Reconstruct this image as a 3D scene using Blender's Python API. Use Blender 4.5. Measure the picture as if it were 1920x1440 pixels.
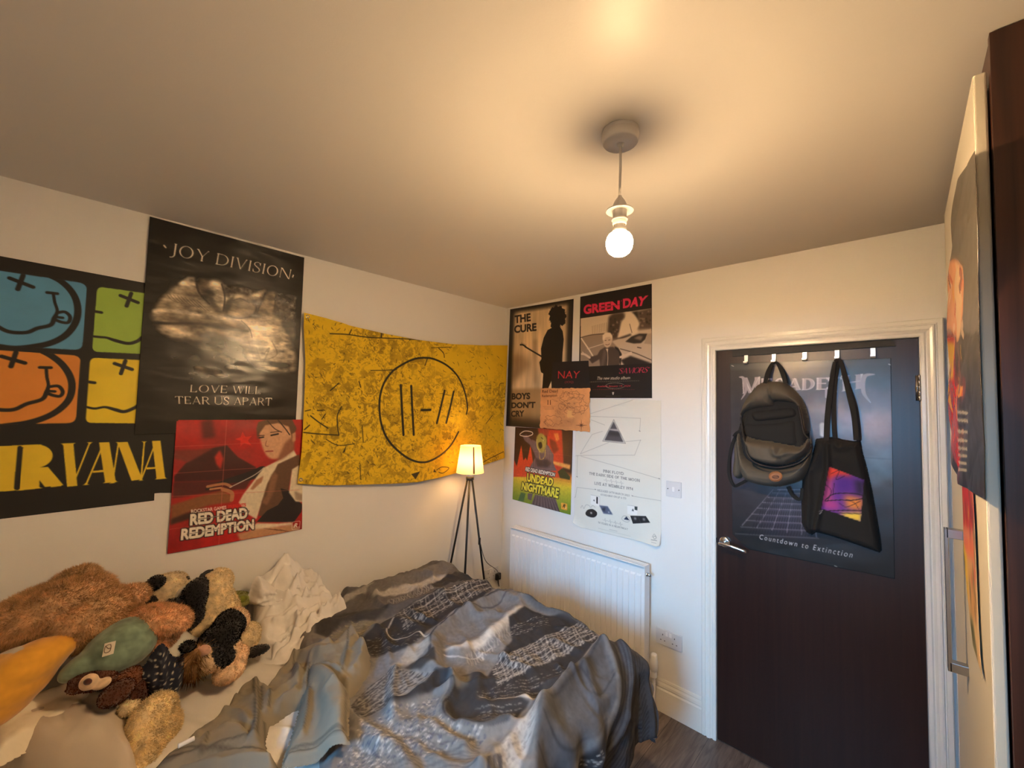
import bpy, bmesh, math, random
import numpy as np
from mathutils import Vector, Matrix, Euler, noise as mnoise

scene = bpy.context.scene
for o in list(bpy.data.objects):
    bpy.data.objects.remove(o, do_unlink=True)
COL = scene.collection

# ---------------------------------------------------------------- camera
FOCAL = 782.0                                   # pixels at 1920 x 1440
YAW, PITCH, ROLL = -0.7551, 0.0481, 0.0218
CAM = np.array([2.2747, -2.3415, 1.6768])
_d = np.array([math.sin(YAW)*math.cos(PITCH), math.cos(YAW)*math.cos(PITCH), math.sin(PITCH)])
_r0 = np.array([math.cos(YAW), -math.sin(YAW), 0.0])
_u0 = np.cross(_r0, _d)
_r = _r0*math.cos(ROLL) + _u0*math.sin(ROLL)
_u = np.cross(_r, _d)
cam_data = bpy.data.cameras.new('camera')
cam_data.sensor_fit = 'HORIZONTAL'
cam_data.sensor_width = 36.0
cam_data.lens = FOCAL/1920.0*36.0
cam_data.clip_start = 0.02
cam_data.clip_end = 60
cam = bpy.data.objects.new('camera', cam_data)
COL.objects.link(cam)
M = Matrix(((_r[0], _u[0], -_d[0], CAM[0]), (_r[1], _u[1], -_d[1], CAM[1]), (_r[2], _u[2], -_d[2], CAM[2]), (0, 0, 0, 1)))
cam.matrix_world = M
scene.camera = cam

# ---------------------------------------------------------------- world, lights, exposure
scene.view_settings.view_transform = 'Standard'
scene.view_settings.look = 'None'
scene.view_settings.gamma = 1.0
scene.view_settings.use_curve_mapping = False
scene.view_settings.exposure = 0.0

world = bpy.data.worlds.new('world')
scene.world = world
world.use_nodes = True
world.node_tree.nodes['Background'].inputs[0].default_value = (0.55, 0.72, 1.0, 1)
world.node_tree.nodes['Background'].inputs[1].default_value = 0.15

# daylight from the overcast sky outside the window behind the camera
sky = bpy.data.lights.new('daylight', 'AREA')
sky.shape = 'RECTANGLE'
sky.size, sky.size_y = 1.6, 3.2
sky.energy = 1300
sky.color = (0.20, 0.57, 1.0)
sky_o = bpy.data.objects.new('daylight', sky)
COL.objects.link(sky_o)
sky_o.location = (2.45, -7.4, 3.0)
sky_o.rotation_euler = (math.radians(80), 0, math.radians(10))   # faces the window

BULB_W = 76.0          # the pendant bulb
LAMP_W = 4.2           # the little tripod lamp
WARM = (1.0, 0.66, 0.34)
WARM2 = (1.0, 0.56, 0.2)

# ---------------------------------------------------------------- helpers
rng = np.random.default_rng(7)
random.seed(7)

def hit(px, py, ax, val):
    """the point where the line of sight through a picture position meets the plane axis=val"""
    v = _d + _r*((px-960.0)/FOCAL) - _u*((py-720.0)/FOCAL)
    t = (val-CAM[ax])/v[ax]
    return CAM + t*v

def hit_arr(px, py, ax, val):
    px = np.asarray(px, float); py = np.asarray(py, float)
    v = _d + np.multiply.outer((px-960.0)/FOCAL, _r) - np.multiply.outer((py-720.0)/FOCAL, _u)
    t = (val-CAM[ax])/v[..., ax]
    return CAM + v*t[..., None]

def lin(c):
    c = np.asarray(c, float)
    return np.where(c <= 0.04045, c/12.92, ((c+0.055)/1.055)**2.4)

def rgb(r, g, b):
    """sRGB bytes -> linear rgba"""
    l = lin(np.array([r, g, b])/255.0)
    return (float(l[0]), float(l[1]), float(l[2]), 1.0)

def tag(o, label=None, cat=None, group=None, kind=None):
    if label: o['label'] = label
    if cat: o['category'] = cat
    if group: o['group'] = group
    if kind: o['kind'] = kind
    return o

def empty(name, loc=(0, 0, 0), label=None, cat=None, group=None, kind=None, rz=0):
    o = bpy.data.objects.new(name, None)
    o.empty_display_size = 0.05
    COL.objects.link(o)
    o.location = loc
    o.rotation_euler = (0, 0, rz)
    return tag(o, label, cat, group, kind)

def link(name, me, mat=None, parent=None, smooth=False):
    o = bpy.data.objects.new(name, me)
    COL.objects.link(o)
    if mat is not None:
        me.materials.clear()
        for m in (mat if isinstance(mat, (list, tuple)) else [mat]):
            me.materials.append(m)
    if smooth and len(me.polygons):
        me.polygons.foreach_set('use_smooth', np.ones(len(me.polygons), bool))
    if parent is not None:
        o.parent = parent
        o.matrix_parent_inverse = Matrix.Translation(-Vector(parent.location)) if parent.rotation_euler[2] == 0 else parent.matrix_basis.inverted()
    return o

def from_bm(name, bm, mat=None, parent=None, smooth=False):
    me = bpy.data.meshes.new(name)
    bmesh.ops.recalc_face_normals(bm, faces=bm.faces[:])
    bm.to_mesh(me); bm.free()
    return link(name, me, mat, parent, smooth)

def bm_box(bm, lo, hi, bevel=0.0, seg=2):
    lo = Vector(lo); hi = Vector(hi)
    r = bmesh.ops.create_cube(bm, size=1.0)
    vs = r['verts']
    for v in vs:
        v.co = Vector(((lo.x+hi.x)/2 + v.co.x*(hi.x-lo.x), (lo.y+hi.y)/2 + v.co.y*(hi.y-lo.y), (lo.z+hi.z)/2 + v.co.z*(hi.z-lo.z)))
    if bevel > 0:
        es = list({e for v in vs for e in v.link_edges})
        bmesh.ops.bevel(bm, geom=es, offset=bevel, segments=seg, profile=0.5, affect='EDGES')

def bm_tube(bm, pts, rad, seg=12, cap=True):
    """a tube along points; rad a number or a list"""
    pts = [Vector(p) for p in pts]
    n = len(pts)
    rads = rad if isinstance(rad, (list, tuple)) else [rad]*n
    t0 = (pts[1]-pts[0]).normalized()
    a = Vector((0, 0, 1)) if abs(t0.z) < 0.9 else Vector((1, 0, 0))
    x = t0.cross(a).normalized(); y = t0.cross(x).normalized()
    rings = []
    for i, p in enumerate(pts):
        t = (pts[min(i+1, n-1)]-pts[max(i-1, 0)]).normalized()
        x = (x - t*x.dot(t)).normalized(); y = t.cross(x).normalized()
        rings.append([bm.verts.new(p + (x*math.cos(2*math.pi*k/seg)+y*math.sin(2*math.pi*k/seg))*rads[i]) for k in range(seg)])
    for i in range(n-1):
        for k in range(seg):
            bm.faces.new((rings[i][k], rings[i][(k+1) % seg], rings[i+1][(k+1) % seg], rings[i+1][k]))
    if cap:
        bm.faces.new(rings[0][::-1]); bm.faces.new(rings[-1])

def bm_lathe(bm, prof, c=(0, 0, 0), seg=40, axis='z', cap=True):
    """profile [(radius, height)] turned about an axis through c"""
    rings = []
    for (r, h) in prof:
        ring = []
        for k in range(seg):
            a = 2*math.pi*k/seg
            p = (r*math.cos(a), r*math.sin(a), h)
            if axis == 'y': p = (p[0], p[2], p[1])
            if axis == 'x': p = (p[2], p[0], p[1])
            ring.append(bm.verts.new(Vector(c)+Vector(p)))
        rings.append(ring)
    for i in range(len(rings)-1):
        for k in range(seg):
            bm.faces.new((rings[i][k], rings[i][(k+1) % seg], rings[i+1][(k+1) % seg], rings[i+1][k]))
    if cap:
        if prof[0][0] > 1e-5: bm.faces.new(rings[0][::-1])
        if prof[-1][0] > 1e-5: bm.faces.new(rings[-1])
    bmesh.ops.remove_doubles(bm, verts=[v for r_ in rings for v in r_], dist=1e-6)

def box(name, lo, hi, mat, parent=None, bevel=0.0, seg=2):
    bm = bmesh.new(); bm_box(bm, lo, hi, bevel, seg)
    return from_bm(name, bm, mat, parent, smooth=False)

def smooth_path(pts, n=8, closed=False):
    """Catmull-Rom through points"""
    pts = [np.array(p, float) for p in pts]
    out = []
    m = len(pts)
    rngi = range(m) if closed else range(m-1)
    for i in rngi:
        if closed:
            p0, p1, p2, p3 = pts[(i-1) % m], pts[i], pts[(i+1) % m], pts[(i+2) % m]
        else:
            p0, p1, p2, p3 = pts[max(i-1, 0)], pts[i], pts[i+1], pts[min(i+2, m-1)]
        for k in range(n):
            t = k/n
            out.append(0.5*((2*p1)+(-p0+p2)*t+(2*p0-5*p1+4*p2-p3)*t*t+(-p0+3*p1-3*p2+p3)*t**3))
    if not closed: out.append(pts[-1])
    return out

# ---------------------------------------------------------------- materials
def mat(name, col, rough=0.5, metal=0.0, bump=0.0, bscale=80.0, var=0.0, vscale=6.0, spec=0.5, coords='Object',
        stretch=None, sheen=0.0, detail=4.0, vcol=False, coat=0.0, bdist=0.002):
    m = bpy.data.materials.new(name)
    m.use_nodes = True
    nt = m.node_tree; N = nt.nodes; L = nt.links
    b = N['Principled BSDF']
    b.inputs['Roughness'].default_value = rough
    b.inputs['Metallic'].default_value = metal
    b.inputs['Specular IOR Level'].default_value = spec
    if sheen: 
        b.inputs['Sheen Weight'].default_value = sheen
        b.inputs['Sheen Roughness'].default_value = 0.5
    if coat: b.inputs['Coat Weight'].default_value = coat
    tc = N.new('ShaderNodeTexCoord')
    src = tc.outputs[coords]
    if stretch:
        mp = N.new('ShaderNodeMapping'); mp.inputs['Scale'].default_value = stretch
        L.new(src, mp.inputs['Vector']); src = mp.outputs['Vector']
    if vcol:
        at = N.new('ShaderNodeAttribute'); at.attribute_name = 'print'
        base = at.outputs['Color']
    else:
        base = None
        b.inputs['Base Color'].default_value = col
    if var > 0:
        no = N.new('ShaderNodeTexNoise'); no.inputs['Scale'].default_value = vscale; no.inputs['Detail'].default_value = detail
        L.new(src, no.inputs['Vector'])
        mr = N.new('ShaderNodeMapRange'); mr.inputs['From Min'].default_value = 0.25; mr.inputs['From Max'].default_value = 0.75
        mr.inputs['To Min'].default_value = 1-var; mr.inputs['To Max'].default_value = 1+var
        L.new(no.outputs['Fac'], mr.inputs['Value'])
        mx = N.new('ShaderNodeVectorMath'); mx.operation = 'SCALE'
        if base is not None: L.new(base, mx.inputs[0])
        else: mx.inputs[0].default_value = col[:3]
        L.new(mr.outputs['Result'], mx.inputs['Scale'])
        base = mx.outputs['Vector']
    if base is not None: L.new(base, b.inputs['Base Color'])
    if bump > 0:
        no2 = N.new('ShaderNodeTexNoise'); no2.inputs['Scale'].default_value = bscale; no2.inputs['Detail'].default_value = detail
        L.new(src, no2.inputs['Vector'])
        bp = N.new('ShaderNodeBump'); bp.inputs['Strength'].default_value = bump; bp.inputs['Distance'].default_value = bdist
        L.new(no2.outputs['Fac'], bp.inputs['Height']); L.new(bp.outputs['Normal'], b.inputs['Normal'])
    return m

def wood_floor_mat():
    m = bpy.data.materials.new('grey_oak_laminate'); m.use_nodes = True
    nt = m.node_tree; N = nt.nodes; L = nt.links; b = N['Principled BSDF']
    tc = N.new('ShaderNodeTexCoord')
    mp = N.new('ShaderNodeMapping'); mp.inputs['Rotation'].default_value = (0, 0, math.radians(90))
    L.new(tc.outputs['Object'], mp.inputs['Vector'])
    br = N.new('ShaderNodeTexBrick'); br.offset = 0.37
    br.inputs['Scale'].default_value = 1.0; br.inputs['Brick Width'].default_value = 1.2; br.inputs['Row Height'].default_value = 0.19
    br.inputs['Mortar Size'].default_value = 0.0012
    br.inputs['Color1'].default_value = rgb(88, 78, 74); br.inputs['Color2'].default_value = rgb(122, 110, 104); br.inputs['Mortar'].default_value = rgb(45, 38, 36)
    L.new(mp.outputs['Vector'], br.inputs['Vector'])
    mp2 = N.new('ShaderNodeMapping'); mp2.inputs['Scale'].default_value = (14, 1.4, 1)
    L.new(tc.outputs['Object'], mp2.inputs['Vector'])
    no = N.new('ShaderNodeTexNoise'); no.inputs['Scale'].default_value = 3.5; no.inputs['Detail'].default_value = 8; no.inputs['Distortion'].default_value = 1.2
    L.new(mp2.outputs['Vector'], no.inputs['Vector'])
    cr = N.new('ShaderNodeValToRGB'); cr.color_ramp.elements[0].position = 0.3; cr.color_ramp.elements[0].color = (0.45, 0.45, 0.45, 1)
    cr.color_ramp.elements[1].position = 0.72; cr.color_ramp.elements[1].color = (1.25, 1.25, 1.25, 1)
    L.new(no.outputs['Fac'], cr.inputs['Fac'])
    mu = N.new('ShaderNodeMix'); mu.data_type = 'RGBA'; mu.blend_type = 'MULTIPLY'; mu.inputs['Factor'].default_value = 1
    L.new(br.outputs['Color'], mu.inputs['A']); L.new(cr.outputs['Color'], mu.inputs['B']); L.new(mu.outputs['Result'], b.inputs['Base Color'])
    b.inputs['Roughness'].default_value = 0.42
    return m

def dark_wood_mat(name, c1, c2, rough=0.32, axis='z'):
    m = bpy.data.materials.new(name); m.use_nodes = True
    nt = m.node_tree; N = nt.nodes; L = nt.links; b = N['Principled BSDF']
    tc = N.new('ShaderNodeTexCoord')
    mp = N.new('ShaderNodeMapping'); mp.inputs['Scale'].default_value = (22, 22, 0.8)
    L.new(tc.outputs['Object'], mp.inputs['Vector'])
    no = N.new('ShaderNodeTexNoise'); no.inputs['Scale'].default_value = 2.2; no.inputs['Detail'].default_value = 7; no.inputs['Distortion'].default_value = 0.7
    L.new(mp.outputs['Vector'], no.inputs['Vector'])
    cr = N.new('ShaderNodeValToRGB'); cr.color_ramp.elements[0].position = 0.3; cr.color_ramp.elements[0].color = c1
    cr.color_ramp.elements[1].position = 0.7; cr.color_ramp.elements[1].color = c2
    L.new(no.outputs['Fac'], cr.inputs['Fac']); L.new(cr.outputs['Color'], b.inputs['Base Color'])
    b.inputs['Roughness'].default_value = rough
    return m

M_WALL = mat('white_wall_paint', (0.80, 0.78, 0.75, 1), 0.55, bump=0.12, bscale=160)
M_CEIL = mat('satin_ceiling_paint', (0.74, 0.70, 0.64, 1), 0.38, bump=0.10, bscale=220, spec=0.2)
M_GLOSS = mat('white_gloss_trim', (0.82, 0.80, 0.75, 1), 0.25)
M_FLOOR = wood_floor_mat()
M_DOORW = dark_wood_mat('dark_mahogany_door', rgb(34, 18, 14), rgb(46, 26, 20), 0.34)
M_WARDW = dark_wood_mat('dark_walnut_panel', rgb(46, 24, 18), rgb(74, 42, 32), 0.35)
M_CHROME = mat('chrome', (0.78, 0.77, 0.76, 1), 0.16, 1.0)
M_STEEL = mat('brushed_steel', (0.42, 0.42, 0.43, 1), 0.24, 1.0)
M_WPLAS = mat('white_plastic', (0.82, 0.82, 0.82, 1), 0.3)
M_BLACKM = mat('black_metal', (0.012, 0.012, 0.012, 1), 0.4)
M_BLACKP = mat('black_plastic', (0.01, 0.01, 0.01, 1), 0.35)
M_RAD = mat('white_radiator_enamel', (0.82, 0.82, 0.82, 1), 0.25)
M_CREAM = mat('cream_gloss_door', (0.80, 0.74, 0.60, 1), 0.28, bump=0.03, bscale=20)
M_DARK = mat('dark_gap', (0.02, 0.018, 0.016, 1), 0.8)
# ---------------------------------------------------------------- the room
H = 2.43
XR, YB = 3.02, -3.05
def struct(name, lo, hi, m, bevel=0.0):
    return tag(box(name, lo, hi, m, None, bevel), kind='structure')
struct('floor', (-0.12, YB-0.12, -0.1), (XR+0.12, 0.12, 0), M_FLOOR)
struct('ceiling', (-0.12, YB-0.12, H), (XR+0.12, 0.12, H+0.1), M_CEIL)
struct('wall_left', (-0.12, YB-0.12, 0), (0, 0.12, H), M_WALL)
struct('wall_right', (XR, YB-0.12, 0), (XR+0.12, 0.12, H), M_WALL)
DX1, DX2, DH = 1.553, 2.3225, 1.982
bm = bmesh.new()
bm_box(bm, (0, 0, 0), (DX1-0.012, 0.12, H)); bm_box(bm, (DX2+0.012, 0, 0), (XR, 0.12, H)); bm_box(bm, (DX1-0.012, 0, DH+0.012), (DX2+0.012, 0.12, H))
tag(from_bm('wall_back', bm, M_WALL), kind='structure')
# wall behind the camera, with the window the daylight comes through
WX0, WX1, WZ0, WZ1 = 1.15, 2.35, 1.18, 1.92
bm = bmesh.new()
bm_box(bm, (0, YB-0.12, 0), (WX0, YB, H)); bm_box(bm, (WX1, YB-0.12, 0), (XR, YB, H))
bm_box(bm, (WX0, YB-0.12, 0), (WX1, YB, WZ0)); bm_box(bm, (WX0, YB-0.12, WZ1), (WX1, YB, H))
tag(from_bm('wall_front', bm, M_WALL), kind='structure')
bm = bmesh.new()
for x in (WX0, (WX0+WX1)/2-0.025, WX1-0.05):
    bm_box(bm, (x, YB-0.09, WZ0), (x+0.05, YB-0.04, WZ1))
for z in (WZ0, WZ1-0.05):
    bm_box(bm, (WX0, YB-0.09, z), (WX1, YB-0.04, z+0.05))
tag(from_bm('window_1', bm, M_WPLAS), kind='structure')

# door frame: architrave with stepped moulding
def moulding(name, path_pts, prof, m, plane_y=0.0, kind='structure'):
    """sweep a profile (w outward from the opening, depth into the room) round the opening with mitred corners"""
    bm = bmesh.new()
    (x1, x2, z2) = path_pts
    rows = []
    for (w, dp) in prof:
        rows.append([bm.verts.new((x1-w, plane_y-dp, 0)), bm.verts.new((x1-w, plane_y-dp, z2+w)), bm.verts.new((x2+w, plane_y-dp, z2+w)), bm.verts.new((x2+w, plane_y-dp, 0))])
    for i in range(len(rows)-1):
        for k in range(3):
            bm.faces.new((rows[i][k], rows[i][k+1], rows[i+1][k+1], rows[i+1][k]))
    return tag(from_bm(name, bm, m), kind=kind)
PROF = [(0.0, -0.03), (0.0, 0.012), (0.004, 0.016), (0.014, 0.016), (0.019, 0.011), (0.022, 0.011), (0.030, 0.020), (0.038, 0.022), (0.044, 0.021), (0.046, 0.015), (0.050, 0.015), (0.052, 0.019), (0.066, 0.019), (0.070, 0.015), (0.070, 0.0)]
moulding('trim_1', (DX1, DX2, DH), PROF, M_GLOSS)
bm = bmesh.new()   # frame lining behind the leaf
bm_box(bm, (DX1-0.012, 0.0, 0), (DX1-0.0005, 0.12, DH+0.012)); bm_box(bm, (DX2+0.0005, 0.0, 0), (DX2+0.012, 0.12, DH+0.012)); bm_box(bm, (DX1, 0.0, DH+0.0005), (DX2, 0.12, DH+0.012))
tag(from_bm('trim_2', bm, M_GLOSS), kind='structure')
# baseboards: ogee top
def baseboard(name, p0, p1, nrm):
    prof = [(0.0, 0.0), (0.018, 0.0), (0.018, 0.118), (0.012, 0.126), (0.014, 0.132), (0.013, 0.145), (0.008, 0.156), (0.009, 0.160), (0.006, 0.170), (0.0, 0.172)]
    bm = bmesh.new()
    rows = []
    for (d, z) in prof:
        rows.append([bm.verts.new((p[0]+nrm[0]*d, p[1]+nrm[1]*d, z)) for p in (p0, p1)])
    for i in range(len(rows)-1):
        bm.faces.new((rows[i][0], rows[i][1], rows[i+1][1], rows[i+1][0]))
    bm.faces.new([r_[0] for r_ in rows]); bm.faces.new([r_[1] for r_ in rows][::-1])
    return tag(from_bm(name, bm, M_GLOSS), kind='structure')
baseboard('baseboard_back', (0, 0), (DX1-0.070, 0), (0, -1))
baseboard('baseboard_left', (0, YB), (0, 0), (1, 0))

# the door leaf
door = empty('door_1', ((DX1+DX2)/2, 0.0, 0), kind='structure')
box('door_panel', (DX1+0.002, -0.002, 0.006), (DX2-0.002, 0.038, DH-0.002), M_DOORW, door, 0.0015)
hd = hit(1359, 1016, 1, -0.006)
bm = bmesh.new()
bm_lathe(bm, [(0.0, -0.0085), (0.020, -0.0085), (0.0245, -0.0065), (0.026, -0.003), (0.026, 0.004)], (hd[0], -0.006, hd[2]), 40, 'y', cap=False)
bm_lathe(bm, [(0.0075, -0.055), (0.0075, 0.0)], (hd[0], -0.006, hd[2]), 20, 'y')
hr = from_bm('handle_rose', bm, M_CHROME, door, True)
bm = bmesh.new()
pts = [(hd[0]-0.012, -0.056, hd[2]+0.000), (hd[0]+0.01, -0.060, hd[2]+0.003), (hd[0]+0.04, -0.060, hd[2]+0.001), (hd[0]+0.075, -0.056, hd[2]-0.005), (hd[0]+0.112, -0.050, hd[2]-0.015)]
pts = smooth_path(pts, 6)
bm_tube(bm, pts, [0.0085]*(len(pts)-2)+[0.0075, 0.005], 14)
for v in bm.verts: v.co.z = hd[2] + (v.co.z-hd[2])*0.9
from_bm('door_handle', bm, M_CHROME, door, True)
box('latch_plate', (DX1-0.0005, -0.008, hd[2]-0.012), (DX1+0.006, 0.002, hd[2]+0.012), M_BLACKM, door, 0.001)
bm = bmesh.new()
hz = hit(1728, 728, 1, -0.008)
for k in range(5):
    bm_lathe(bm, [(0.0055, 0.0), (0.0062, 0.001), (0.0062, 0.019), (0.0055, 0.020)], (DX2-0.001, -0.009, hz[2]-0.05+k*0.0205), 18)
bm_lathe(bm, [(0.0, -0.004), (0.004, -0.003), (0.0045, 0.0)], (DX2-0.001, -0.009, hz[2]-0.05), 16, cap=False)
bm_lathe(bm, [(0.0045, 0.1025), (0.004, 0.106), (0.0, 0.107)], (DX2-0.001, -0.009, hz[2]-0.05), 16, cap=False)
bm_box(bm, (DX2-0.014, -0.0045, hz[2]-0.05), (DX2-0.002, -0.002, hz[2]+0.052))
from_bm('hinge', bm, M_STEEL, door, True)

# ---------------------------------------------------------------- radiator
rad = empty('radiator', (0.69, 0, 0.2), 'white panel radiator under the posters, behind the foot of the bed', 'radiator')
RX0, RX1, RZ0, RZ1, RY = 0.178, 1.206, 0.19, 0.785, -0.10
def corrugated(y0, sgn):
    """front sheet with pressed vertical flutes that end short of the top and bottom"""
    xs = [RX0]; n = 27
    pitch = (RX1-RX0-0.03)/n
    prof = []
    for k in range(n):
        a = RX0+0.015+k*pitch
        prof += [(a+0.003, 0), (a+0.0055, -0.006), (a+pitch-0.0065, -0.006), (a+pitch-0.004, 0)]
    prof = [(RX0+0.0005, 0)]+prof+[(RX1-0.0005, 0)]
    zs = [(RZ0, 0), (RZ0+0.028, 0), (RZ0+0.040, 1), (RZ1-0.055, 1), (RZ1-0.045, 0), (RZ1-0.012, 0), (RZ1-0.004, -0.4), (RZ1, -1.0)]
    bm = bmesh.new()
    rows = []
    for (z, f) in zs:
        if f >= 0: rows.append([bm.verts.new((x, y0+sgn*d*f, z)) for x, d in prof])
        else: rows.append([bm.verts.new((x, y0-sgn*0.012*f*f, z)) for x, d in prof])
    for i in range(len(rows)-1):
        for k in range(len(prof)-1):
            bm.faces.new((rows[i][k], rows[i][k+1], rows[i+1][k+1], rows[i+1][k]))
    return bm
# flutes stand proud of the sheet, so the grooves between them read as thin vertical lines
from_bm('front_panel', corrugated(RY+0.006, 1), M_RAD, rad)
box('back_panel', (RX0, -0.045, RZ0), (RX1, -0.035, RZ1-0.01), M_RAD, rad, 0.002)
bm = bmesh.new()
bm_box(bm, (RX0-0.001, RY+0.004, RZ0+0.01), (RX0+0.002, -0.035, RZ1+0.004), 0.0008)
from_bm('side_panel', bm, M_RAD, rad)
bm = bmesh.new()
bm_box(bm, (RX1-0.002, RY+0.004, RZ0+0.01), (RX1+0.001, -0.035, RZ1+0.004), 0.0008)
from_bm('side_panel', bm, M_RAD, rad)
bm = bmesh.new()   # top grille of slats
bm_box(bm, (RX0, RY+0.006, RZ1-0.003), (RX1, RY+0.016, RZ1+0.003), 0.001)
bm_box(bm, (RX0, -0.046, RZ1-0.003), (RX1, -0.036, RZ1+0.003), 0.001)
for k in range(5):
    y = RY+0.0205+k*0.0072
    bm_box(bm, (RX0+0.004, y-0.0017, RZ1-0.002), (RX1-0.004, y+0.0017, RZ1+0.002))
for k in range(22):
    x = RX0+0.01+k*(RX1-RX0-0.02)/21
    bm_box(bm, (x-0.004, RY+0.012, RZ1-0.005), (x+0.004, -0.04, RZ1-0.001))
from_bm('top_grille', bm, M_RAD, rad)
bm = bmesh.new()
bm_lathe(bm, [(0.0, 0.022), (0.007, 0.022), (0.0085, 0.018), (0.0085, 0.006), (0.012, 0.005), (0.012, 0.0)], (RX1+0.001, -0.07, RZ1-0.045), 24, 'x', cap=False)
bm_box(bm, (RX1+0.022, -0.0735, RZ1-0.052), (RX1+0.027, -0.0665, RZ1-0.038), 0.001)
from_bm('bleed_valve', bm, M_CHROME, rad, True)
bm = bmesh.new()
bm_tube(bm, [(RX1+0.001, -0.07, RZ0+0.03), (RX1+0.045, -0.07, RZ0+0.03)], 0.010, 16)
bm_tube(bm, [(RX1+0.045, -0.07, RZ0+0.035), (RX1+0.045, -0.07, 0.0)], 0.0075, 16)
bm_lathe(bm, [(0.014, 0.0), (0.016, 0.004), (0.016, 0.03), (0.013, 0.034)], (RX1+0.045, -0.07, RZ0+0.012), 24)
from_bm('valve_pipe', bm, M_WPLAS, rad, True)
bm = bmesh.new()
bm_lathe(bm, [(0.013, 0.0), (0.020, 0.006), (0.021, 0.05), (0.018, 0.062), (0.0165, 0.085), (0.014, 0.09), (0.0, 0.091)], (RX1+0.045, -0.07, RZ0+0.046), 24)
from_bm('thermostat_valve', bm, M_WPLAS, rad, True)

# ---------------------------------------------------------------- sockets and switch
M_SOCK = mat('socket_white', (0.66, 0.66, 0.67, 1), 0.3)
M_SLOT = mat('socket_slot', (0.03, 0.03, 0.03, 1), 0.5)
def plate_xy(plane, a0, a1, z0, z1, d):
    """axis-aligned box against the back wall ('b', a=x) or the left wall ('l', a=y), d=(from, to) off the wall"""
    if plane == 'b': return (a0, -d[1], z0), (a1, -d[0], z1)
    return (d[0], a0, z0), (d[1], a1, z1)
def double_socket(plane, a0, z0, label):
    w, h = 0.146, 0.086
    c = (a0+w/2, 0, z0+h/2) if plane == 'b' else (0, a0+w/2, z0+h/2)
    e = empty('wall_socket', c, label, 'socket', 'double wall sockets')
    lo, hi = plate_xy(plane, a0, a0+w, z0, z0+h, (0.0, 0.009)); box('faceplate', lo, hi, M_SOCK, e, 0.003, 3)
    for k in (0, 1):
        cx = a0+(0.040 if k == 0 else 0.106)
        for (dx, dz, ww, hh) in ((0, 0.022-0.008, 0.004, 0.008), (-0.011, -0.008-0.008, 0.0066, 0.004), (0.011, -0.008-0.008, 0.0066, 0.004)):
            lo, hi = plate_xy(plane, cx+dx-ww/2, cx+dx+ww/2, z0+h/2+dz-hh/2, z0+h/2+dz+hh/2, (0.0088, 0.0094)); box('pin_slot', lo, hi, M_SLOT, e)
        sx = a0+w/2+(-0.016 if k == 0 else 0.003)
        lo, hi = plate_xy(plane, sx, sx+0.013, z0+h-0.030, z0+h-0.008, (0.008, 0.0125)); box('rocker_switch', lo, hi, M_WPLAS, e, 0.0015)
    return e
double_socket('b', 1.233, 0.357, 'white double wall socket low down between radiator and door')
double_socket('l', -0.186, 0.362, 'white double wall socket in the corner behind the bed, half hidden')
e = empty('light_switch', (1.33, 0, 1.222), 'white square single light switch between the white poster and the door', 'switch')
lo, hi = plate_xy('b', 1.287, 1.373, 1.179, 1.265, (0, 0.009)); box('faceplate', lo, hi, M_SOCK, e, 0.003, 3)
lo, hi = plate_xy('b', 1.324, 1.338, 1.210, 1.236, (0.008, 0.0125)); box('rocker_switch', lo, hi, M_WPLAS, e, 0.0015)
for sx in (1.299, 1.361):
    bm = bmesh.new(); bm_lathe(bm, [(0.0032, 0.0), (0.0028, -0.0012), (0.0, -0.0012)], (sx, -0.009, 1.222), 16, 'y', cap=False); from_bm('screw', bm, M_STEEL, e)

# ---------------------------------------------------------------- pendant bulb
PX, PY = 1.72, -1.34
def emit_mat(name, col, strength):
    m = bpy.data.materials.new(name); m.use_nodes = True
    b = m.node_tree.nodes['Principled BSDF']
    b.inputs['Base Color'].default_value = (0.9, 0.85, 0.75, 1)
    b.inputs['Emission Color'].default_value = (*col, 1); b.inputs['Emission Strength'].default_value = strength
    return m
M_PEND = mat('pendant_white_plastic', (0.72, 0.70, 0.68, 1), 0.35)
pend = empty('pendant_lamp', (PX, PY, H), 'bare lit bulb hanging on a short white cord from the ceiling rose', 'lamp')
bm = bmesh.new()
bm_lathe(bm, [(0.049, 0.0), (0.050, -0.004), (0.0485, -0.006), (0.0485, -0.010), (0.050, -0.011), (0.0475, -0.030), (0.045, -0.034), (0.012, -0.036), (0.009, -0.036), (0.008, -0.042), (0.0035, -0.043)], (PX, PY, H), 56, cap=False)
from_bm('ceiling_rose', bm, M_PEND, pend, True)
bm = bmesh.new(); bm_tube(bm, [(PX, PY, H-0.036), (PX+0.001, PY, H-0.1), (PX-0.001, PY, 2.245)], 0.0036, 12); from_bm('cord', bm, M_PEND, pend, True)
bm = bmesh.new()
bm_lathe(bm, [(0.0045, 2.250), (0.0055, 2.246), (0.013, 2.236), (0.0175, 2.226), (0.0185, 2.216), (0.0185, 2.170), (0.016, 2.168)], (PX, PY, 0), 40, cap=False)
from_bm('lamp_holder', bm, M_PEND, pend, True)
bm = bmesh.new(); bm_lathe(bm, [(0.0185, 2.214), (0.036, 2.209), (0.037, 2.207), (0.036, 2.2055), (0.0185, 2.208)], (PX, PY, 0), 48, cap=False); from_bm('shade_ring', bm, M_PEND, pend, True)
bm = bmesh.new(); bm_lathe(bm, [(0.0185, 2.186), (0.0215, 2.185), (0.0215, 2.181), (0.0185, 2.180)], (PX, PY, 0), 48, cap=False); from_bm('shade_ring', bm, M_PEND, pend, True)
bm = bmesh.new()
bm_lathe(bm, [(0.011, 2.182), (0.012, 2.166), (0.017, 2.162), (0.0195, 2.150), (0.022, 2.145)], (PX, PY, 0), 40, cap=False)
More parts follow.
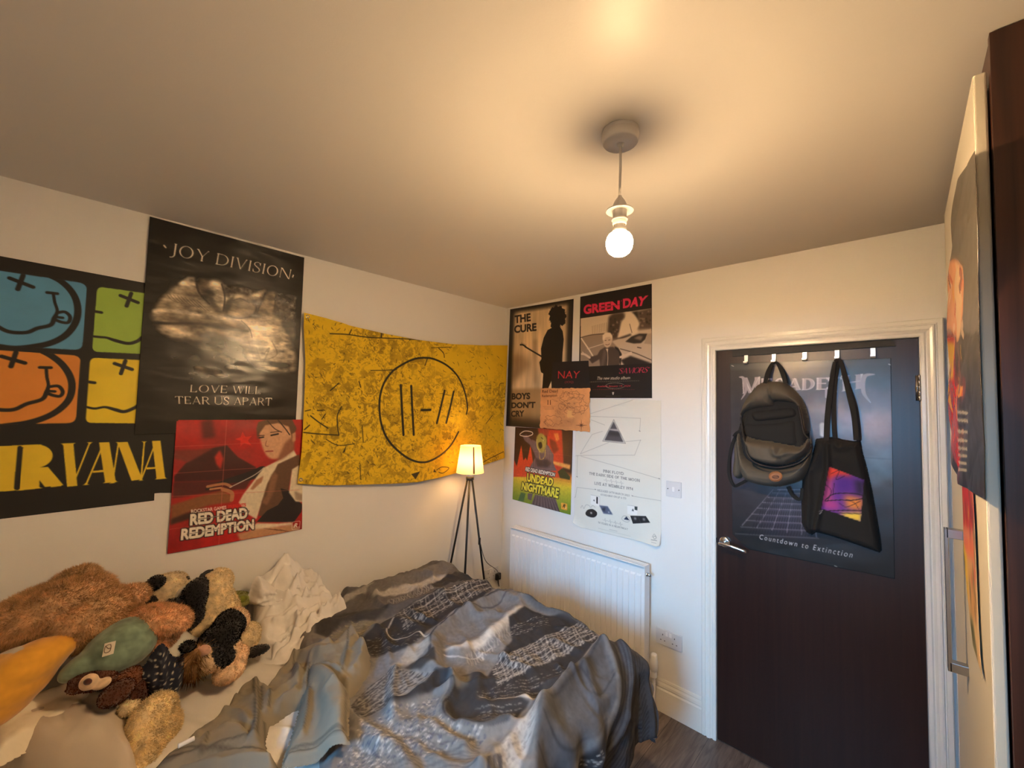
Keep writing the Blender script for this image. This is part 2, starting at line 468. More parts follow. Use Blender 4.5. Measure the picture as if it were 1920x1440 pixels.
from_bm('bulb_collar', bm, M_WPLAS, pend, True)
bm = bmesh.new()
prof = [(0.022, 2.146), (0.028, 2.142), (0.033, 2.134), (0.0355, 2.124), (0.0355, 2.115), (0.033, 2.103), (0.027, 2.093), (0.018, 2.086), (0.009, 2.083), (0.0, 2.082)]
bm_lathe(bm, prof, (PX, PY, 0), 48, cap=False)
# the glowing globe itself lights the room
M_BULB = emit_mat('lit_bulb', WARM, 1.0)
# emission faded on upward faces to dim the ceiling: mostly sideways and down
nt = M_BULB.node_tree; N = nt.nodes; L = nt.links
ge = N.new('ShaderNodeNewGeometry'); sx = N.new('ShaderNodeSeparateXYZ'); L.new(ge.outputs['Normal'], sx.inputs[0])
mr = N.new('ShaderNodeMapRange'); mr.interpolation_type = 'SMOOTHSTEP'
mr.inputs['From Min'].default_value = 0.25; mr.inputs['From Max'].default_value = -0.55
mr.inputs['To Min'].default_value = 0.03*BULB_W/(math.pi*0.0137); mr.inputs['To Max'].default_value = 1.0*BULB_W/(math.pi*0.0137)
L.new(sx.outputs['Z'], mr.inputs['Value']); L.new(mr.outputs['Result'], N['Principled BSDF'].inputs['Emission Strength'])
from_bm('bulb', bm, M_BULB, pend, True)

# ---------------------------------------------------------------- wardrobe on the right
wr = empty('wardrobe', (2.7, -0.57, 0), 'tall dark wood wardrobe with a cream sliding door and a bar handle', 'wardrobe')
box('carcass', (2.411, -1.115, 0.0), (XR-0.002, -0.03, 2.425), M_WARDW, wr)
box('side_panel', (2.409, -1.135, 0.0), (XR-0.002, -1.115, 2.428), M_WARDW, wr, 0.001)
bm = bmesh.new()
bm_box(bm, (2.3865, -1.12, 0.03), (2.406, -0.30, 2.362), 0.004, 3)
sl = from_bm('sliding_door', bm, M_CREAM, wr)
bm = bmesh.new()
for z in (1.352, 1.000):
    bm_box(bm, (2.352, -0.69, z-0.012), (2.388, -0.665, z+0.012), 0.001)
bm_box(bm, (2.348, -0.69, 1.000-0.012), (2.356, -0.665, 1.352+0.012), 0.001)
h_ = from_bm('bar_handle', bm, M_STEEL, sl)
# ---------------------------------------------------------------- printed artwork: a small painter that colours the vertices of flat sheets
def box_blur(a, r):
    """separable box blur of a 2-D array by radius r (pixels), edges held"""
    r = int(r)
    if r < 1: return a
    for ax in (0, 1):
        pad = [(0, 0), (0, 0)]; pad[ax] = (r+1, r)
        c = np.cumsum(np.pad(a, pad, mode='edge'), axis=ax)
        n = a.shape[ax]
        hi = np.take(c, np.arange(2*r+1, 2*r+1+n), axis=ax); lo = np.take(c, np.arange(0, n), axis=ax)
        a = (hi-lo)/(2*r+1)
    return a

def fractal(h, w, cell, octaves=4, seed=0, stretch=(1, 1)):
    """value noise 0..1, cell = size in pixels of the coarsest lump"""
    g = np.random.default_rng(seed)
    out = np.zeros((h, w)); amp = 1.0; tot = 0
    for o in range(octaves):
        cy = max(1.0, cell*stretch[1]/2**o); cx = max(1.0, cell*stretch[0]/2**o)
        ny, nx = int(h/cy)+3, int(w/cx)+3
        t = g.random((ny, nx))
        yy = np.arange(h)/cy; xx = np.arange(w)/cx
        y0 = yy.astype(int); x0 = xx.astype(int)
        fy = (yy-y0)[:, None]; fx = (xx-x0)[None, :]
        fy = fy*fy*(3-2*fy); fx = fx*fx*(3-2*fx)
        v = t[y0][:, x0]*(1-fy)*(1-fx)+t[y0][:, x0+1]*(1-fy)*fx+t[y0+1][:, x0]*fy*(1-fx)+t[y0+1][:, x0+1]*fy*fx
        out += v*amp; tot += amp; amp *= 0.55
    return out/tot

_glyph_cache = {}
def font_edges(s, offset=0.0, spacing=1.0, shear=0.0):
    """outline edges (n,2,2) of a line of sans text, in text units, with its bounds"""
    key = (s, offset, spacing, shear)
    if key in _glyph_cache: return _glyph_cache[key]
    cu = bpy.data.curves.new('tmp_text', 'FONT'); cu.body = s; cu.size = 1.0; cu.space_character = spacing; cu.shear = shear
    cu.resolution_u = 4; cu.offset = offset
    o = bpy.data.objects.new('tmp_text', cu); COL.objects.link(o)
    dg = bpy.context.evaluated_depsgraph_get()
    me = o.evaluated_get(dg).to_mesh()
    v = np.array([x.co[:2] for x in me.vertices]) if len(me.vertices) else np.zeros((1, 2))
    cnt = {}
    for p in me.polygons:
        vs = list(p.vertices)
        for i in range(len(vs)):
            k = (min(vs[i], vs[i-1]), max(vs[i], vs[i-1])); cnt[k] = cnt.get(k, 0)+1
    ed = np.array([[v[a], v[b]] for (a, b), c in cnt.items() if c == 1]) if cnt else np.zeros((0, 2, 2))
    o.evaluated_get(dg).to_mesh_clear()
    bpy.data.objects.remove(o, do_unlink=True); bpy.data.curves.remove(cu)
    b = (v[:, 0].min(), v[:, 0].max(), v[:, 1].min(), v[:, 1].max())
    _glyph_cache[key] = (ed, b)
    return ed, b

def serif_polys(s, T=0.15, t=0.05, sl=0.09, st=0.035, narrow=1.0, gap=0.12, shear=0.0):
    """capitals with thick stems T, thin strokes t and serifs: list of polygons, cap height 1"""
    out = []; x = 0.0
    def bar(P, x0, y0, x1, y1, w):
        P.append([(x0-w/2, y0), (x0+w/2, y0), (x1+w/2, y1), (x1-w/2, y1)])
    def ser(P, xc, y, w):
        h = st if y < 0.5 else -st
        P.append([(xc-w/2-sl, y), (xc+w/2+sl, y), (xc+w/2+sl*0.2, y+h), (xc+w/2, y+2.2*h), (xc-w/2, y+2.2*h), (xc-w/2-sl*0.2, y+h)])
    def hor(P, x0, x1, y, w): P.append([(x0, y-w/2), (x1, y-w/2), (x1, y+w/2), (x0, y+w/2)])
    def arc(P, cx, cy, rx, ry, a0, a1, wx, wy, n=22):
        a = np.radians(np.linspace(a0, a1, n))
        o_ = [(cx+rx*math.cos(q), cy+ry*math.sin(q)) for q in a]; i_ = [(cx+(rx-wx)*math.cos(q), cy+(ry-wy)*math.sin(q)) for q in a]
        P.append(o_+i_[::-1])
    for ch in s:
        P = []; w = 0.7
        if ch == ' ': x += 0.38*narrow; continue
        if ch == 'I': w = T; bar(P, T/2, 0, T/2, 1, T); ser(P, T/2, 0, T); ser(P, T/2, 1, T)
        elif ch == 'J': w = 0.34; bar(P, w-T/2, 0.1, w-T/2, 1, T); ser(P, w-T/2, 1, T); arc(P, 0.06, 0.12, w-0.06, 0.34, -100, 0, T*0.9, t*1.4)
        elif ch == 'L': w = 0.55; bar(P, T/2, 0, T/2, 1, T); ser(P, T/2, 1, T); ser(P, T/2, 0, T); hor(P, 0, w, t/2, t); P.append([(w, 0), (w+0.03, 0.24), (w-0.03, 0.2), (w-0.12, t)])
        elif ch in 'EF':
            w = 0.56; bar(P, T/2, 0, T/2, 1, T); ser(P, T/2, 1, T); ser(P, T/2, 0, T); hor(P, 0, w, 1-t/2, t); hor(P, 0, w*0.85, 0.52, t)
            P.append([(w, 1), (w+0.01, 0.8), (w-0.03, 0.82), (w-0.1, 1-t)])
            if ch == 'E': hor(P, 0, w, t/2, t); P.append([(w, 0), (w+0.03, 0.22), (w-0.03, 0.2), (w-0.1, t)])
        elif ch == 'T': w = 0.74; bar(P, w/2, 0, w/2, 1, T); ser(P, w/2, 0, T); hor(P, 0, w, 1-t/2, t); P += [[(0, 1), (-0.03, 0.78), (0.03, 0.8), (0.1, 1-t)], [(w, 1), (w+0.03, 0.78), (w-0.03, 0.8), (w-0.1, 1-t)]]
        elif ch == 'H': w = 0.78; bar(P, T/2, 0, T/2, 1, T); bar(P, w-T/2, 0, w-T/2, 1, T); [ser(P, q, y, T) for q in (T/2, w-T/2) for y in (0, 1)]; hor(P, 0, w, 0.52, t)
        elif ch == 'N':
            w = 0.80; bar(P, t/2, 0, t/2, 1, t); bar(P, w-t/2, 0, w-t/2, 1, t); bar(P, T/2, 1, w-T/2, 0, T*1.1); ser(P, t/2, 0, t); ser(P, w-t/2, 1, t); ser(P, t/2, 1, t)
        elif ch == 'M': w = 0.95; bar(P, t/2+.02, 0, t/2+.05, 1, t); bar(P, w-T/2, 0, w-T/2-.03, 1, T); bar(P, T/2+.05, 1, w/2, 0, T); bar(P, w-T/2-.05, 1, w/2, 0, t*1.2); ser(P, t/2+.02, 0, t); ser(P, w-T/2, 0, T)
        elif ch == 'A': w = 0.80; bar(P, t/2+.02, 0, w/2, 1, t); bar(P, w-T/2-.02, 0, w/2, 1, T); hor(P, w*0.22, w*0.72, 0.3, t); ser(P, t/2+.02, 0, t); ser(P, w-T/2-.02, 0, T)
        elif ch == 'V': w = 0.78; bar(P, T/2+.02, 1, w/2, 0, T); bar(P, w-t/2-.02, 1, w/2, 0, t); ser(P, T/2+.02, 1, T); ser(P, w-t/2-.02, 1, t)
        elif ch == 'W': w = 1.12; bar(P, T/2+.02, 1, w*.30, 0, T); bar(P, w*.5, 1, w*.30, 0, t); bar(P, w*.5, 1, w*.72, 0, T); bar(P, w-t/2-.02, 1, w*.72, 0, t); ser(P, T/2+.02, 1, T); ser(P, w-t/2-.02, 1, t)
        elif ch == 'Y': w = 0.74; bar(P, w/2, 0, w/2, 0.48, T); bar(P, T/2, 1, w/2, 0.42, T); bar(P, w-t/2, 1, w/2+.02, 0.42, t); ser(P, w/2, 0, T); ser(P, T/2, 1, T); ser(P, w-t/2, 1, t)
        elif ch in 'K': w = 0.74; bar(P, T/2, 0, T/2, 1, T); ser(P, T/2, 0, T); ser(P, T/2, 1, T); bar(P, T, 0.42, w-.05, 1, t); bar(P, .32, 0.55, w-.04, 0, T); ser(P, w-.04, 0, T); ser(P, w-.05, 1, t)
        elif ch in 'OCGQ':
            w = 0.88
            if ch == 'O': arc(P, w/2, .5, w/2, .52, -180, 180, T, t, 48)
            else:
                arc(P, w/2, .5, w/2, .52, 42, 318, T, t, 40); bar(P, w*.84, .64, w*.86, .96, t)
                if ch == 'G': bar(P, w*.84, .02, w*.84, .44, T); ser(P, w*.84, .44, T)
        elif ch == 'D': w = 0.80; bar(P, T/2, 0, T/2, 1, T); ser(P, T/2-sl/3, 0, T); ser(P, T/2-sl/3, 1, T); arc(P, .3, .5, w-.3, .5, -90, 90, T, t); hor(P, 0, .32, t/2, t); hor(P, 0, .32, 1-t/2, t)
        elif ch in 'PRB':
            w = 0.62; bar(P, T/2, 0, T/2, 1, T); ser(P, T/2, 0, T); ser(P, T/2-sl/3, 1, T); arc(P, .28, .735, w-.28, .265, -90, 90, T, t); hor(P, 0, .3, 1-t/2, t); hor(P, 0, .3, .47+t/2, t)
            if ch == 'R': bar(P, .34, .48, w+.02, .02, T); P.append([(w-.06, 0), (w+.16, 0), (w+.16, .04), (w+.02, .08)]); w += .08
            if ch == 'B': arc(P, .28, .25, w-.25, .25, -90, 90, T, t); hor(P, 0, .3, t/2, t)
        elif ch == 'S':
            w = 0.56; pts = smooth_path([(.50, .80), (.42, .95), (.27, 1.0), (.10, .90), (.08, .72), (.26, .55), (.44, .40), (.50, .24), (.42, .07), (.25, .0), (.1, .05), (.03, .2)], 5)
            pts = np.array(pts); tg = np.gradient(pts, axis=0); nr = np.stack([-tg[:, 1], tg[:, 0]], 1); nr /= np.linalg.norm(nr, axis=1)[:, None]
            q = np.linspace(0, 1, len(pts)); ww = (t+(T-t)*np.exp(-((q-.48)/.2)**2))/2
            P.append([tuple(p) for p in pts+nr*ww[:, None]]+[tuple(p) for p in (pts-nr*ww[:, None])[::-1]]); bar(P, .50, .70, .51, .98, t); bar(P, .03, .02, .02, .3, t)
        elif ch == 'U': w = 0.78; bar(P, T/2, .3, T/2, 1, T); bar(P, w-t/2, .3, w-t/2, 1, t); ser(P, T/2, 1, T); ser(P, w-t/2, 1, t); arc(P, w/2, .32, w/2, .34, 180, 360, T*.8, t*1.3)
        elif ch in "'.,:": w = .14; yy = .78 if ch == "'" else 0.02; bar(P, .05, yy, .07, yy+.2, T*.7)
        elif ch == '-': w = .3; hor(P, 0, .3, .45, t*1.6)
        elif ch.isdigit() or ch in '&':
            w = .52
            if ch == '1': w = .3; bar(P, .17, 0, .17, 1, T); ser(P, .17, 0, T); bar(P, .02, .8, .14, .98, t)
            elif ch == '0': arc(P, w/2, .5, w/2, .52, -180, 180, T, t, 36)
            elif ch == '4': bar(P, .38, 0, .38, 1, T); hor(P, 0, .52, .28, t); bar(P, .02, .28, .36, 1, t)
            elif ch == '7': hor(P, 0, .5, 1-t, t*2); bar(P, .15, 0, .47, 1, T)
            elif ch == '2': arc(P, .25, .72, .25, .28, -30, 190, T, t); bar(P, .06, .04, .42, .6, T*.8); hor(P, 0, .52, t, t*2)
            elif ch == '3': arc(P, .24, .74, .24, .26, -90, 170, T, t); arc(P, .24, .25, .26, .26, -170, 90, T, t)
            elif ch == '5': arc(P, .24, .32, .27, .32, -150, 120, T, t); hor(P, .1, .48, 1-t, t*2); bar(P, .1, .52, .13, 1, t)
            elif ch == '9': arc(P, .26, .7, .26, .3, -180, 180, T, t, 30); bar(P, .2, 0, .46, .66, T*.8)
            else: arc(P, .24, .25, .24, .25, -180, 180, T, t, 30); arc(P, .22, .74, .18, .24, -180, 180, t, t, 30); bar(P, .5, 0, .15, .6, t)
        for p in P: out.append(np.array([((a*narrow+x)+shear*b, b) for a, b in p]))
        x += w*narrow+gap
    return out, x-gap

class Canvas:
    """colours laid on the rectangle a0..a1 x z0..z1 of the plane axis=val (a = y on a side wall, x on a back wall).
    drawing positions are given as read off the photograph and carried on to the plane"""
    def __init__(self, ax, val, a0, a1, z0, z1, res, base):
        self.ax, self.val = ax, val
        self.a0, self.a1, self.z0, self.z1, self.res = a0, a1, z0, z1, res
        self.w = int(math.ceil((a1-a0)*res))+1; self.h = int(math.ceil((z1-z0)*res))+1
        self.img = np.empty((self.h, self.w, 3)); self.img[:] = np.array(base)/255.0
        self.s, self.ox, self.oy = 1.0, 0.0, 0.0
        self.clipmask = None
    def view(self, s, ox, oy): self.s, self.ox, self.oy = s, ox, oy; return self
    def plane(self, pts):
        pts = np.asarray(pts, float).reshape(-1, 2)
        w = hit_arr(self.ox+pts[:, 0]/self.s, self.oy+pts[:, 1]/self.s, self.ax, self.val)
        if self.ax == 2: return w[:, 0], w[:, 1]
        return w[:, 1-self.ax], w[:, 2]
    def to(self, pts):
        """picture positions -> canvas pixels (col, row)"""
        a, z = self.plane(pts)
        return np.stack([(a-self.a0)*self.res, (self.z1-z)*self.res], 1)
    def mask_edges(self, ed, ss=3):
        """even-odd coverage of a set of edges (n,2,2) in canvas pixels -> (row0, col0, mask)"""
        if len(ed) == 0: return None
        c0 = max(0, int(np.floor(ed[..., 0].min()))-1); c1 = min(self.w, int(np.ceil(ed[..., 0].max()))+2)
        r0 = max(0, int(np.floor(ed[..., 1].min()))-1); r1 = min(self.h, int(np.ceil(ed[..., 1].max()))+2)
        if c1 <= c0 or r1 <= r0: return None
        W, Hh = (c1-c0)*ss, (r1-r0)*ss
        tog = np.zeros((Hh, W+1), np.int32)
        for (xa, ya), (xb, yb) in ed:
            if ya == yb: continue
            if ya > yb: xa, ya, xb, yb = xb, yb, xa, ya
            ra = (ya-r0)*ss; rb = (yb-r0)*ss
            k0 = max(0, int(math.ceil(ra-0.5))); k1 = min(Hh, int(math.ceil(rb-0.5)))
            if k1 <= k0: continue
            rows = np.arange(k0, k1)
            xs = (xa+(xb-xa)*((rows+0.5-ra)/(rb-ra))-c0)*ss
            cols = np.clip(np.ceil(xs-0.5), 0, W).astype(int)
            np.add.at(tog, (rows, cols), 1)
        m = (np.cumsum(tog, axis=1)[:, :W] & 1).astype(float)
        return r0, c0, m.reshape(r1-r0, ss, c1-c0, ss).mean(axis=(1, 3))
    def paint(self, r0, c0, m, col, alpha=1.0):
        m = (m*alpha)[..., None]
        sl = self.img[r0:r0+m.shape[0], c0:c0+m.shape[1]]
        if self.clipmask is not None: m = m*self.clipmask[r0:r0+m.shape[0], c0:c0+m.shape[1], None]
        if callable(col): colv = col(r0, c0, m.shape[0], m.shape[1])
        else: colv = np.array(col)/255.0
        sl[:] = sl*(1-m)+colv*m
    def full(self, edges_list, soft):
        M_ = np.zeros((self.h, self.w))
        for ed in edges_list:
            r = self.mask_edges(ed)
            if r is None: continue
            r0, c0, m = r
            v = M_[r0:r0+m.shape[0], c0:c0+m.shape[1]]
            np.maximum(v, m, out=v)
        if soft > 0:
            for _ in range(2): M_ = box_blur(M_, soft)
        return M_
    def poly(self, pts, col, soft=0, alpha=1.0, curve=False):
        if curve: pts = smooth_path(pts, 6, True)
        p = self.to(pts); ed = np.stack([p, np.roll(p, -1, 0)], 1)
        if soft > 0: self.paint(0, 0, self.full([ed], soft), col, alpha); return
        r = self.mask_edges(ed)
        if r: self.paint(*r, col, alpha)
    def clip(self, pts=None, curve=False):
        if pts is None: self.clipmask = None; return
        if curve: pts = smooth_path(pts, 6, True)
        p = self.to(pts); self.clipmask = self.full([np.stack([p, np.roll(p, -1, 0)], 1)], 0)
    def stroke(self, pts, width, col, alpha=1.0, curve=True, soft=0, closed=False):
        """brush line; width (in metres on the sheet) one number or one per point"""
        n0 = len(pts)
        ws = np.array(width if isinstance(width, (list, tuple)) else [width]*n0, float)
        if curve and n0 > 2:
            k = 6
            p = np.array(smooth_path(pts, k, closed))
            base = np.append(ws, ws[0]) if closed else ws
            ws = np.interp(np.arange(len(p))/k, np.arange(len(base)), base)
        else: p = np.array(pts, float)
        p = self.to(p)
        if closed: p = np.vstack([p, p[:1]]); ws = np.append(ws, ws[0])
        ws = ws*self.res/2
        pad = ws.max()+2+soft
        c0 = max(0, int(p[:, 0].min()-pad)); c1 = min(self.w, int(p[:, 0].max()+pad)+1)
        r0 = max(0, int(p[:, 1].min()-pad)); r1 = min(self.h, int(p[:, 1].max()+pad)+1)
        if c1 <= c0 or r1 <= r0: return
        M_ = np.zeros((r1-r0, c1-c0))
        for i in range(len(p)-1):
            a, b = p[i], p[i+1]; q = max(ws[i], ws[i+1])+2+soft
            x0 = max(c0, int(min(a[0], b[0])-q)); x1 = min(c1, int(max(a[0], b[0])+q)+1)
            y0 = max(r0, int(min(a[1], b[1])-q)); y1 = min(r1, int(max(a[1], b[1])+q)+1)
            if x1 <= x0 or y1 <= y0: continue
            X, Y = np.meshgrid(np.arange(x0, x1)+.0, np.arange(y0, y1)+.0)
            d = b-a; L2 = d@d
            t = np.clip(((X-a[0])*d[0]+(Y-a[1])*d[1])/L2, 0, 1) if L2 > 1e-9 else np.zeros_like(X)
            D = np.hypot(X-a[0]-t*d[0], Y-a[1]-t*d[1])
            w_ = ws[i]+(ws[i+1]-ws[i])*t
            m = np.clip((w_-D)/(1+soft)+0.5, 0, 1)
            thin = np.minimum(1, 2*w_+.15)
            v = M_[y0-r0:y1-r0, x0-c0:x1-c0]; np.maximum(v, m*thin, out=v)
        self.paint(r0, c0, M_, col, alpha)
    def quadmap(self, ed, b, quad):
        """edges in text units with bounds b -> canvas pixels inside the quad BL, BR, TR, TL (picture positions)"""
        q = self.to(quad)
        u = (ed[..., 0]-b[0])/max(b[1]-b[0], 1e-9); v = (ed[..., 1]-b[2])/max(b[3]-b[2], 1e-9)
        u = u[..., None]; v = v[..., None]
        return (q[0]*(1-u)+q[1]*u)*(1-v)+(q[3]*(1-u)+q[2]*u)*v
    def text(self, s, quad, col, bold=0.0, spacing=1.0, shear=0.0, alpha=1.0, outline=0, ocol=(0, 0, 0)):
        ed, b = font_edges(s, bold, spacing, shear)
        e = self.quadmap(ed, b, quad)
        if outline > 0:
            r = self.mask_edges(e)
            if r:
                m = np.zeros((self.h, self.w)); m[r[0]:r[0]+r[2].shape[0], r[1]:r[1]+r[2].shape[1]] = r[2]
                m2 = np.clip(box_blur(m, outline)*6, 0, 1); self.paint(0, 0, m2, ocol, alpha)
        r = self.mask_edges(e)
        if r: self.paint(*r, col, alpha)
    def serif(self, s, quad, col, alpha=1.0, fullh=True, **kw):
        P, w = serif_polys(s, **kw)
        b = (0, w, 0, 1)
        for p in P:
            ed = np.stack([p, np.roll(p, -1, 0)], 1)
            r = self.mask_edges(self.quadmap(ed, b, quad))
            if r: self.paint(*r, col, alpha)
    def blob(self, x, y, rx, ry, col, alpha=1.0, rot=0.0, power=1.0):
        """soft oval, radii in metres"""
        (cx, cy), = self.to([(x, y)])
        X, Y = np.meshgrid(np.arange(self.w)-cx, np.arange(self.h)-cy)
        c, s_ = math.cos(rot), math.sin(rot)
        d = ((X*c+Y*s_)/(rx*self.res))**2+((-X*s_+Y*c)/(ry*self.res))**2
        self.paint(0, 0, np.exp(-d**power), col, alpha)
    def grain(self, amp, cell=6, octaves=3, seed=0, stretch=(1, 1), mono=True):
        n = fractal(self.h, self.w, cell, octaves, seed, stretch)-0.5
        self.img = np.clip(self.img*(1+amp*2*n[..., None]), 0, 1)
    def creases(self, fx=(), fz=(), amt=0.06):
        """fold lines where the ink has worn, at fractions across and down"""
        for f in fx:
            c = int(f*self.w); self.img[:, max(0, c-1):c+1] = np.clip(self.img[:, max(0, c-1):c+1]+amt, 0, 1)
        for f in fz:
            r = int(f*self.h); self.img[max(0, r-1):r+1] = np.clip(self.img[max(0, r-1):r+1]+amt, 0, 1)
    def sample(self, a, z):
        x = np.clip((a-self.a0)*self.res, 0, self.w-1.001); y = np.clip((self.z1-z)*self.res, 0, self.h-1.001)
        x0 = x.astype(int); y0 = y.astype(int); fx = (x-x0)[..., None]; fy = (y-y0)[..., None]
        I = self.img
        x1 = np.minimum(x0+1, self.w-1); y1 = np.minimum(y0+1, self.h-1)
        return I[y0, x0]*(1-fx)*(1-fy)+I[y0, x1]*fx*(1-fy)+I[y1, x0]*(1-fx)*fy+I[y1, x1]*fx*fy

def grid_mesh(name, P, colors=None, thick=None):
    """P (nv,nu,3) world positions -> quad grid; thick = offset vector for a back face and rim (a real sheet)"""
    nv, nu = P.shape[:2]
    V = P.reshape(-1, 3)
    idx = np.arange(nv*nu).reshape(nv, nu)
    Q = np.stack([idx[:-1, :-1], idx[1:, :-1], idx[1:, 1:], idx[:-1, 1:]], -1).reshape(-1, 4)
    Cc = None if colors is None else colors.reshape(-1, 3)
    if thick is not None:
        ring = np.concatenate([idx[0, :], idx[1:, -1], idx[-1, -2::-1], idx[-2:0:-1, 0]])
        nb = len(V)
        V = np.vstack([V, V[ring]+np.asarray(thick)])
        n = len(ring); r2 = np.arange(n)+nb
        Q = np.vstack([Q, np.stack([ring, np.roll(ring, -1), np.roll(r2, -1), r2], -1)])
        if Cc is not None: Cc = np.vstack([Cc, Cc[ring]*0.7])
    me = bpy.data.meshes.new(name)
    me.vertices.add(len(V)); me.vertices.foreach_set('co', V.astype(np.float32).ravel())
    me.loops.add(Q.size); me.loops.foreach_set('vertex_index', Q.astype(np.int32).ravel())
    me.polygons.add(len(Q)); me.polygons.foreach_set('loop_start', np.arange(0, Q.size, 4, dtype=np.int32))
    try: me.polygons.foreach_set('loop_total', np.full(len(Q), 4, np.int32))
    except Exception: pass
    me.update(calc_edges=True)
    if Cc is not None:
        at = me.color_attributes.new('print', 'FLOAT_COLOR', 'POINT')
        rgba = np.ones((len(V), 4), np.float32); rgba[:, :3] = lin(np.clip(Cc, 0, 1))
        at.data.foreach_set('color', rgba.ravel())
    me.validate()
    return me

def coons(top, bottom, left, right, nu, nv):
    """grid of 2-D points inside four traced edges (top,bottom left->right; left,right top->bottom)"""
    def rs(p, n):
        p = np.array(p, float); d = np.r_[0, np.cumsum(np.hypot(*np.diff(p, axis=0).T))]; t = np.linspace(0, d[-1], n)
        return np.stack([np.interp(t, d, p[:, 0]), np.interp(t, d, p[:, 1])], 1)
    T, B, L_, R_ = rs(top, nu), rs(bottom, nu), rs(left, nv), rs(right, nv)
    u = np.linspace(0, 1, nu)[None, :, None]; v = np.linspace(0, 1, nv)[:, None, None]
    S = (1-v)*T[None]+v*B[None]+(1-u)*L_[:, None]+u*R_[:, None]
    S = S-((1-u)*(1-v)*T[0]+u*(1-v)*T[-1]+(1-u)*v*B[0]+u*v*B[-1])
    return S

def sheet(name, cv, edges, off, wav=0.0, seed=0, lift=None, density=None):
    """a poster: grid inside edges (plane coordinates a,z), offset 'off' metres off the wall, coloured from the canvas.
    lift(u,v) adds curl; wav adds a slight ripple"""
    den = density or cv.res
    top, bottom, left, right = edges
    wid = np.hypot(*(np.array(top[-1])-np.array(top[0]))); hei = np.hypot(*(np.array(left[-1])-np.array(left[0])))
    nu, nv = max(3, int(wid*den)+1), max(3, int(hei*den)+1)
    S = coons(top, bottom, left, right, nu, nv)
    col = cv.sample(S[..., 0], S[..., 1])
    h = np.full((nv, nu), off, float)
    if wav > 0: h += wav*fractal(nv, nu, 0.16*den, 3, seed)
    if lift is not None:
        u, v = np.meshgrid(np.linspace(0, 1, nu), np.linspace(0, 1, nv)); h = h+lift(u, v)
    P = np.zeros((nv, nu, 3))
    if cv.ax == 0:
        sg = 1 if cv.val < 1 else -1
        P[..., 0] = cv.val+sg*h; P[..., 1] = S[..., 0]; P[..., 2] = S[..., 1]; th = (-sg*0.0008, 0, 0)
    else:
        P[..., 1] = cv.val-h; P[..., 0] = S[..., 0]; P[..., 2] = S[..., 1]; th = (0, 0.0008, 0)
    return grid_mesh(name, P, col, th)

def quad_edges(TL, TR, BR, BL):
    return [TL, TR], [BL, BR], [TL, BL], [TR, BR]

def pl(ax, val, pts):
    """picture positions -> plane coordinates list"""
    w = hit_arr([p[0] for p in pts], [p[1] for p in pts], ax, val)
    return [(float(q[1-ax]), float(q[2])) for q in w]
# ---------------------------------------------------------------- posters and the flag
RES_L, RES_B = 560, 500
M_PAPER = mat('poster_paper', None, 0.42, vcol=True, bump=0.15, bscale=14, bdist=0.004)
M_GLOSSY = mat('poster_gloss', None, 0.27, vcol=True, bump=0.5, bscale=8, bdist=0.008, stretch=(1, 1, 2.4), detail=1.5)
M_MATTE = mat('poster_card', None, 0.6, vcol=True)
M_CLOTH = mat('printed_cloth', None, 0.85, vcol=True, bump=0.25, bscale=10, bdist=0.01)
GP = 'posters on the walls'
def roundrect(q, r=0.1, n=5):
    q = [np.array(p, float) for p in q]; out = []
    for i in range(4):
        a, b, c = q[i-1], q[i], q[(i+1) % 4]
        p0 = b+(a-b)*r; p1 = b+(c-b)*r
        for k in range(n+1):
            t = k/n; out.append((1-t)**2*p0+2*t*(1-t)*b+t*t*p1)
    return [tuple(p) for p in out]
def gradient_v(cv, stops):
    """vertical blend on the sheet, [(fraction down, colour)]"""
    f = np.linspace(0, 1, cv.h); xs = [s_[0] for s_ in stops]
    for k in range(3): cv.img[..., k] = np.interp(f, xs, [s_[1][k]/255 for s_ in stops])[:, None]
def poster(cv, edges, off, m, label, cat='poster', **kw):
    return tag(link('poster', sheet('poster', cv, edges, off, **kw), m, None, True), label, cat, GP)

# --- black poster with smiley tiles
INK = (16, 15, 14)
c = Canvas(0, 0.0, -2.66, -1.99, 1.20, 2.20, RES_L, INK).view(3, 0, 320)
tiles = {'b': ((92, 158, 205), [(-150, 543), (492, 637), (464, 1012), (-150, 977)]), 'g': ((160, 196, 78), [(548, 653), (940, 708), (915, 1038), (519, 1020)]),
         'o': ((232, 148, 62), [(-150, 1002), (457, 1042), (427, 1421), (-150, 1432)]), 'y': ((244, 214, 48), [(508, 1053), (912, 1072), (885, 1424), (482, 1420)])}
for k, (col, q) in tiles.items():
    c.poly(roundrect(q, 0.09), col)
def smile(clipq, circ, xs, nose, mouth, tongue, inner):
    c.clip(roundrect(clipq, 0.09))
    c.stroke(circ, 0.019, INK); [c.stroke(p, 0.012, INK, curve=False) for p in xs]; [c.stroke(p, 0.010, INK) for p in nose]
    if mouth: c.stroke(mouth, [0.008]*3+[0.012]*(len(mouth)-3), INK)
    if tongue: c.stroke(tongue, 0.010, INK); c.stroke(inner, 0.009, INK)
    c.clip()
smile(tiles['b'][1], [(280, 590), (335, 617), (388, 662), (425, 720), (438, 790), (422, 860), (370, 925), (290, 968), (190, 990), (80, 1000), (-40, 985)], [[(55, 605), (185, 655)], [(130, 590), (100, 668)]], [[(266, 686), (322, 692)]],
      [(300, 690), (308, 740), (322, 790), (305, 830), (285, 868), (210, 887), (150, 910), (60, 908), (0, 884), (-60, 840)], [(322, 800), (365, 795), (394, 822), (384, 854), (345, 852), (305, 836)], [(318, 824), (352, 828)])
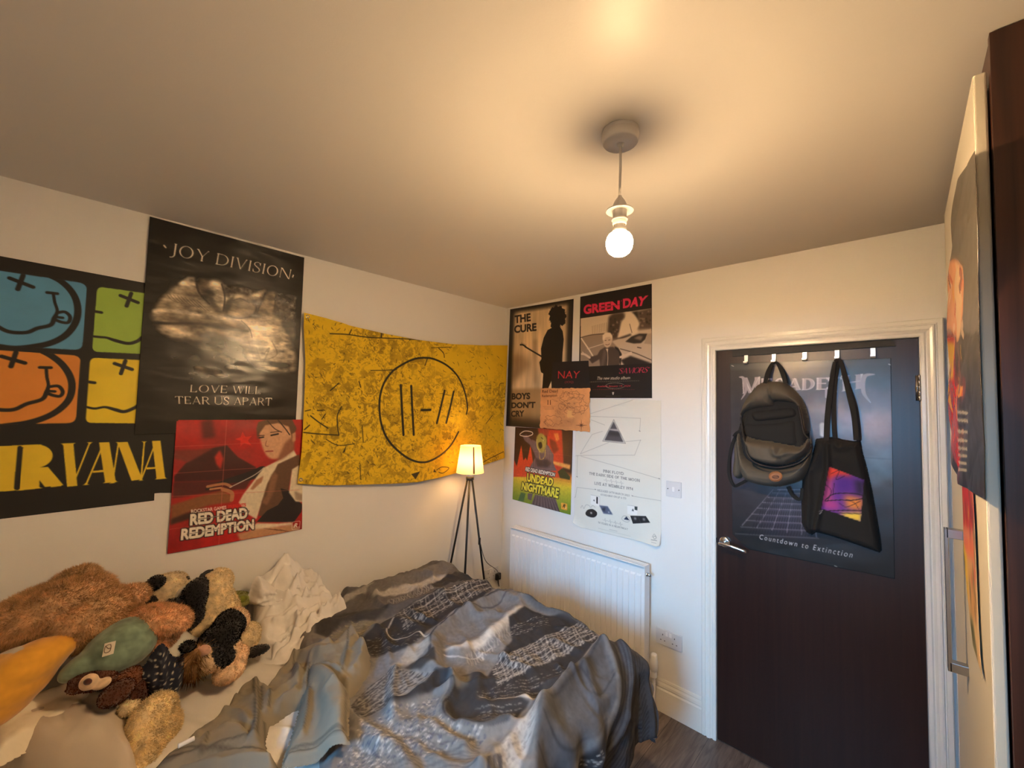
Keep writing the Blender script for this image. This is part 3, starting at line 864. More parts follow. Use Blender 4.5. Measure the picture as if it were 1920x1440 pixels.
smile(tiles['o'][1], [(240, 1015), (290, 1042), (350, 1090), (393, 1155), (405, 1220), (385, 1290), (325, 1350), (245, 1392), (140, 1422), (0, 1440)], [[(10, 1045), (140, 1082)], [(90, 1023), (62, 1102)]], [[(225, 1107), (286, 1108)]],
      [(260, 1108), (264, 1160), (272, 1205), (262, 1245), (236, 1286), (150, 1312), (80, 1343), (0, 1345), (-60, 1330)], [(276, 1216), (328, 1212), (353, 1243), (338, 1268), (300, 1264), (262, 1250)], [(272, 1240), (308, 1242)])
smile(tiles['g'][1], [(890, 690), (930, 760), (940, 860)], [[(678, 703), (775, 742)], [(738, 690), (712, 762)]], [[(520, 790), (570, 798)]], [(500, 930), (560, 936), (600, 940), (650, 956), (720, 972), (770, 960), (800, 938)], None, None)
smile(tiles['y'][1], [(870, 1090), (905, 1160), (915, 1260)], [[(645, 1085), (742, 1118)], [(705, 1070), (680, 1142)]], [[(480, 1186), (532, 1193)]], [(470, 1325), (530, 1338), (590, 1330), (650, 1345), (700, 1355), (760, 1332), (790, 1310)], None, None)
c.view(3, 0, 760)
YEL = (238, 204, 52)
for ch, q in (('N', [(-265, 507), (-62, 492), (-32, 234), (-225, 242)]), ('I', [(-45, 490), (80, 480), (102, 226), (-20, 232)]), ('R', [(112, 480), (325, 458), (318, 218), (133, 225)]), ('V', [(322, 464), (492, 450), (517, 208), (352, 216)]),
              ('A', [(474, 450), (658, 432), (672, 205), (500, 213)]), ('N', [(628, 440), (800, 418), (818, 204), (664, 208)]), ('A', [(785, 425), (935, 413), (950, 198), (808, 203)])):
    c.serif(ch, q, YEL, T=0.36 if ch in 'IR' else 0.27, t=0.05, sl=0.07, st=0.02)
c.grain(0.04, 40, 4, 3)
bot = [(-2.61, 1.243)]+pl(0, 0, [(289, 938.5), (289.5, 925), (300, 924)])+[(-2.015, 1.268)]
top = [(-2.61, 2.152), (-2.015, 2.140)]
poster(c, (top, bot, [top[0], bot[0]], [top[1], bot[-1]]), 0.0015, M_PAPER, 'black poster with coloured smiley tiles and big yellow serif lettering')

# --- tall black poster with a stone figure
c = Canvas(0, 0.0, -2.22, -1.49, 1.44, 2.43, RES_L, (25, 23, 20)).view(3, 0, 320)
pic = [(865, 700), (1040, 590), (1666, 712), (1648, 1190), (980, 1220), (855, 1000)]
c.poly([(1000, 640), (1250, 640), (1666, 712), (1655, 880), (1430, 830), (1260, 760)], (70, 63, 54), 2)
n_ = fractal(c.h, c.w, 7, 3, 5); X = np.clip((n_-0.5)*3, -1, 1)
spk = np.zeros((c.h, c.w)); e_ = c.to([(1250, 640), (1668, 712), (1655, 880), (1450, 830), (1290, 720)]); spk = c.full([np.stack([e_, np.roll(e_, -1, 0)], 1)], 2)
c.img = np.clip(c.img+(X*spk*0.16)[..., None], 0, 1)
ST, SM, SD = (196, 182, 158), (150, 137, 115), (92, 82, 68)
c.poly([(935, 690), (1010, 650), (1075, 655), (1180, 690), (1250, 780), (1240, 840), (1060, 830), (880, 800)], SM, 4, curve=True)
c.poly([(1055, 600), (1095, 602), (1105, 655), (1080, 670), (1040, 655), (1000, 640)], ST, 2)
c.poly([(1110, 620), (1150, 610), (1180, 640), (1205, 720), (1255, 790), (1235, 815), (1170, 740), (1120, 680)], SD, 4, curve=True)
c.poly([(1180, 625), (1245, 632), (1255, 700), (1300, 730), (1250, 790), (1200, 720)], ST, 4, curve=True)
c.poly([(1270, 745), (1310, 710), (1370, 705), (1430, 770), (1425, 810), (1350, 830), (1270, 815)], SM, 3, curve=True)
c.poly([(1290, 720), (1345, 695), (1390, 712), (1430, 690), (1490, 672), (1480, 700), (1400, 735), (1330, 715)], ST, 3, curve=True)
c.poly([(1440, 800), (1485, 740), (1500, 690), (1550, 692), (1540, 770), (1510, 810)], SM, 3, curve=True)
c.poly([(862, 795), (960, 780), (1130, 815), (1260, 835), (1390, 838), (1470, 820), (1540, 815), (1590, 870), (1650, 1000), (1640, 1140), (1420, 1080), (1330, 960), (1180, 920), (960, 930), (870, 850)], SM, 5, curve=True)
c.stroke([(870, 792), (1000, 790), (1150, 815), (1300, 838), (1420, 842)], 0.016, ST, 0.9, soft=5)
c.poly([(1390, 838), (1500, 815), (1565, 850), (1620, 960), (1560, 1060), (1440, 1000), (1380, 900)], ST, 6, curve=True)
c.poly([(875, 880), (1000, 880), (1130, 935), (1180, 960), (1040, 950), (940, 930)], ST, 5, alpha=0.7, curve=True)
c.poly([(900, 815), (1100, 840), (1300, 870), (1360, 900), (1200, 890), (1000, 870)], (60, 53, 43), 5, alpha=0.7, curve=True)
c.poly([(1570, 850), (1660, 850), (1655, 980), (1610, 910)], (60, 55, 48), 3)
c.poly([(1255, 770), (1275, 735), (1320, 700), (1300, 760), (1272, 815)], (52, 46, 38), 2, .9); c.stroke([(1275, 815), (1340, 832), (1420, 815), (1440, 770)], .006, (58, 50, 42), .9, soft=1); c.stroke([(1300, 735), (1350, 722), (1400, 745)], .004, (80, 70, 58), .9)
c.stroke([(1245, 640), (1262, 710), (1255, 790)], .007, (48, 42, 35), .9, soft=1); c.stroke([(1105, 640), (1120, 690), (1175, 750)], .008, (54, 47, 39), .9, soft=1); c.stroke([(1490, 690), (1455, 770), (1440, 805)], .006, (52, 46, 38), .9, soft=1); c.stroke([(1550, 700), (1540, 790)], .006, (52, 46, 38), .8, soft=1)
for k in range(9): c.stroke([(930+k*22, 690+k*5), (960+k*24, 725+k*6), (1000+k*22, 745+k*6)], .003, (96, 84, 68), .7)
c.stroke([(868, 855), (960, 860), (1120, 862), (1280, 890), (1390, 905)], .010, (46, 40, 33), .85, soft=3); c.stroke([(1355, 845), (1400, 890), (1415, 940)], .004, (90, 80, 66), .8)
for k in range(10): c.stroke([(1130+k*44, 960+(k%3)*36), (1160+k*44, 1000+(k%4)*30), (1150+k*40, 1060+(k%3)*20)], .005, (78, 68, 56), .55, soft=2)
for k, (x, y) in enumerate([(1150, 1000), (1260, 1040), (1400, 1000), (1450, 1080), (1300, 1110), (1120, 1100), (1520, 1120), (1230, 1140)]):
    c.blob(x, y, 0.035, 0.016, SM, 0.65, 0.3+0.3*(k % 3))
w_ = fractal(c.h, c.w, 26, 4, 12, (3.2, 0.5)); e_ = c.to([(900, 960), (1660, 1000), (1640, 1240), (940, 1240)]); mk = c.full([np.stack([e_, np.roll(e_, -1, 0)], 1)], 12)
c.img = np.clip(c.img*(1-mk[..., None]*np.clip((w_-0.38)*3.2, 0, 1)[..., None]*0.85), 0, 1)
f1 = fractal(c.h, c.w, 34, 5, 14); f2 = fractal(c.h, c.w, 12, 3, 15, (2.0, .8)); e_ = c.to([(850, 640), (1040, 590), (1668, 712), (1655, 1220), (860, 1220)]); mk = c.full([np.stack([e_, np.roll(e_, -1, 0)], 1)], 3)[..., None]
c.img = np.clip(c.img*(1+mk*((f1*1.5+f2*1.1)[..., None]-1.25)), 0, 1)
LET = (222, 213, 194)
c.serif('JOY DIVISION', [(953, 476), (1625, 613), (1636, 560), (962, 410)], LET, T=0.10, t=0.05, sl=0.06, gap=0.2)
c.stroke([(922, 424), (930, 434)], 0.006, LET); c.stroke([(1647, 590), (1643, 600)], 0.006, LET)
c.serif('LOVE WILL', [(1070, 1246), (1463, 1258), (1467, 1216), (1074, 1206)], LET, T=0.11, t=0.055, sl=0.06, gap=0.17)
c.serif('TEAR US APART', [(986, 1312), (1524, 1322), (1527, 1280), (984, 1270)], LET, T=0.11, t=0.055, sl=0.06, gap=0.17)
q = pl(0, 0, [(280.5, 407), (569.5, 483.5), (251.5, 815)])
BRc = (q[1][0]-0.004, q[2][1])
poster(c, quad_edges(q[0], q[1], BRc, q[2]), 0.0045, M_GLOSSY, 'tall black poster with white capitals over a sepia picture of a stone figure', wav=0.005, seed=4)

# --- red western poster
c = Canvas(0, 0.0, -2.06, -1.46, 0.98, 1.62, RES_L, (168, 24, 22)).view(3, 0, 760)
g1 = fractal(c.h, c.w, 60, 4, 21)
c.img *= (0.72+0.55*g1)[..., None]
c.poly([(978, 400), (1040, 330), (1120, 260), (1210, 236), (1275, 225), (1335, 290), (1440, 350), (1400, 420), (1300, 420), (980, 430)], (64, 16, 14), 1)
c.poly([(1130, 90), (1190, 80), (1210, 180), (1140, 190)], (95, 18, 16), 4)
c.poly([(1205, 290), (1235, 250), (1255, 300), (1240, 360), (1215, 330)], (190, 40, 30), 2)
c.poly([(975, 250), (1100, 250), (1200, 240), (1060, 320), (975, 300)], (120, 40, 30), 2)
c.poly([(1320, 190), (1350, 180), (1362, 148), (1378, 178), (1415, 172), (1392, 198), (1412, 225), (1372, 212), (1350, 232), (1350, 200)], (214, 40, 30))
c.poly([(975, 430), (1300, 420), (1420, 400), (1380, 470), (1250, 480), (970, 520)], (78, 18, 16), 2)
c.poly([(960, 560), (1120, 510), (1250, 478), (1305, 505), (1300, 545), (1180, 560), (1060, 600), (958, 665)], (132, 84, 48), 2)
c.poly([(960, 640), (1060, 600), (1150, 575), (1060, 640), (957, 672)], (60, 30, 20), 2)
c.stroke([(1160, 470), (1250, 430), (1320, 415), (1400, 395), (1470, 370)], [0.010, 0.016, 0.03, 0.042, 0.05], (34, 26, 26))
c.stroke([(1165, 455), (1255, 440), (1295, 455)], 0.012, (176, 120, 80)); c.stroke([(1250, 470), (1300, 490), (1300, 530)], 0.016, (176, 120, 80)); c.stroke([(1180, 470), (1240, 462)], 0.008, (196, 140, 96))
c.stroke([(1290, 460), (1420, 395), (1480, 350)], 0.004, (190, 180, 170))
SH, VE = (222, 208, 180), (98, 68, 48)
c.poly([(1340, 545), (1365, 500), (1420, 430), (1480, 350), (1560, 310), (1650, 250), (1668, 285), (1600, 330), (1540, 420), (1480, 520), (1440, 640), (1390, 610)], SH, 1)
c.poly([(1440, 420), (1480, 395), (1470, 430), (1420, 475), (1405, 470)], (176, 124, 92), 1)
c.poly([(1560, 330), (1680, 275), (1692, 340), (1640, 370), (1620, 470), (1690, 560), (1690, 600), (1640, 640), (1450, 620), (1470, 540), (1500, 440), (1545, 360)], VE, 1)
c.poly([(1470, 545), (1500, 500), (1520, 400), (1540, 370), (1560, 390), (1540, 480), (1500, 560)], (130, 92, 66), 2)
c.poly([(1575, 465), (1620, 478), (1700, 560), (1690, 600), (1650, 655), (1440, 655), (1500, 590), (1560, 560), (1590, 520)], (34, 26, 24))
c.poly([(1640, 360), (1680, 335), (1706, 400), (1712, 545), (1660, 540), (1622, 490)], SH, 1)
c.poly([(1652, 480), (1700, 500), (1700, 540), (1660, 530)], (160, 140, 120), 2)
c.poly([(1455, 135), (1500, 100), (1600, 88), (1650, 150), (1648, 215), (1610, 275), (1560, 300), (1515, 298), (1485, 265), (1462, 200)], (206, 158, 122), 2, curve=True)
c.poly([(1600, 210), (1650, 170), (1655, 250), (1590, 300), (1545, 318), (1560, 295)], (140, 92, 66), 3)
c.poly([(1440, 130), (1450, 95), (1500, 78), (1640, 78), (1665, 130), (1640, 190), (1622, 120), (1560, 100), (1490, 112), (1455, 160), (1445, 200)], (96, 64, 40), 1)
c.stroke([(1500, 85), (1540, 130), (1580, 150)], 0.004, (60, 38, 24)); c.stroke([(1560, 82), (1600, 130), (1625, 165)], 0.005, (50, 32, 22))
c.stroke([(1455, 182), (1478, 178)], 0.007, (40, 26, 22)); c.stroke([(1522, 168), (1560, 160)], 0.008, (40, 26, 22)); c.stroke([(1450, 170), (1482, 168)], 0.004, (70, 44, 30)); c.stroke([(1518, 152), (1568, 146)], 0.004, (70, 44, 30))
c.stroke([(1495, 200), (1490, 225), (1505, 230)], 0.004, (150, 100, 76)); c.stroke([(1492, 258), (1530, 256)], 0.006, (150, 66, 58))
c.poly([(1640, 160), (1660, 150), (1660, 200), (1642, 205)], (190, 138, 106), 1)
c.poly([(1330, 720), (1400, 705), (1480, 668), (1580, 680), (1640, 668), (1690, 700), (1560, 722), (1440, 745), (1350, 760)], (190, 142, 102), 2)
for k in range(4): c.stroke([(1480+k*30, 690+k*2), (1560+k*22, 700+k*3)], 0.003, (120, 80, 56))
c.poly([(1440, 660), (1560, 662), (1640, 655), (1640, 672), (1480, 690), (1400, 700)], SH, 2)
W_ = (236, 230, 214)
c.text('ROCKSTAR GAMES', [(1075, 606), (1272, 583), (1271, 563), (1073, 585)], W_, bold=0.03)
c.text('PRESENTS', [(1282, 579), (1382, 568), (1381, 549), (1281, 560)], (214, 40, 34), bold=0.03)
c.text('RED DEAD', [(1066, 676), (1392, 634), (1389, 572), (1069, 610)], W_, bold=0.055, outline=2, ocol=(24, 14, 12))
c.text('REDEMPTION', [(1014, 759), (1427, 697), (1427, 637), (1020, 692)], W_, bold=0.055, outline=2, ocol=(24, 14, 12))
c.stroke(roundrect([(1640, 654), (1684, 648), (1682, 692), (1638, 698)], 0.15), 0.002, W_, closed=True, curve=False)
c.text('R', [(1648, 688), (1670, 685), (1672, 660), (1652, 663)], W_, bold=0.03, shear=0.2); c.stroke([(1672, 684), (1676, 682)], 0.004, W_)
gx = (1-0.5); c.grain(0.06, 5, 2, 9)
q = pl(0, 0, [(330.5, 787.3), (566.5, 786.5), (565, 991.5), (313, 1038)])
for px0, px1 in (((424, 787), (409, 1022)), ):
    c.view(1, 0, 0); c.stroke([px0, px1], 0.0025, (205, 110, 96), 0.6, curve=False)
for pa, pb in (((326, 837), (496, 830)), ((325, 887), (480, 877)), ((322, 930), (560, 918)), ((314, 992), (440, 975))):
    c.stroke([pa, pb], 0.0022, (205, 110, 96), 0.55, curve=False)
def rdr_lift(u, v):
    return 0.004*np.maximum(np.abs(np.sin(u*math.pi*2)), np.abs(np.sin(v*math.pi*4)))*0.8
poster(c, quad_edges(*q), 0.0075, M_PAPER, 'creased red western poster with white block lettering below the stone-figure poster', lift=rdr_lift)

# --- yellow flag
c = Canvas(0, 0.012, -1.60, 0.02, 1.17, 2.20, 520, (226, 188, 34)).view(3.6, 540, 540)
a1 = fractal(c.h, c.w, 130, 3, 31); a2 = fractal(c.h, c.w, 15, 5, 32); a3 = fractal(c.h, c.w, 8, 4, 33)
w1, w2 = fractal(c.h, c.w, 22, 4, 34), fractal(c.h, c.w, 22, 4, 35)
ii, jj = np.meshgrid(np.arange(c.h), np.arange(c.w), indexing='ij')
i2 = np.clip(ii+(w1-.5)*60, 0, c.h-1).astype(int); j2 = np.clip(jj+(w2-.5)*60, 0, c.w-1).astype(int)
a2 = a2[i2, j2]; a3 = a3[i2, j2]
dirt = np.clip((a2-0.47)*5, 0, 1)*np.clip((a1-0.34)*3.2, 0, 1)
dirt = np.maximum(dirt*0.62, np.clip((a3-0.60)*9, 0, 1)*np.clip((a1-0.3)*3, 0, 1)*0.7)
c.img = c.img*(1-dirt[..., None])+np.array((112, 90, 18))/255*dirt[..., None]
OL = (52, 46, 20)
g = np.random.default_rng(5)
for k in range(520):
    x, y = 110+g.random()*1340, 200+g.random()*1100
    if y < 170+0.16*x or y > 1330-0.1*x: continue
    an = g.normal(math.pi*0.32, 0.6) if g.random() < .7 else g.random()*6.28
    l = 8+g.random()*26
    c.stroke([(x, y), (x+l*math.cos(an)*.5+g.normal()*3, y+l*math.sin(an)*.5), (x+l*math.cos(an), y+l*math.sin(an))], [0.001, 0.004, 0.001], OL, 0.5+0.4*g.random())
for p, w in (([(275, 310), (400, 318), (520, 334), (640, 340), (760, 344), (895, 352)], 0.006), ([(548, 558), (640, 556), (725, 552)], 0.005), ([(100, 974), (200, 984), (335, 992)], 0.006), ([(335, 992), (326, 930), (325, 860), (352, 800)], 0.006),
             ([(145, 862), (200, 905), (262, 946)], 0.006), ([(105, 955), (138, 925)], 0.006), ([(245, 850), (220, 885)], 0.005), ([(110, 830), (145, 822)], 0.005), ([(190, 826), (240, 824)], 0.005), ([(415, 285), (398, 318)], 0.006), ([(622, 302), (618, 336)], 0.008),
             ([(335, 642), (278, 692)], 0.006), ([(465, 632), (478, 670)], 0.006), ([(1448, 642), (1420, 652), (1414, 718)], 0.004), ([(1300, 1178), (1370, 1140), (1446, 1104)], 0.005), ([(250, 1020), (330, 1060), (440, 1050)], 0.004), ([(1010, 408), (1040, 440), (1045, 470)], 0.006), ([(935, 470), (915, 525)], 0.006), ([(960, 405), (1095, 400)], 0.004), ([(1370, 860), (1325, 915)], 0.005)):
    c.stroke(p, w, OL)
c.poly([(362, 1108), (388, 1056), (376, 1108)], OL); c.poly([(812, 1252), (872, 1234), (842, 1288)], OL); c.poly([(968, 1218), (984, 1240), (962, 1240)], OL)
c.stroke([(985, 1225), (1020, 1205), (1070, 1212), (1030, 1245), (1000, 1240)], 0.005, OL); c.stroke([(490, 930), (498, 1040)], 0.006, OL, .7); c.stroke([(475, 1195), (480, 1290)], 0.006, OL, .7)
BK = (38, 36, 24)
c.stroke([(1190, 850), (1197, 800), (1180, 710), (1140, 610), (1070, 530), (980, 482), (905, 472), (830, 485), (745, 528), (690, 570), (640, 640), (613, 725), (608, 810), (618, 910), (655, 1010), (720, 1090), (810, 1155), (905, 1172), (1000, 1132), (1080, 1062), (1135, 970)], 0.0125, BK)
for p in ([(752, 657), (758, 820), (765, 990)], [(822, 662), (826, 820), (832, 988)], [(888, 824), (945, 822)], [(1042, 694), (1015, 800), (986, 910)], [(1102, 700), (1078, 800), (1050, 908)]):
    c.stroke(p, 0.0150, BK)
c.creases((0.56,), (0.47,), 0.05)
def fl(pts): return [(min(a, -0.004), z) for a, z in pl(0, 0.012, [(540+x/3.6, 540+y/3.6) for x, y in pts])]
edges = (fl([(103, 168), (250, 206), (400, 255), (640, 310), (860, 350), (1100, 380), (1300, 388), (1475, 388)]), fl([(58, 1320), (250, 1330), (450, 1325), (700, 1316), (860, 1305), (1000, 1277), (1150, 1240), (1300, 1196), (1455, 1146)]),
         fl([(103, 168), (100, 260), (112, 500), (106, 700), (97, 900), (86, 1100), (58, 1320)]), fl([(1475, 388), (1465, 640), (1448, 900), (1450, 1050), (1455, 1146)]))
def flag_lift(u, v):
    s_ = np.sin(np.pi*u)*(0.35+0.65*v)*0.016
    return s_+0.006*np.sin(u*9+v*4)*np.sin(np.pi*u)+0.010*np.exp(-((u-0.13-0.18*v)/0.035)**2)*(1-v)*np.minimum(1, u*8)+0.006*np.exp(-((u-0.9+0.1*v)/0.04)**2)
flag = empty('flag', (0.012, -0.75, 1.25), 'yellow cloth flag with a black ring and strokes, pinned across the left wall', 'flag')
link('flag_cloth', sheet('flag_cloth', c, edges, 0.011, lift=flag_lift, wav=0.003, seed=8), M_CLOTH, flag, True)
for (x, y) in ((127, 195), (80, 1292)):
    p = hit(540+x/3.6, 540+y/3.6, 0, 0.012)
    bm = bmesh.new(); bm_lathe(bm, [(0.0045, 0.0), (0.0050, 0.0022), (0.0085, 0.0022), (0.0100, 0.0)], (0.024, p[1], p[2]), 24, 'x', cap=False)
    from_bm('eyelet', bm, M_STEEL, flag, True)

# --- sepia silhouette poster
K4 = 1800/350.0
c = Canvas(1, 0.0, 0.0, 0.68, 1.46, 2.43, RES_B, (222, 196, 158)).view(K4, 930, 520)
st_ = fractal(c.h, c.w, 30, 3, 41, (0.8, 5)); c.img *= (0.72+0.5*st_)[..., None]; c.img = np.clip(c.img, 0, 1)
c.poly([(140, 760), (260, 740), (330, 820), (300, 900), (180, 1000), (130, 1060)], (110, 88, 66), 14, 0.6)
c.poly([(390, 1070), (700, 1090), (700, 1520), (80, 1460), (110, 1080)], (150, 120, 78), 5, 0.75)
c.poly([(90, 1340), (250, 1360), (720, 1400), (720, 1540), (80, 1500)], (38, 33, 25), 16, 1.0)
c.poly([(360, 600), (400, 600), (390, 1000), (380, 1040), (365, 1000)], (140, 112, 84), 6, 0.5)
IN = (20, 17, 15)
for p, w in (([(135, 310), (120, 700), (95, 1440)], 0.10), ([(745, 210), (735, 500), (715, 1100)], 0.085), ([(135, 312), (440, 262), (750, 208)], 0.06)):
    c.stroke(p, w, IN, 0.9, curve=False, soft=16)
for p in ([(138, 312), (120, 700), (98, 1440)], [(748, 208), (738, 500), (720, 1100)], [(138, 312), (440, 262), (748, 208)]): c.stroke(p, 0.02, IN, curve=False, soft=3)
c.poly([(508, 352), (545, 285), (560, 300), (578, 262), (600, 285), (632, 275), (640, 300), (668, 312), (664, 340), (684, 380), (668, 400), (672, 445), (640, 470), (620, 455), (600, 470), (560, 468), (545, 490), (528, 478), (534, 440), (515, 400), (525, 375)], IN)
g = np.random.default_rng(2)
for k in range(26):
    a = g.random()*6.28; c.stroke([(595+55*math.cos(a), 375+70*math.sin(a)), (595+92*math.cos(a+.1), 375+112*math.sin(a+.1))], [0.008, 0.001], IN, curve=False)
c.poly([(555, 440), (615, 440), (618, 490), (545, 495)], IN)
c.poly([(540, 488), (618, 478), (645, 520), (656, 600), (645, 720), (640, 800), (660, 1080), (540, 1080), (536, 1000), (505, 1075), (448, 1075), (458, 930), (440, 915), (428, 870), (420, 820), (440, 790), (436, 690), (462, 585), (500, 510)], IN)
c.stroke([(280, 668), (360, 716), (445, 766)], 0.011, IN, curve=False); c.stroke([(236, 650), (262, 652), (290, 672)], 0.012, IN)
for k in range(4): c.stroke([(246+k*13, 640+k*7), (250+k*13, 628+k*7)], 0.003, IN, curve=False)
c.stroke([(430, 880), (440, 915), (460, 915), (462, 880)], 0.004, IN)
for s_, qd in (('THE', [(182, 446), (338, 424), (335, 346), (181, 370)]), ('CURE', [(178, 541), (393, 518), (392, 440), (178, 466)]), ('BOYS', [(153, 1181), (331, 1177), (332, 1113), (155, 1119)]), ("DON'T", [(150, 1264), (380, 1261), (383, 1199), (151, 1206)]), ('CRY', [(147, 1348), (275, 1344), (275, 1283), (148, 1288)])):
    c.text(s_, qd, (26, 17, 15), bold=0.038)
q = pl(1, 0, [(956.8, 580.2), (1075.8, 560.4), (949, 798.8)])
poster(c, quad_edges(q[0], q[1], (q[1][0]+q[2][0]-q[0][0], q[2][1]+0.004), q[2]), 0.0015, M_PAPER, 'sepia poster of a black standing silhouette with a guitar, nearest the corner')

# --- black poster with pink title and a photo of a person by a car
c = Canvas(1, 0.0, 0.66, 1.23, 1.70, 2.43, RES_B, (24, 20, 19)).view(K4, 930, 520)
PHOTO = [(819, 398), (1501, 299), (1503, 830), (816, 866)]
c.clip(PHOTO)
c.poly(PHOTO, (214, 196, 174))
c.poly([(800, 590), (920, 555), (1060, 535), (1220, 600), (1030, 880), (800, 880)], (150, 132, 116), 2)
c.stroke([(818, 582), (920, 556), (1040, 545)], 0.006, (90, 76, 66)); c.stroke([(825, 590), (900, 700), (960, 800)], 0.010, (222, 206, 186), curve=False); c.stroke([(880, 690), (1040, 640)], 0.005, (214, 196, 176), curve=False)
for k in range(9): c.stroke([(930+k*17, 470-k*4), (932+k*17, 545-k*4)], 0.004, (170, 150, 132), curve=False)
c.poly([(1075, 545), (1090, 380), (1130, 350), (1230, 335), (1250, 380), (1210, 430), (1190, 540), (1170, 590), (1130, 600)], (70, 57, 50), 4)
c.poly([(1370, 510), (1380, 400), (1360, 330), (1510, 290), (1510, 500)], (86, 72, 64), 4); c.poly([(1250, 345), (1370, 325), (1385, 440), (1360, 400), (1300, 335)], (44, 36, 32), 3)
gg = np.random.default_rng(3)
for k in range(40):
    x, y = (1080+gg.random()*130, 360+gg.random()*210) if gg.random() < .5 else (1385+gg.random()*110, 320+gg.random()*170)
    c.blob(x, y, 0.006, 0.006, (150, 132, 118) if gg.random() < .4 else (40, 33, 30), .7)
c.poly([(1185, 590), (1200, 500), (1218, 430), (1245, 400), (1262, 345), (1300, 335), (1335, 360), (1362, 400), (1384, 455), (1360, 500), (1366, 530), (1300, 570)], (226, 208, 186), 2, curve=True)
c.stroke([(1290, 450), (1300, 490), (1312, 535)], 0.003, (60, 50, 44)); c.poly([(1150, 600), (1200, 580), (1300, 545), (1310, 560), (1200, 605)], (60, 50, 44), 2)
c.poly([(1120, 620), (1180, 596), (1290, 582), (1390, 525), (1510, 498), (1510, 840), (1360, 800), (1230, 740), (1190, 690)], (196, 178, 158), 1)
c.poly([(1250, 622), (1310, 572), (1385, 545), (1462, 545), (1440, 600), (1400, 636), (1330, 640)], (48, 40, 36), 1); c.poly([(1330, 590), (1380, 565), (1420, 570), (1400, 610)], (130, 114, 100), 2); c.poly([(1465, 545), (1510, 540), (1510, 650), (1430, 640)], (168, 150, 132), 1)
c.stroke([(1200, 690), (1340, 730), (1505, 800)], 0.006, (100, 86, 76)); c.stroke([(1365, 675), (1400, 682)], 0.005, (60, 50, 44))
c.poly([(1145, 668), (1180, 680), (1215, 740), (1205, 860), (1170, 760)], (30, 25, 23), 1); c.poly([(1205, 800), (1300, 760), (1510, 832), (1400, 850), (1240, 850)], (40, 33, 30), 2)
JA = (74, 62, 56)
c.poly([(1005, 705), (1050, 676), (1130, 672), (1185, 712), (1200, 770), (1190, 870), (1008, 870), (1000, 790), (930, 832), (896, 790), (915, 768), (980, 750)], JA, 1)
c.poly([(1045, 680), (1068, 730), (1040, 860), (1010, 860)], (96, 82, 74), 2); c.stroke([(1075, 690), (1080, 780), (1075, 860)], 0.004, (190, 172, 154))
c.poly([(1060, 690), (1085, 690), (1080, 730)], (206, 188, 170))
c.stroke([(905, 775), (860, 745), (828, 738)], 0.014, (214, 194, 174)); c.stroke([(860, 748), (835, 720)], 0.006, (214, 194, 174)); c.stroke([(1200, 770), (1250, 752), (1302, 728)], 0.014, (214, 194, 174)); c.stroke([(1262, 750), (1310, 742)], 0.006, (214, 194, 174))
c.poly([(1035, 590), (1048, 555), (1085, 538), (1120, 560), (1124, 610), (1108, 655), (1076, 682), (1048, 660), (1036, 625)], (204, 182, 160), 1, curve=True)
c.poly([(1030, 600), (1030, 560), (1060, 533), (1105, 535), (1124, 565), (1122, 600), (1100, 575), (1060, 580), (1040, 612)], (228, 212, 192), 1)
c.stroke([(1052, 610), (1064, 608)], 0.003, (50, 40, 36)); c.stroke([(1086, 606), (1100, 604)], 0.003, (50, 40, 36)); c.stroke([(1058, 648), (1078, 652), (1096, 642)], 0.004, (110, 80, 70))
c.clip()
PK = (222, 48, 92)
c.text("GREEN", [(846, 362), (1196, 312), (1196, 222), (846, 268)], PK, bold=0.05); c.text("DAY", [(1226, 303), (1440, 272), (1474, 174), (1226, 208)], PK, bold=0.05); c.stroke([(1212, 222), (1210, 232)], 0.003, PK)
c.serif("'SAVIORS'", [(1178, 931), (1470, 919), (1480, 866), (1182, 880)], PK, T=0.11, t=0.05, sl=0.05, gap=0.05, shear=0.18)
CR = (216, 200, 178)
c.text('The new studio album', [(976, 990), (1296, 984), (1298, 955), (980, 960)], CR, bold=0.012, shear=0.25)
for k in range(24): c.stroke([(895+k*20.6, 1009-k*.5), (908+k*20.6, 1009-k*.5)], 0.0022, (180, 166, 148), .75, curve=False)
c.text('Available January 19, 2024', [(974, 1064), (1298, 1062), (1300, 1040), (976, 1044)], (216, 50, 70), bold=0.01, shear=0.25)
c.stroke([(1060+90*(1+math.cos(t)), 1046+28*math.sin(t)) for t in np.linspace(0.3, 5.9, 16)], 0.0016, CR)
for k in range(20): c.stroke([(932+k*20.6, 1082), (945+k*20.6, 1082)], 0.002, (190, 44, 60), .7, curve=False)
c.poly([(1122, 1108), (1142, 1108), (1136, 1134), (1126, 1134)], CR); c.stroke([(1060, 1146), (1208, 1146)], 0.0015, (150, 136, 120), .7, curve=False)
q = pl(1, 0, [(1088.3, 556.5), (1222.2, 532), (1222.8, 746.6)])
poster(c, quad_edges(q[0], q[1], q[2], (q[0][0]-0.004, q[2][1]-0.002)), 0.0015, M_PAPER, 'black poster with pink title and a photo of a person beside a car')

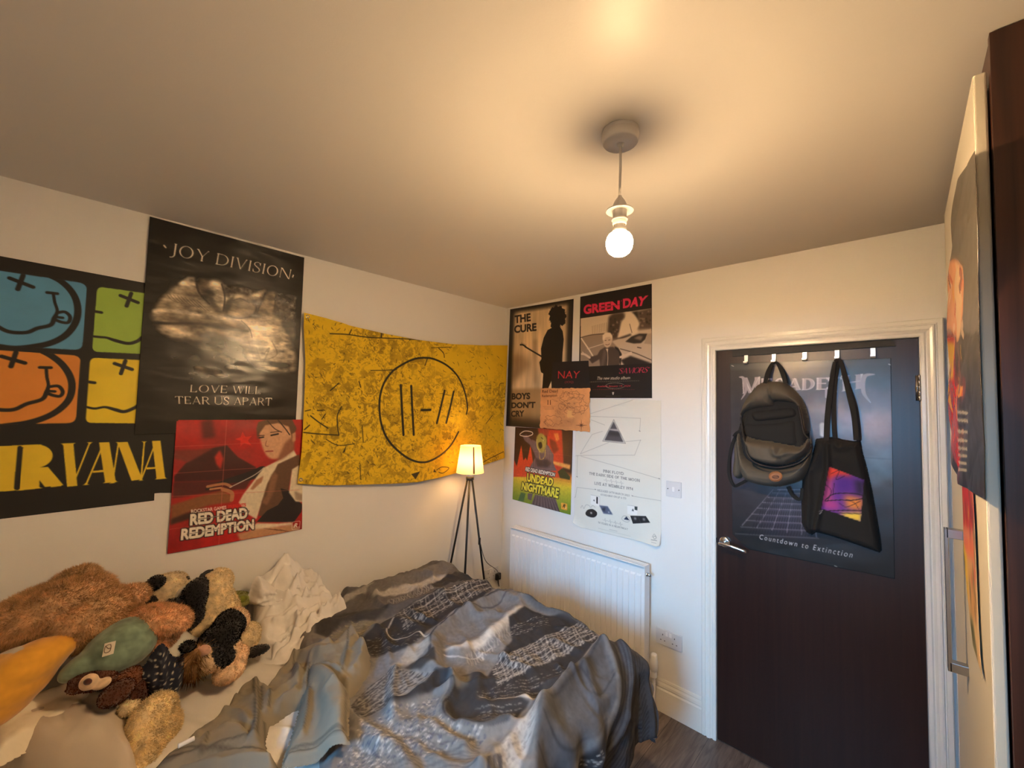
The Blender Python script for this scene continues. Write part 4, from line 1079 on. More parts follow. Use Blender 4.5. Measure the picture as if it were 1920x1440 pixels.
# --- yellow, red and green zombie western poster
c = Canvas(1, 0.0, 0.08, 0.68, 0.90, 1.56, RES_B, (44, 26, 18)).view(K4, 930, 760)
gradient_v(c, [(0, (46, 28, 20)), (0.5, (60, 36, 24)), (0.56, (205, 120, 45)), (0.66, (216, 190, 52)), (0.85, (128, 148, 44)), (1, (84, 118, 38))])
RDc = (206, 74, 38)
c.poly([(160, 650), (175, 515), (205, 592), (248, 385), (268, 532), (290, 505), (305, 535), (337, 385), (362, 560), (500, 600), (650, 560), (650, 700), (400, 690), (160, 690)], RDc, 1)
c.poly([(490, 230), (640, 240), (655, 560), (600, 660), (560, 560), (500, 400)], (196, 62, 36), 2); c.poly([(405, 215), (520, 225), (500, 300), (420, 290)], (150, 60, 40), 3)
c.poly([(560, 270), (605, 270), (615, 330), (585, 350)], (226, 130, 60), 2); c.poly([(520, 320), (580, 350), (610, 430), (560, 470), (530, 400)], (120, 36, 24), 3)
c.poly([(540, 535), (722, 575), (716, 620), (560, 570)], (226, 160, 80), 2); c.poly([(600, 640), (645, 605), (720, 690), (716, 720), (620, 700)], (54, 60, 30), 1)
FI, FD, FLt = (98, 86, 92), (54, 46, 50), (206, 196, 120)
c.poly([(350, 330), (360, 420), (385, 500), (330, 600), (430, 640), (590, 630), (555, 560), (560, 480), (510, 390), (470, 370), (420, 360)], FI, 1)
c.poly([(258, 292), (300, 285), (350, 340), (400, 400), (380, 470), (330, 380), (280, 340)], FI, 1)
c.stroke([(235, 275), (280, 248), (345, 256), (355, 280), (300, 300), (240, 290), (235, 275)], 0.006, (220, 214, 196))
c.poly([(400, 300), (440, 270), (490, 320), (480, 420), (450, 460), (410, 430), (395, 360)], (150, 142, 66), 2, curve=True)
c.poly([(412, 370), (440, 355), (450, 400), (425, 420)], (40, 34, 22), 1, curve=True); c.stroke([(440, 310), (470, 340)], 0.006, (60, 52, 26)); c.blob(462, 335, .008, .008, FLt, .9); c.stroke([(395, 330), (400, 400), (430, 450)], 0.004, FLt)
c.stroke([(420, 440), (430, 520), (470, 500), (478, 430)], 0.005, (190, 170, 80)); c.poly([(380, 500), (430, 530), (500, 520), (540, 560), (500, 600), (400, 590)], FD, 3)
for k in range(12): c.stroke([(375+k*16, 430+20*math.sin(k)), (365+k*17, 600)], [0.002, 0.004], FD, .8, curve=False)
c.poly([(215, 920), (245, 840), (290, 850), (270, 930)], (70, 104, 62), 1); c.poly([(310, 850), (360, 850), (345, 920), (310, 905)], FI)
c.poly([(345, 960), (380, 860), (580, 900), (620, 1030), (520, 1010), (400, 985)], FI, 1)
for k in range(9): c.stroke([(385+k*22, 870+k*4), (360+k*32, 965+k*8)], [0.003, 0.010], FD, .8, curve=False)
c.text('RED DEAD REDEMPTION', [(287, 634), (568, 690), (577, 652), (292, 594)], (236, 232, 222), bold=0.04, outline=2, ocol=(26, 22, 18))
c.text('UNDEAD', [(302, 736), (545, 786), (562, 706), (306, 652)], (238, 220, 64), bold=0.05, outline=3, ocol=(30, 28, 16))
c.text('NIGHTMARE', [(248, 815), (604, 900), (616, 802), (258, 738)], (232, 220, 72), bold=0.05, outline=3, ocol=(30, 28, 16))
c.poly(roundrect([(632, 938), (692, 950), (692, 1014), (632, 1002)], 0.12), (228, 160, 60)); c.text('R', [(646, 985), (672, 990), (676, 956), (652, 952)], (24, 20, 16), bold=0.03, shear=0.2); c.stroke([(674, 990), (676, 990)], 0.007, (240, 230, 210))
c.grain(0.07, 5, 2, 10)
c.creases((0.52,), (0.34, 0.62), 0.05)
q = pl(1, 0, [(966.8, 800.5), (961.6, 936), (1070.4, 965.2), (1074.8, 806)])
poster(c, quad_edges(q[0], q[3], q[2], q[1]), 0.004, M_PAPER, 'yellow, red and green zombie poster just above the left end of the radiator')

# --- white poster with line drawing
c = Canvas(1, 0.0, 0.64, 1.29, 0.85, 1.78, RES_B, (226, 223, 212)).view(K4, 930, 760)
GRY = (128, 126, 120)
for p in ([(915, 80), (1160, 2), (1320, -50)], [(920, 106), (1397, 125)], [(1397, 125), (1388, 250)], [(920, 140), (1050, 190)], [(930, 280), (815, 468)], [(815, 468), (1090, 358)], [(820, 482), (1340, 480)], [(1340, 480), (1396, 335)], [(822, 490), (1200, 596), (1578, 708)], [(790, 482), (785, 690)], [(785, 790), (962, 812)], [(785, 790), (772, 880)], [(772, 880), (745, 905)], [(1318, 874), (1592, 920)], [(770, 486), (822, 484)], [(1250, 350), (1400, 335)], [(930, 280), (1030, 250)]):
    c.stroke(p, 0.0016, GRY, 0.85, curve=False)
for x, y in ((1388, 250), (1578, 708), (785, 690), (962, 812), (1318, 874)): c.stroke([(x-5, y-4), (x+5, y)], 0.004, GRY, curve=False)
c.poly([(1138, 136), (1030, 346), (1252, 368)], (196, 194, 188)); c.stroke([(1138, 136), (1030, 346), (1252, 368)], 0.0016, (70, 70, 70), closed=True, curve=False)
c.poly([(1138, 158), (1050, 338), (1232, 355)], (72, 74, 80), 1); c.poly([(1100, 250), (1190, 262), (1205, 300), (1080, 290)], (44, 46, 52), 4); c.poly([(1098, 240), (1105, 228), (1180, 232), (1186, 252)], (170, 170, 172), 1)
SL = dict(T=0.13, t=0.10, sl=0.07, st=0.07, gap=0.2)
DG = (78, 76, 72)
c.serif('PINK FLOYD', [(1040, 648), (1234, 674), (1234, 648), (1040, 622)], DG, **SL)
c.serif('THE DARK SIDE OF THE MOON', [(903, 669), (1390, 740), (1390, 714), (903, 645)], DG, **SL)
c.serif('LIVE AT WEMBLEY 1974', [(955, 764), (1325, 822), (1325, 796), (955, 738)], DG, **SL)
SL2 = dict(T=0.15, t=0.12, sl=0.06, st=0.07, gap=0.24)
c.serif('RELEASED 24TH MARCH 2023', [(983, 828), (1291, 880), (1291, 862), (983, 810)], GRY, **SL2); c.serif('AVAILABLE ON LP & CD', [(1013, 868), (1258, 908), (1258, 891), (1013, 851)], GRY, **SL2)
c.serif('50 YEARS IN A HEARTBEAT', [(990, 1138), (1275, 1204), (1275, 1188), (990, 1121)], GRY, **SL2)
for (x0, y0, x1, y1) in ((1040, 718, 1232, 752), (1030, 1102, 1225, 1150)):
    pts = []
    for k in range(4):
        t0 = (k+.5)/4; cx, cy = x0+(x1-x0)*t0, y0+(y1-y0)*t0
        pts += [(cx-14, cy-2), (cx-5, cy), (cx, cy-20), (cx+4, cy+20), (cx+9, cy), (cx+16, cy+2)]
    c.stroke([(x0, y0)]+pts+[(x1, y1)], 0.0013, GRY, .9, curve=False)
LG = (200, 198, 192)
c.poly([(918, 862), (1002, 880), (1000, 975), (918, 955)], (236, 234, 228)); c.stroke([(918, 862), (1002, 880), (1000, 975)], 0.0014, GRY, curve=False); c.poly([(972, 882), (988, 886), (986, 952), (970, 946)], (40, 40, 42)); c.poly([(950, 905), (942, 922), (958, 926)], (80, 80, 82))
c.poly([(1000, 965), (1080, 975), (1130, 1055), (1040, 1045)], (82, 92, 116), 1); c.poly([(1020, 1000), (1060, 985), (1050, 1030)], (40, 44, 56), 2); c.blob(1090, 1030, .006, .005, (200, 204, 214), .8)
c.poly([(868, 1035), (890, 1008), (935, 1002), (975, 1030), (975, 1062), (945, 1082), (900, 1075), (872, 1058)], (34, 34, 36), curve=True); c.blob(920, 1037, .007, .006, (226, 224, 216)); c.stroke([(820, 990), (835, 965), (850, 995), (870, 960), (900, 965), (915, 985), (935, 965), (960, 985)], 0.0016, GRY)
c.poly([(1270, 962), (1368, 975), (1366, 1062), (1270, 1048)], (236, 234, 228)); c.stroke([(1270, 962), (1368, 975)], 0.0014, GRY, curve=False); c.poly([(1340, 976), (1368, 980), (1366, 1014), (1340, 1008)], (48, 56, 54)); c.poly([(1325, 995), (1312, 1018), (1334, 1022)], (70, 70, 74))
c.stroke([(1215, 1090), (1235, 1065), (1280, 1075), (1296, 1105), (1270, 1125), (1230, 1112)], 0.0016, GRY, closed=True); c.poly([(1262, 1072), (1236, 1100), (1292, 1110)], (44, 50, 70))
c.poly([(1298, 1065), (1450, 1068), (1492, 1132), (1325, 1142)], (36, 36, 38)); c.blob(1345, 1090, .008, .008, (150, 150, 150)); c.blob(1430, 1098, .008, .008, (150, 150, 150)); c.stroke([(1372, 1066), (1400, 1136)], 0.0014, (110, 110, 110), curve=False)
c.stroke([(1095, 1196), (1170, 1214)], 0.002, GRY, .6, curve=False); c.stroke([(990, 1185), (1300, 1262)], 0.0012, GRY, .6, curve=False)
c.stroke([(1512, 1268), (1530, 1240), (1552, 1270)], 0.0016, (110, 120, 110)); c.stroke([(1522, 1268), (1538, 1258), (1552, 1275), (1535, 1285), (1522, 1268)], 0.002, (110, 120, 110)); c.stroke([(1505, 1292), (1558, 1300)], 0.004, (130, 136, 128), .8, curve=False); c.stroke([(1508, 1314), (1556, 1324)], 0.002, GRY, .7, curve=False)
c.grain(0.015, 90, 3, 11)
top = pl(1, 0, [(1078, 750), (1170, 749), (1239.5, 750.5)]); bot = pl(1, 0, [(1079, 988), (1094, 988), (1160, 1001), (1200, 1010), (1236, 1024)])
bot = [(0.668, 0.905), (0.690, 0.893), (0.730, 0.882), (0.95, 0.884), (1.15, 0.890), (1.24, 0.888), (1.260, 0.902)]
top = [(0.672, 1.722), (1.0, 1.720), (1.255, 1.716)]
def pf_lift(u, v):
    return 0.022*np.clip((v-0.88)/0.12, 0, 1)**2*np.clip((u-0.72)/0.28, 0, 1)+0.018*np.clip((v-0.93)/0.07, 0, 1)**2*np.clip((0.16-u)/0.16, 0, 1)+0.003*np.abs(np.sin(v*14+u*3))*np.clip(np.abs(u-.5)*2, 0, 1)
poster(c, (top, bot, [top[0], bot[0]], [top[-1], bot[-1]]), 0.0015, M_PAPER, 'large white poster with a dark triangle and fine line drawing above the radiator', lift=pf_lift, wav=0.002, seed=3)

# --- black card with red letters
c = Canvas(1, 0.0, 0.36, 0.70, 1.56, 1.92, RES_B, (22, 17, 16)).view(K4, 930, 520)
c.text('NAY', [(602, 978), (806, 974), (818, 905), (604, 905)], (196, 42, 48), bold=0.0)
c.text('(XXJ)', [(668, 1029), (752, 1027), (752, 1000), (668, 1002)], (170, 36, 42), bold=0.0)
q = pl(1, 0, [(930+545/K4, 520+818/K4), (930+895/K4, 520+804/K4), (930+908/K4, 520+1082/K4), (930+538/K4, 520+1098/K4)])
poster(c, quad_edges(*q), 0.0045, M_MATTE, 'small black card with three red capitals overlapping the silhouette poster')

# --- parchment map
c = Canvas(1, 0.0, 0.28, 0.84, 1.36, 1.88, 560, (214, 150, 94)).view(K4, 930, 520)
g0 = fractal(c.h, c.w, 70, 4, 51); c.img *= (0.82+0.36*g0)[..., None]
BR_ = (96, 52, 26)
c.text('Red Dead', [(452, 1116), (604, 1112), (606, 1082), (454, 1088)], BR_, bold=0.01, shear=-0.05); c.text('Redemption', [(450, 1164), (598, 1158), (598, 1128), (452, 1134)], BR_, bold=0.01, shear=-0.05); c.serif('II', [(506, 1229), (536, 1229), (536, 1186), (506, 1186)], BR_, T=0.12, gap=0.3)
for k in range(3): c.stroke([(462+k*8, 1245+k*14), (580-k*12, 1243+k*14)], 0.0015, BR_, .6, curve=False)
gg = np.random.default_rng(8)
def squig(cx, cy, rx, ry, n=26, am=.25, w=0.0018, al=.75):
    c.stroke([(cx+rx*(1+am*gg.normal()*.6)*math.cos(t), cy+ry*(1+am*gg.normal()*.6)*math.sin(t)) for t in np.linspace(0, 6.28, n)], w, BR_, al)
for a in ((740, 1180, 120, 70), (780, 1230, 90, 80), (690, 1150, 60, 40), (720, 1290, 50, 40), (560, 1380, 80, 50), (520, 1400, 40, 30), (840, 1280, 25, 40), (640, 1240, 30, 30), (760, 1130, 50, 30)): squig(*a)
for k in range(70):
    x, y = 640+gg.normal()*90+80, 1210+gg.normal()*70
    c.stroke([(x, y), (x+gg.normal()*12, y+gg.normal()*10), (x+gg.normal()*16, y+gg.normal()*14)], 0.0014, BR_, .6)
c.poly([(690, 1340), (700, 1280), (740, 1290), (740, 1330), (770, 1350), (700, 1355)], (222, 168, 104), 1)
for k in range(7): c.stroke([(590-k*6, 1420+k*10-40), (760-k*4, 1412+k*10-40)], 0.0012, BR_, .5, curve=False)
cx, cy = 830, 1426
for k in range(8):
    a = k*math.pi/4; L_ = 54 if k % 2 == 0 else 26
    c.stroke([(cx, cy), (cx+L_*math.cos(a), cy+L_*math.sin(a))], [0.006, 0.001], BR_, curve=False)
q = pl(1, 0, [(930+440/K4, 520+1070/K4), (930+915/K4, 520+1068/K4), (930+911/K4, 520+1494/K4), (930+432/K4, 520+1449/K4)])
def ragged(a, b, n, amt, seed):
    r = np.random.default_rng(seed); t = np.linspace(0, 1, n)[:, None]
    p = np.array(a)*(1-t)+np.array(b)*t; j = r.normal(0, amt, p.shape); j[0] = j[-1] = 0
    return [tuple(x) for x in p+j]
poster(c, (ragged(q[0], q[1], 26, .0015, 1), ragged(q[3], q[2], 26, .002, 2), ragged(q[0], q[3], 20, .002, 3), ragged(q[1], q[2], 20, .0025, 4)), 0.0075, M_MATTE, 'tan parchment map with ragged edges below the small black card', wav=0.003, seed=6)

# --- poster on the door
K6 = 1329/480.0
c = Canvas(1, -0.002, 1.56, 2.30, 0.94, 1.98, RES_L, (44, 42, 44)).view(K6, 1300, 580)
gradient_v(c, [(0, (38, 40, 40)), (0.14, (54, 56, 58)), (0.22, (70, 64, 66)), (0.5, (64, 58, 60)), (0.68, (50, 46, 52)), (0.84, (34, 34, 38)), (1, (27, 29, 30))])
c.poly([(600, 500), (1030, 470), (1035, 740), (900, 760), (860, 700), (620, 620)], (146, 122, 120), 26, .85); c.poly([(880, 540), (1032, 520), (1034, 700), (900, 690)], (156, 132, 124), 14, .6)
c.poly([(190, 640), (260, 700), (300, 860), (260, 900), (190, 880)], (120, 104, 116), 16, .8); c.poly([(560, 480), (720, 500), (740, 660), (620, 650)], (104, 104, 118), 18, .8)
c.poly([(190, 300), (300, 300), (240, 640), (190, 640)], (34, 32, 34), 20, .8)
c.poly([(880, 720), (1036, 700), (1036, 900), (940, 960), (900, 860)], (88, 96, 104), 14, .6); c.stroke([(890, 770), (1036, 778)], .006, (70, 72, 78), .7)
c.stroke([(672, 600), (674, 650)], .02, (206, 204, 206), .8, soft=3)
mt = fractal(c.h, c.w, 40, 4, 61); c.img *= (0.8+0.4*mt)[..., None]
SV = (150, 142, 148); SVd = (206, 200, 204)
c.poly([(330, 1120), (440, 940), (570, 930), (620, 1180), (470, 1170)], (64, 58, 74), 18, .9)
for k in range(9):
    t = k/8; y = 935+235*t**1.25
    xl, xr = 440-110*t**1.1-50*t, 570+40*t
    c.stroke([(xl-60*t, y-6*t), (xr+40*t, y+18*t)], .004+.003*t, SV, .55-.3*t, curve=False)
for k in range(6):
    t = k/5
    c.stroke([(415+(600-415)*t, 935), (255+(640-255)*t, 1120+60*t)], [.002, .006], SV, .45, curve=False)
for k in range(8):
    for j in range(22):
        t = (k+.3)/8; y0 = 940+230*t**1.25; y1 = 940+230*((k+.85)/8)**1.25
        u = (j+.5)/22; xa, xb = 420-140*t, 590+40*t
        c.stroke([(xa+(xb-xa)*u, y0+14*u*t), (xa+(xb-xa)*u-8*t, y1+14*u*t)], .005*(.5+t), (20, 18, 26), .75*(1-.5*t), curve=False)
for ch, qd in (('M', [(258, 440), (345, 432), (352, 352), (250, 356)]), ('E', [(352, 428), (410, 425), (410, 360), (355, 362)]), ('G', [(420, 425), (480, 422), (482, 360), (422, 362)]), ('A', [(490, 424), (560, 420), (562, 358), (492, 362)]), ('D', [(566, 422), (632, 418), (632, 358), (568, 362)]), ('E', [(640, 420), (700, 418), (700, 356), (642, 358)]), ('T', [(706, 452), (766, 420), (770, 352), (702, 356)]), ('H', [(776, 428), (880, 412), (880, 338), (776, 346)])):
    c.serif(ch, qd, SV, T=0.26, t=0.10, sl=0.06); c.serif(ch, [(a+2, b-2) for a, b in qd], SVd, T=0.08, t=0.03, sl=0.03, alpha=.6)
c.stroke([(240, 352), (262, 360), (275, 420), (250, 468)], [.004, .016, .012, .003], SV); c.stroke([(940, 338), (888, 350), (884, 430), (920, 484)], [.004, .016, .014, .003], SV); c.stroke([(690, 415), (690, 456)], .008, SV)
c.text('Countdown to Extinction', [(345, 1193), (826, 1290), (832, 1260), (347, 1168)], (214, 210, 208), spacing=1.35, shear=0.12)
c.stroke([(204, 300), (1020, 268)], .03, (66, 70, 70), .6, curve=False, soft=6)
for x, y in ((415, 285), (1020, 285), (205, 292), (740, 1330), (570, 1306)): c.stroke([(x-5, y), (x+5, y+4)], .004, (190, 188, 184), .8)
q = pl(1, -0.002, [(1368.5, 681.5), (1670.3, 671.5), (1677.8, 1085), (1368.8, 1021)])
def dogear(u, v): return 0.0025*np.abs(np.sin(v*9+u*2))*np.sin(np.pi*u)
bl = pl(1, -0.002, [(1374, 1002), (1403, 1029)])
e4 = ([q[0], q[1]], [bl[0], bl[1], q[2]], [q[0], bl[0]], [q[1], q[2]])
dp = tag(link('poster', sheet('poster', c, e4, 0.0015, lift=dogear, wav=0.004, seed=9), mat('door_poster_paper', None, 0.3, vcol=True, bump=0.12, bscale=7, bdist=0.006), None, True), 'dark grey poster with silver lettering and a floor grating, taped to the door', 'poster', GP)
# ---------------------------------------------------------------- soft things: inflated sheets and lumps
def poly_dist(X, Y, poly):
    """signed distance (inside positive) and nearest boundary point for points X,Y"""
    poly = np.asarray(poly, float); n = len(poly)
    best = np.full(X.shape, 1e9); bx = np.zeros_like(X); by = np.zeros_like(Y); ins = np.zeros(X.shape, bool)
    for i in range(n):
        a, b = poly[i-1], poly[i]; d = b-a; L2 = d@d+1e-12
        t = np.clip(((X-a[0])*d[0]+(Y-a[1])*d[1])/L2, 0, 1)
        qx, qy = a[0]+t*d[0], a[1]+t*d[1]; D = (X-qx)**2+(Y-qy)**2
        m = D < best; best = np.where(m, D, best); bx = np.where(m, qx, bx); by = np.where(m, qy, by)
        c = (a[1] > Y) != (b[1] > Y)
        with np.errstate(divide='ignore', invalid='ignore'):
            ins ^= c & (X < (b[0]-a[0])*(Y-a[1])/(b[1]-a[1]+1e-15)+a[0])
    D = np.sqrt(best)
    return np.where(ins, D, -D), bx, by

def line_dist(X, Y, pts):
    best = np.full(X.shape, 1e9)
    pts = np.asarray(pts, float)
    for i in range(len(pts)-1):
        a, b = pts[i], pts[i+1]; d = b-a; L2 = d@d+1e-12
        t = np.clip(((X-a[0])*d[0]+(Y-a[1])*d[1])/L2, 0, 1)
        best = np.minimum(best, (X-a[0]-t*d[0])**2+(Y-a[1]-t*d[1])**2)
    return np.sqrt(best)

def folds_height(X, Y, folds):
    """sum of rounded creases: (points in plane coordinates, width, height)"""
    h = np.zeros_like(X)
    for pts, w, hh in folds:
        pts = np.asarray(pts); lo = pts.min(0)-3*w; hi = pts.max(0)+3*w
        m = (X > lo[0]) & (X < hi[0]) & (Y > lo[1]) & (Y < hi[1])
        if not m.any(): continue
        d = line_dist(X[m], Y[m], pts)
        h[m] += hh*np.exp(-(d/w)**2)
    return h

def puff(name, m, parent, ax, val, outline, depth, edge=0.03, cell=0.006, folds=(), base=None, noise=0.0, nscale=0.08, seed=0, curve=True, cv=None, color=None, profile=None, plane_pts=False, view=None, min_edge=0.002):
    """a cushion-like solid lying on the plane axis=val: outline read in picture positions (view = scale, ox, oy) or plane coordinates"""
    vs, vx, vy = view or (1, 0, 0)
    def tp(pts):
        if plane_pts: return np.asarray(pts, float)
        w = hit_arr([vx+p[0]/vs for p in pts], [vy+p[1]/vs for p in pts], ax, val)
        return w[:, [0, 1]] if ax == 2 else w[:, [1-ax, 2]]
    op = tp(outline)
    if curve: op = np.array(smooth_path(op, 6, True))
    fl_ = [(np.array(smooth_path(tp(f[0]), 5)), f[1], f[2]) for f in folds]
    lo, hi = op.min(0)-cell, op.max(0)+cell
    nx, ny = int((hi[0]-lo[0])/cell)+2, int((hi[1]-lo[1])/cell)+2
    X, Y = np.meshgrid(lo[0]+np.arange(nx)*cell, lo[1]+np.arange(ny)*cell)
    D, bx, by = poly_dist(X, Y, op)
    keep = D > -0.5*cell
    snap = keep & (D < 0.5*cell)
    X = np.where(snap, bx, X); Y = np.where(snap, by, Y); D = np.where(snap, 0, D)
    D = np.maximum(0, D-1.25*cell)
    t = np.clip(D/edge, 0, 1)
    prof = np.sqrt(np.maximum(0, 1-(1-t)**2)) if profile is None else profile(X, Y, t)
    h = depth*prof
    F = folds_height(X, Y, fl_)
    if noise > 0:
        nn = fractal(ny, nx, nscale/cell, 4, seed); F = F+noise*(1-np.abs(2*nn-1)*2.2)
    h = h+F*np.clip(D/(edge*0.6), 0, 1)
    h = np.maximum(h, min_edge*np.clip(D/cell, 0, 1))
    if base is not None:
        bs = base(X, Y)+np.zeros_like(X)
        for _ in range(2): bs = box_blur(bs, int(0.018/cell))
        h = h+bs
    idx = -np.ones(X.shape, int); idx[keep] = np.arange(keep.sum())
    A, B, Cq, Dq = idx[:-1, :-1], idx[:-1, 1:], idx[1:, 1:], idx[1:, :-1]
    ok = (A >= 0) & (B >= 0) & (Cq >= 0) & (Dq >= 0)
    Q = np.stack([A[ok], B[ok], Cq[ok], Dq[ok]], -1)
    if ax == 2: V = np.stack([X[keep], Y[keep], val+h[keep]], -1)
    elif ax == 1: V = np.stack([X[keep], val-h[keep], Y[keep]], -1)
    else:
        sg = 1 if val < 1 else -1
        V = np.stack([val+sg*h[keep], X[keep], Y[keep]], -1)
        if sg > 0: Q = Q
    if ax == 0 and val > 1: Q = Q[:, ::-1]
    me = bpy.data.meshes.new(name)
    me.from_pydata(V.tolist(), [], Q.tolist())
    if cv is not None or color is not None:
        col = cv.sample(X[keep], Y[keep]) if cv is not None else color(X[keep], Y[keep], h[keep])
        at = me.color_attributes.new('print', 'FLOAT_COLOR', 'POINT')
        rgba = np.ones((len(V), 4), np.float32); rgba[:, :3] = lin(np.clip(col, 0, 1)); at.data.foreach_set('color', rgba.ravel())
    me.update()
    return link(name, me, m, parent, True)

def px_scale(p):
    """metres per picture pixel at a world point"""
    return float((np.asarray(p)-CAM)@_d)/FOCAL

def lump_mesh(els, voxel=0.008, smooth=6):
    """union of ovals (centre, axes 3x3 rows scaled) grown into one skin"""
    bm = bmesh.new()
    for c, A in els:
        r = bmesh.ops.create_icosphere(bm, subdivisions=4, radius=1.0)
        A = np.asarray(A)
        for v in r['verts']:
            q = np.array(v.co)@A; v.co = Vector(q+np.asarray(c))
    me = bpy.data.meshes.new('tmp'); bm.to_mesh(me); bm.free()
    o = bpy.data.objects.new('tmp', me); COL.objects.link(o)
    mod = o.modifiers.new('r', 'REMESH'); mod.mode = 'VOXEL'; mod.voxel_size = voxel
    if smooth: s_ = o.modifiers.new('s', 'SMOOTH'); s_.iterations = smooth; s_.factor = 0.5
    dg = bpy.context.evaluated_depsgraph_get()
    m2 = bpy.data.meshes.new_from_object(o.evaluated_get(dg))
    bpy.data.objects.remove(o, do_unlink=True); bpy.data.meshes.remove(me)
    return m2

def oval(px, py, x, rx, ry, rd, rot=0.0):
    """an oval seen at a picture position on the plane x=const: half-sizes rx, ry in picture pixels, rd metres deep, rot degrees clockwise on the picture"""
    c = hit(px, py, 0, x); s = px_scale(c)
    a = math.radians(rot); R_ = math.cos(a)*_r - math.sin(a)*_u; U_ = math.sin(a)*_r + math.cos(a)*_u
    return c, np.stack([R_*rx*s, U_*ry*s, _d*rd])

def add_fur(me, n, length, seed=0, width=0.0016, droop=0.35, jitter=0.5):
    """short tufts all over a skin, in the same mesh, taking its vertex colours"""
    g = np.random.default_rng(seed)
    me.calc_loop_triangles()
    nv = len(me.vertices)
    V = np.empty(nv*3); me.vertices.foreach_get('co', V); V = V.reshape(-1, 3)
    Nn = np.empty(nv*3); me.vertices.foreach_get('normal', Nn); Nn = Nn.reshape(-1, 3)
    T = np.empty(len(me.loop_triangles)*3, np.int32); me.loop_triangles.foreach_get('vertices', T); T = T.reshape(-1, 3)
    a, b, c = V[T[:, 0]], V[T[:, 1]], V[T[:, 2]]
    ar = np.linalg.norm(np.cross(b-a, c-a), axis=1); k = g.choice(len(T), n, p=ar/ar.sum())
    r1, r2 = g.random(n), g.random(n); f = r1+r2 > 1; r1[f] = 1-r1[f]; r2[f] = 1-r2[f]
    p = a[k]+(b[k]-a[k])*r1[:, None]+(c[k]-a[k])*r2[:, None]
    nr = Nn[T[k, 0]]; nr = nr+g.normal(0, jitter, nr.shape)*0.6; nr[:, 2] -= droop; nr /= np.linalg.norm(nr, axis=1)[:, None]
    t = np.cross(nr, g.normal(size=nr.shape)); t /= np.linalg.norm(t, axis=1)[:, None]
    L_ = length*(0.6+0.8*g.random(n))[:, None]
    W = np.concatenate([p-t*width, p+t*width, p+nr*L_*0.6+t*width*0.6+t*L_*0.1, p+nr*L_+t*L_*0.25])
    F = [p_ for p_ in ([int(q) for q in me.polygons[i].vertices] for i in range(len(me.polygons)))]
    i0 = np.arange(n)+nv
    F += np.stack([i0, i0+n, i0+2*n, i0+3*n], -1).tolist()
    col = None
    if 'print' in me.color_attributes:
        col = np.empty(nv*4, np.float32); me.color_attributes['print'].data.foreach_get('color', col); col = col.reshape(-1, 4)
        sh = (0.85+0.3*g.random(n))[:, None]
        cc = col[T[k, 0]].copy(); cc[:, :3] *= sh
        col = np.vstack([col, cc, cc, cc, cc])
    m2 = bpy.data.meshes.new(me.name)
    m2.from_pydata(np.vstack([V, W]).tolist(), [], F)
    if col is not None:
        at = m2.color_attributes.new('print', 'FLOAT_COLOR', 'POINT'); at.data.foreach_set('color', col.astype(np.float32).ravel())
    m2.polygons.foreach_set('material_index', np.r_[np.zeros(len(F)-n, np.int32), np.ones(n, np.int32)])
    m2.update()
    return m2

def paint_mesh(me, fn):
    n = len(me.vertices); V = np.empty(n*3); me.vertices.foreach_get('co', V); V = V.reshape(-1, 3)
    col = np.asarray(fn(V), float)/255.0
    at = me.color_attributes.new('print', 'FLOAT_COLOR', 'POINT'); rgba = np.ones((n, 4), np.float32); rgba[:, :3] = lin(np.clip(col, 0, 1)); at.data.foreach_set('color', rgba.ravel())

def to_px(V):
    """world points -> picture positions"""
    v = np.asarray(V)-CAM; z = v@_d
    return 960+FOCAL*(v@_r)/z, 720-FOCAL*(v@_u)/z

# ---------------------------------------------------------------- bed
BX0, BX1, BY0, BY1, BZ = 0.06, 1.43, -2.62, -0.70, 0.60
M_SHEET = mat('white_cotton', (0.72, 0.69, 0.64, 1), 0.9, bump=0.35, bscale=14, bdist=0.01)
M_BASE = mat('charcoal_bed_base', rgb(48, 46, 48), 0.9, bump=0.2, bscale=300)
bed = empty('bed', (0.75, -1.65, 0), 'double bed along the left wall with a white fitted sheet', 'bed')
box('bed_base', (BX0+0.01, BY0, 0.06), (BX1-0.01, BY1-0.01, 0.34), M_BASE, bed, 0.01)
for (x, y) in ((BX0+0.1, BY0+0.1), (BX1-0.1, BY0+0.1), (BX0+0.1, BY1-0.1), (BX1-0.1, BY1-0.1)):
    bm = bmesh.new(); bm_lathe(bm, [(0.025, 0.0), (0.03, 0.062)], (x, y, 0), 20); from_bm('leg', bm, M_BLACKP, bed, True)
bm = bmesh.new(); bm_box(bm, (BX0, BY0, 0.34), (BX1, BY1, BZ-0.012), 0.05, 4); from_bm('mattress', bm, M_SHEET, bed, True)
def sheet_wr(X, Y): return 0.0*X
puff('fitted_sheet', M_SHEET, bed, 2, BZ-0.014, [(BX0, BY0), (BX1, BY0), (BX1, BY1), (BX0, BY1)], 0.014, edge=0.05, cell=0.008, curve=False, plane_pts=True, noise=0.006, nscale=0.22, seed=5,
     folds=[([(0.35, -1.95), (0.55, -1.80), (0.7, -1.62)], 0.012, 0.010), ([(0.3, -1.85), (0.5, -1.72)], 0.010, 0.012), ([(0.42, -2.05), (0.62, -1.95), (0.8, -1.8)], 0.012, 0.010), ([(0.28, -1.98), (0.40, -1.86)], 0.015, 0.012)])

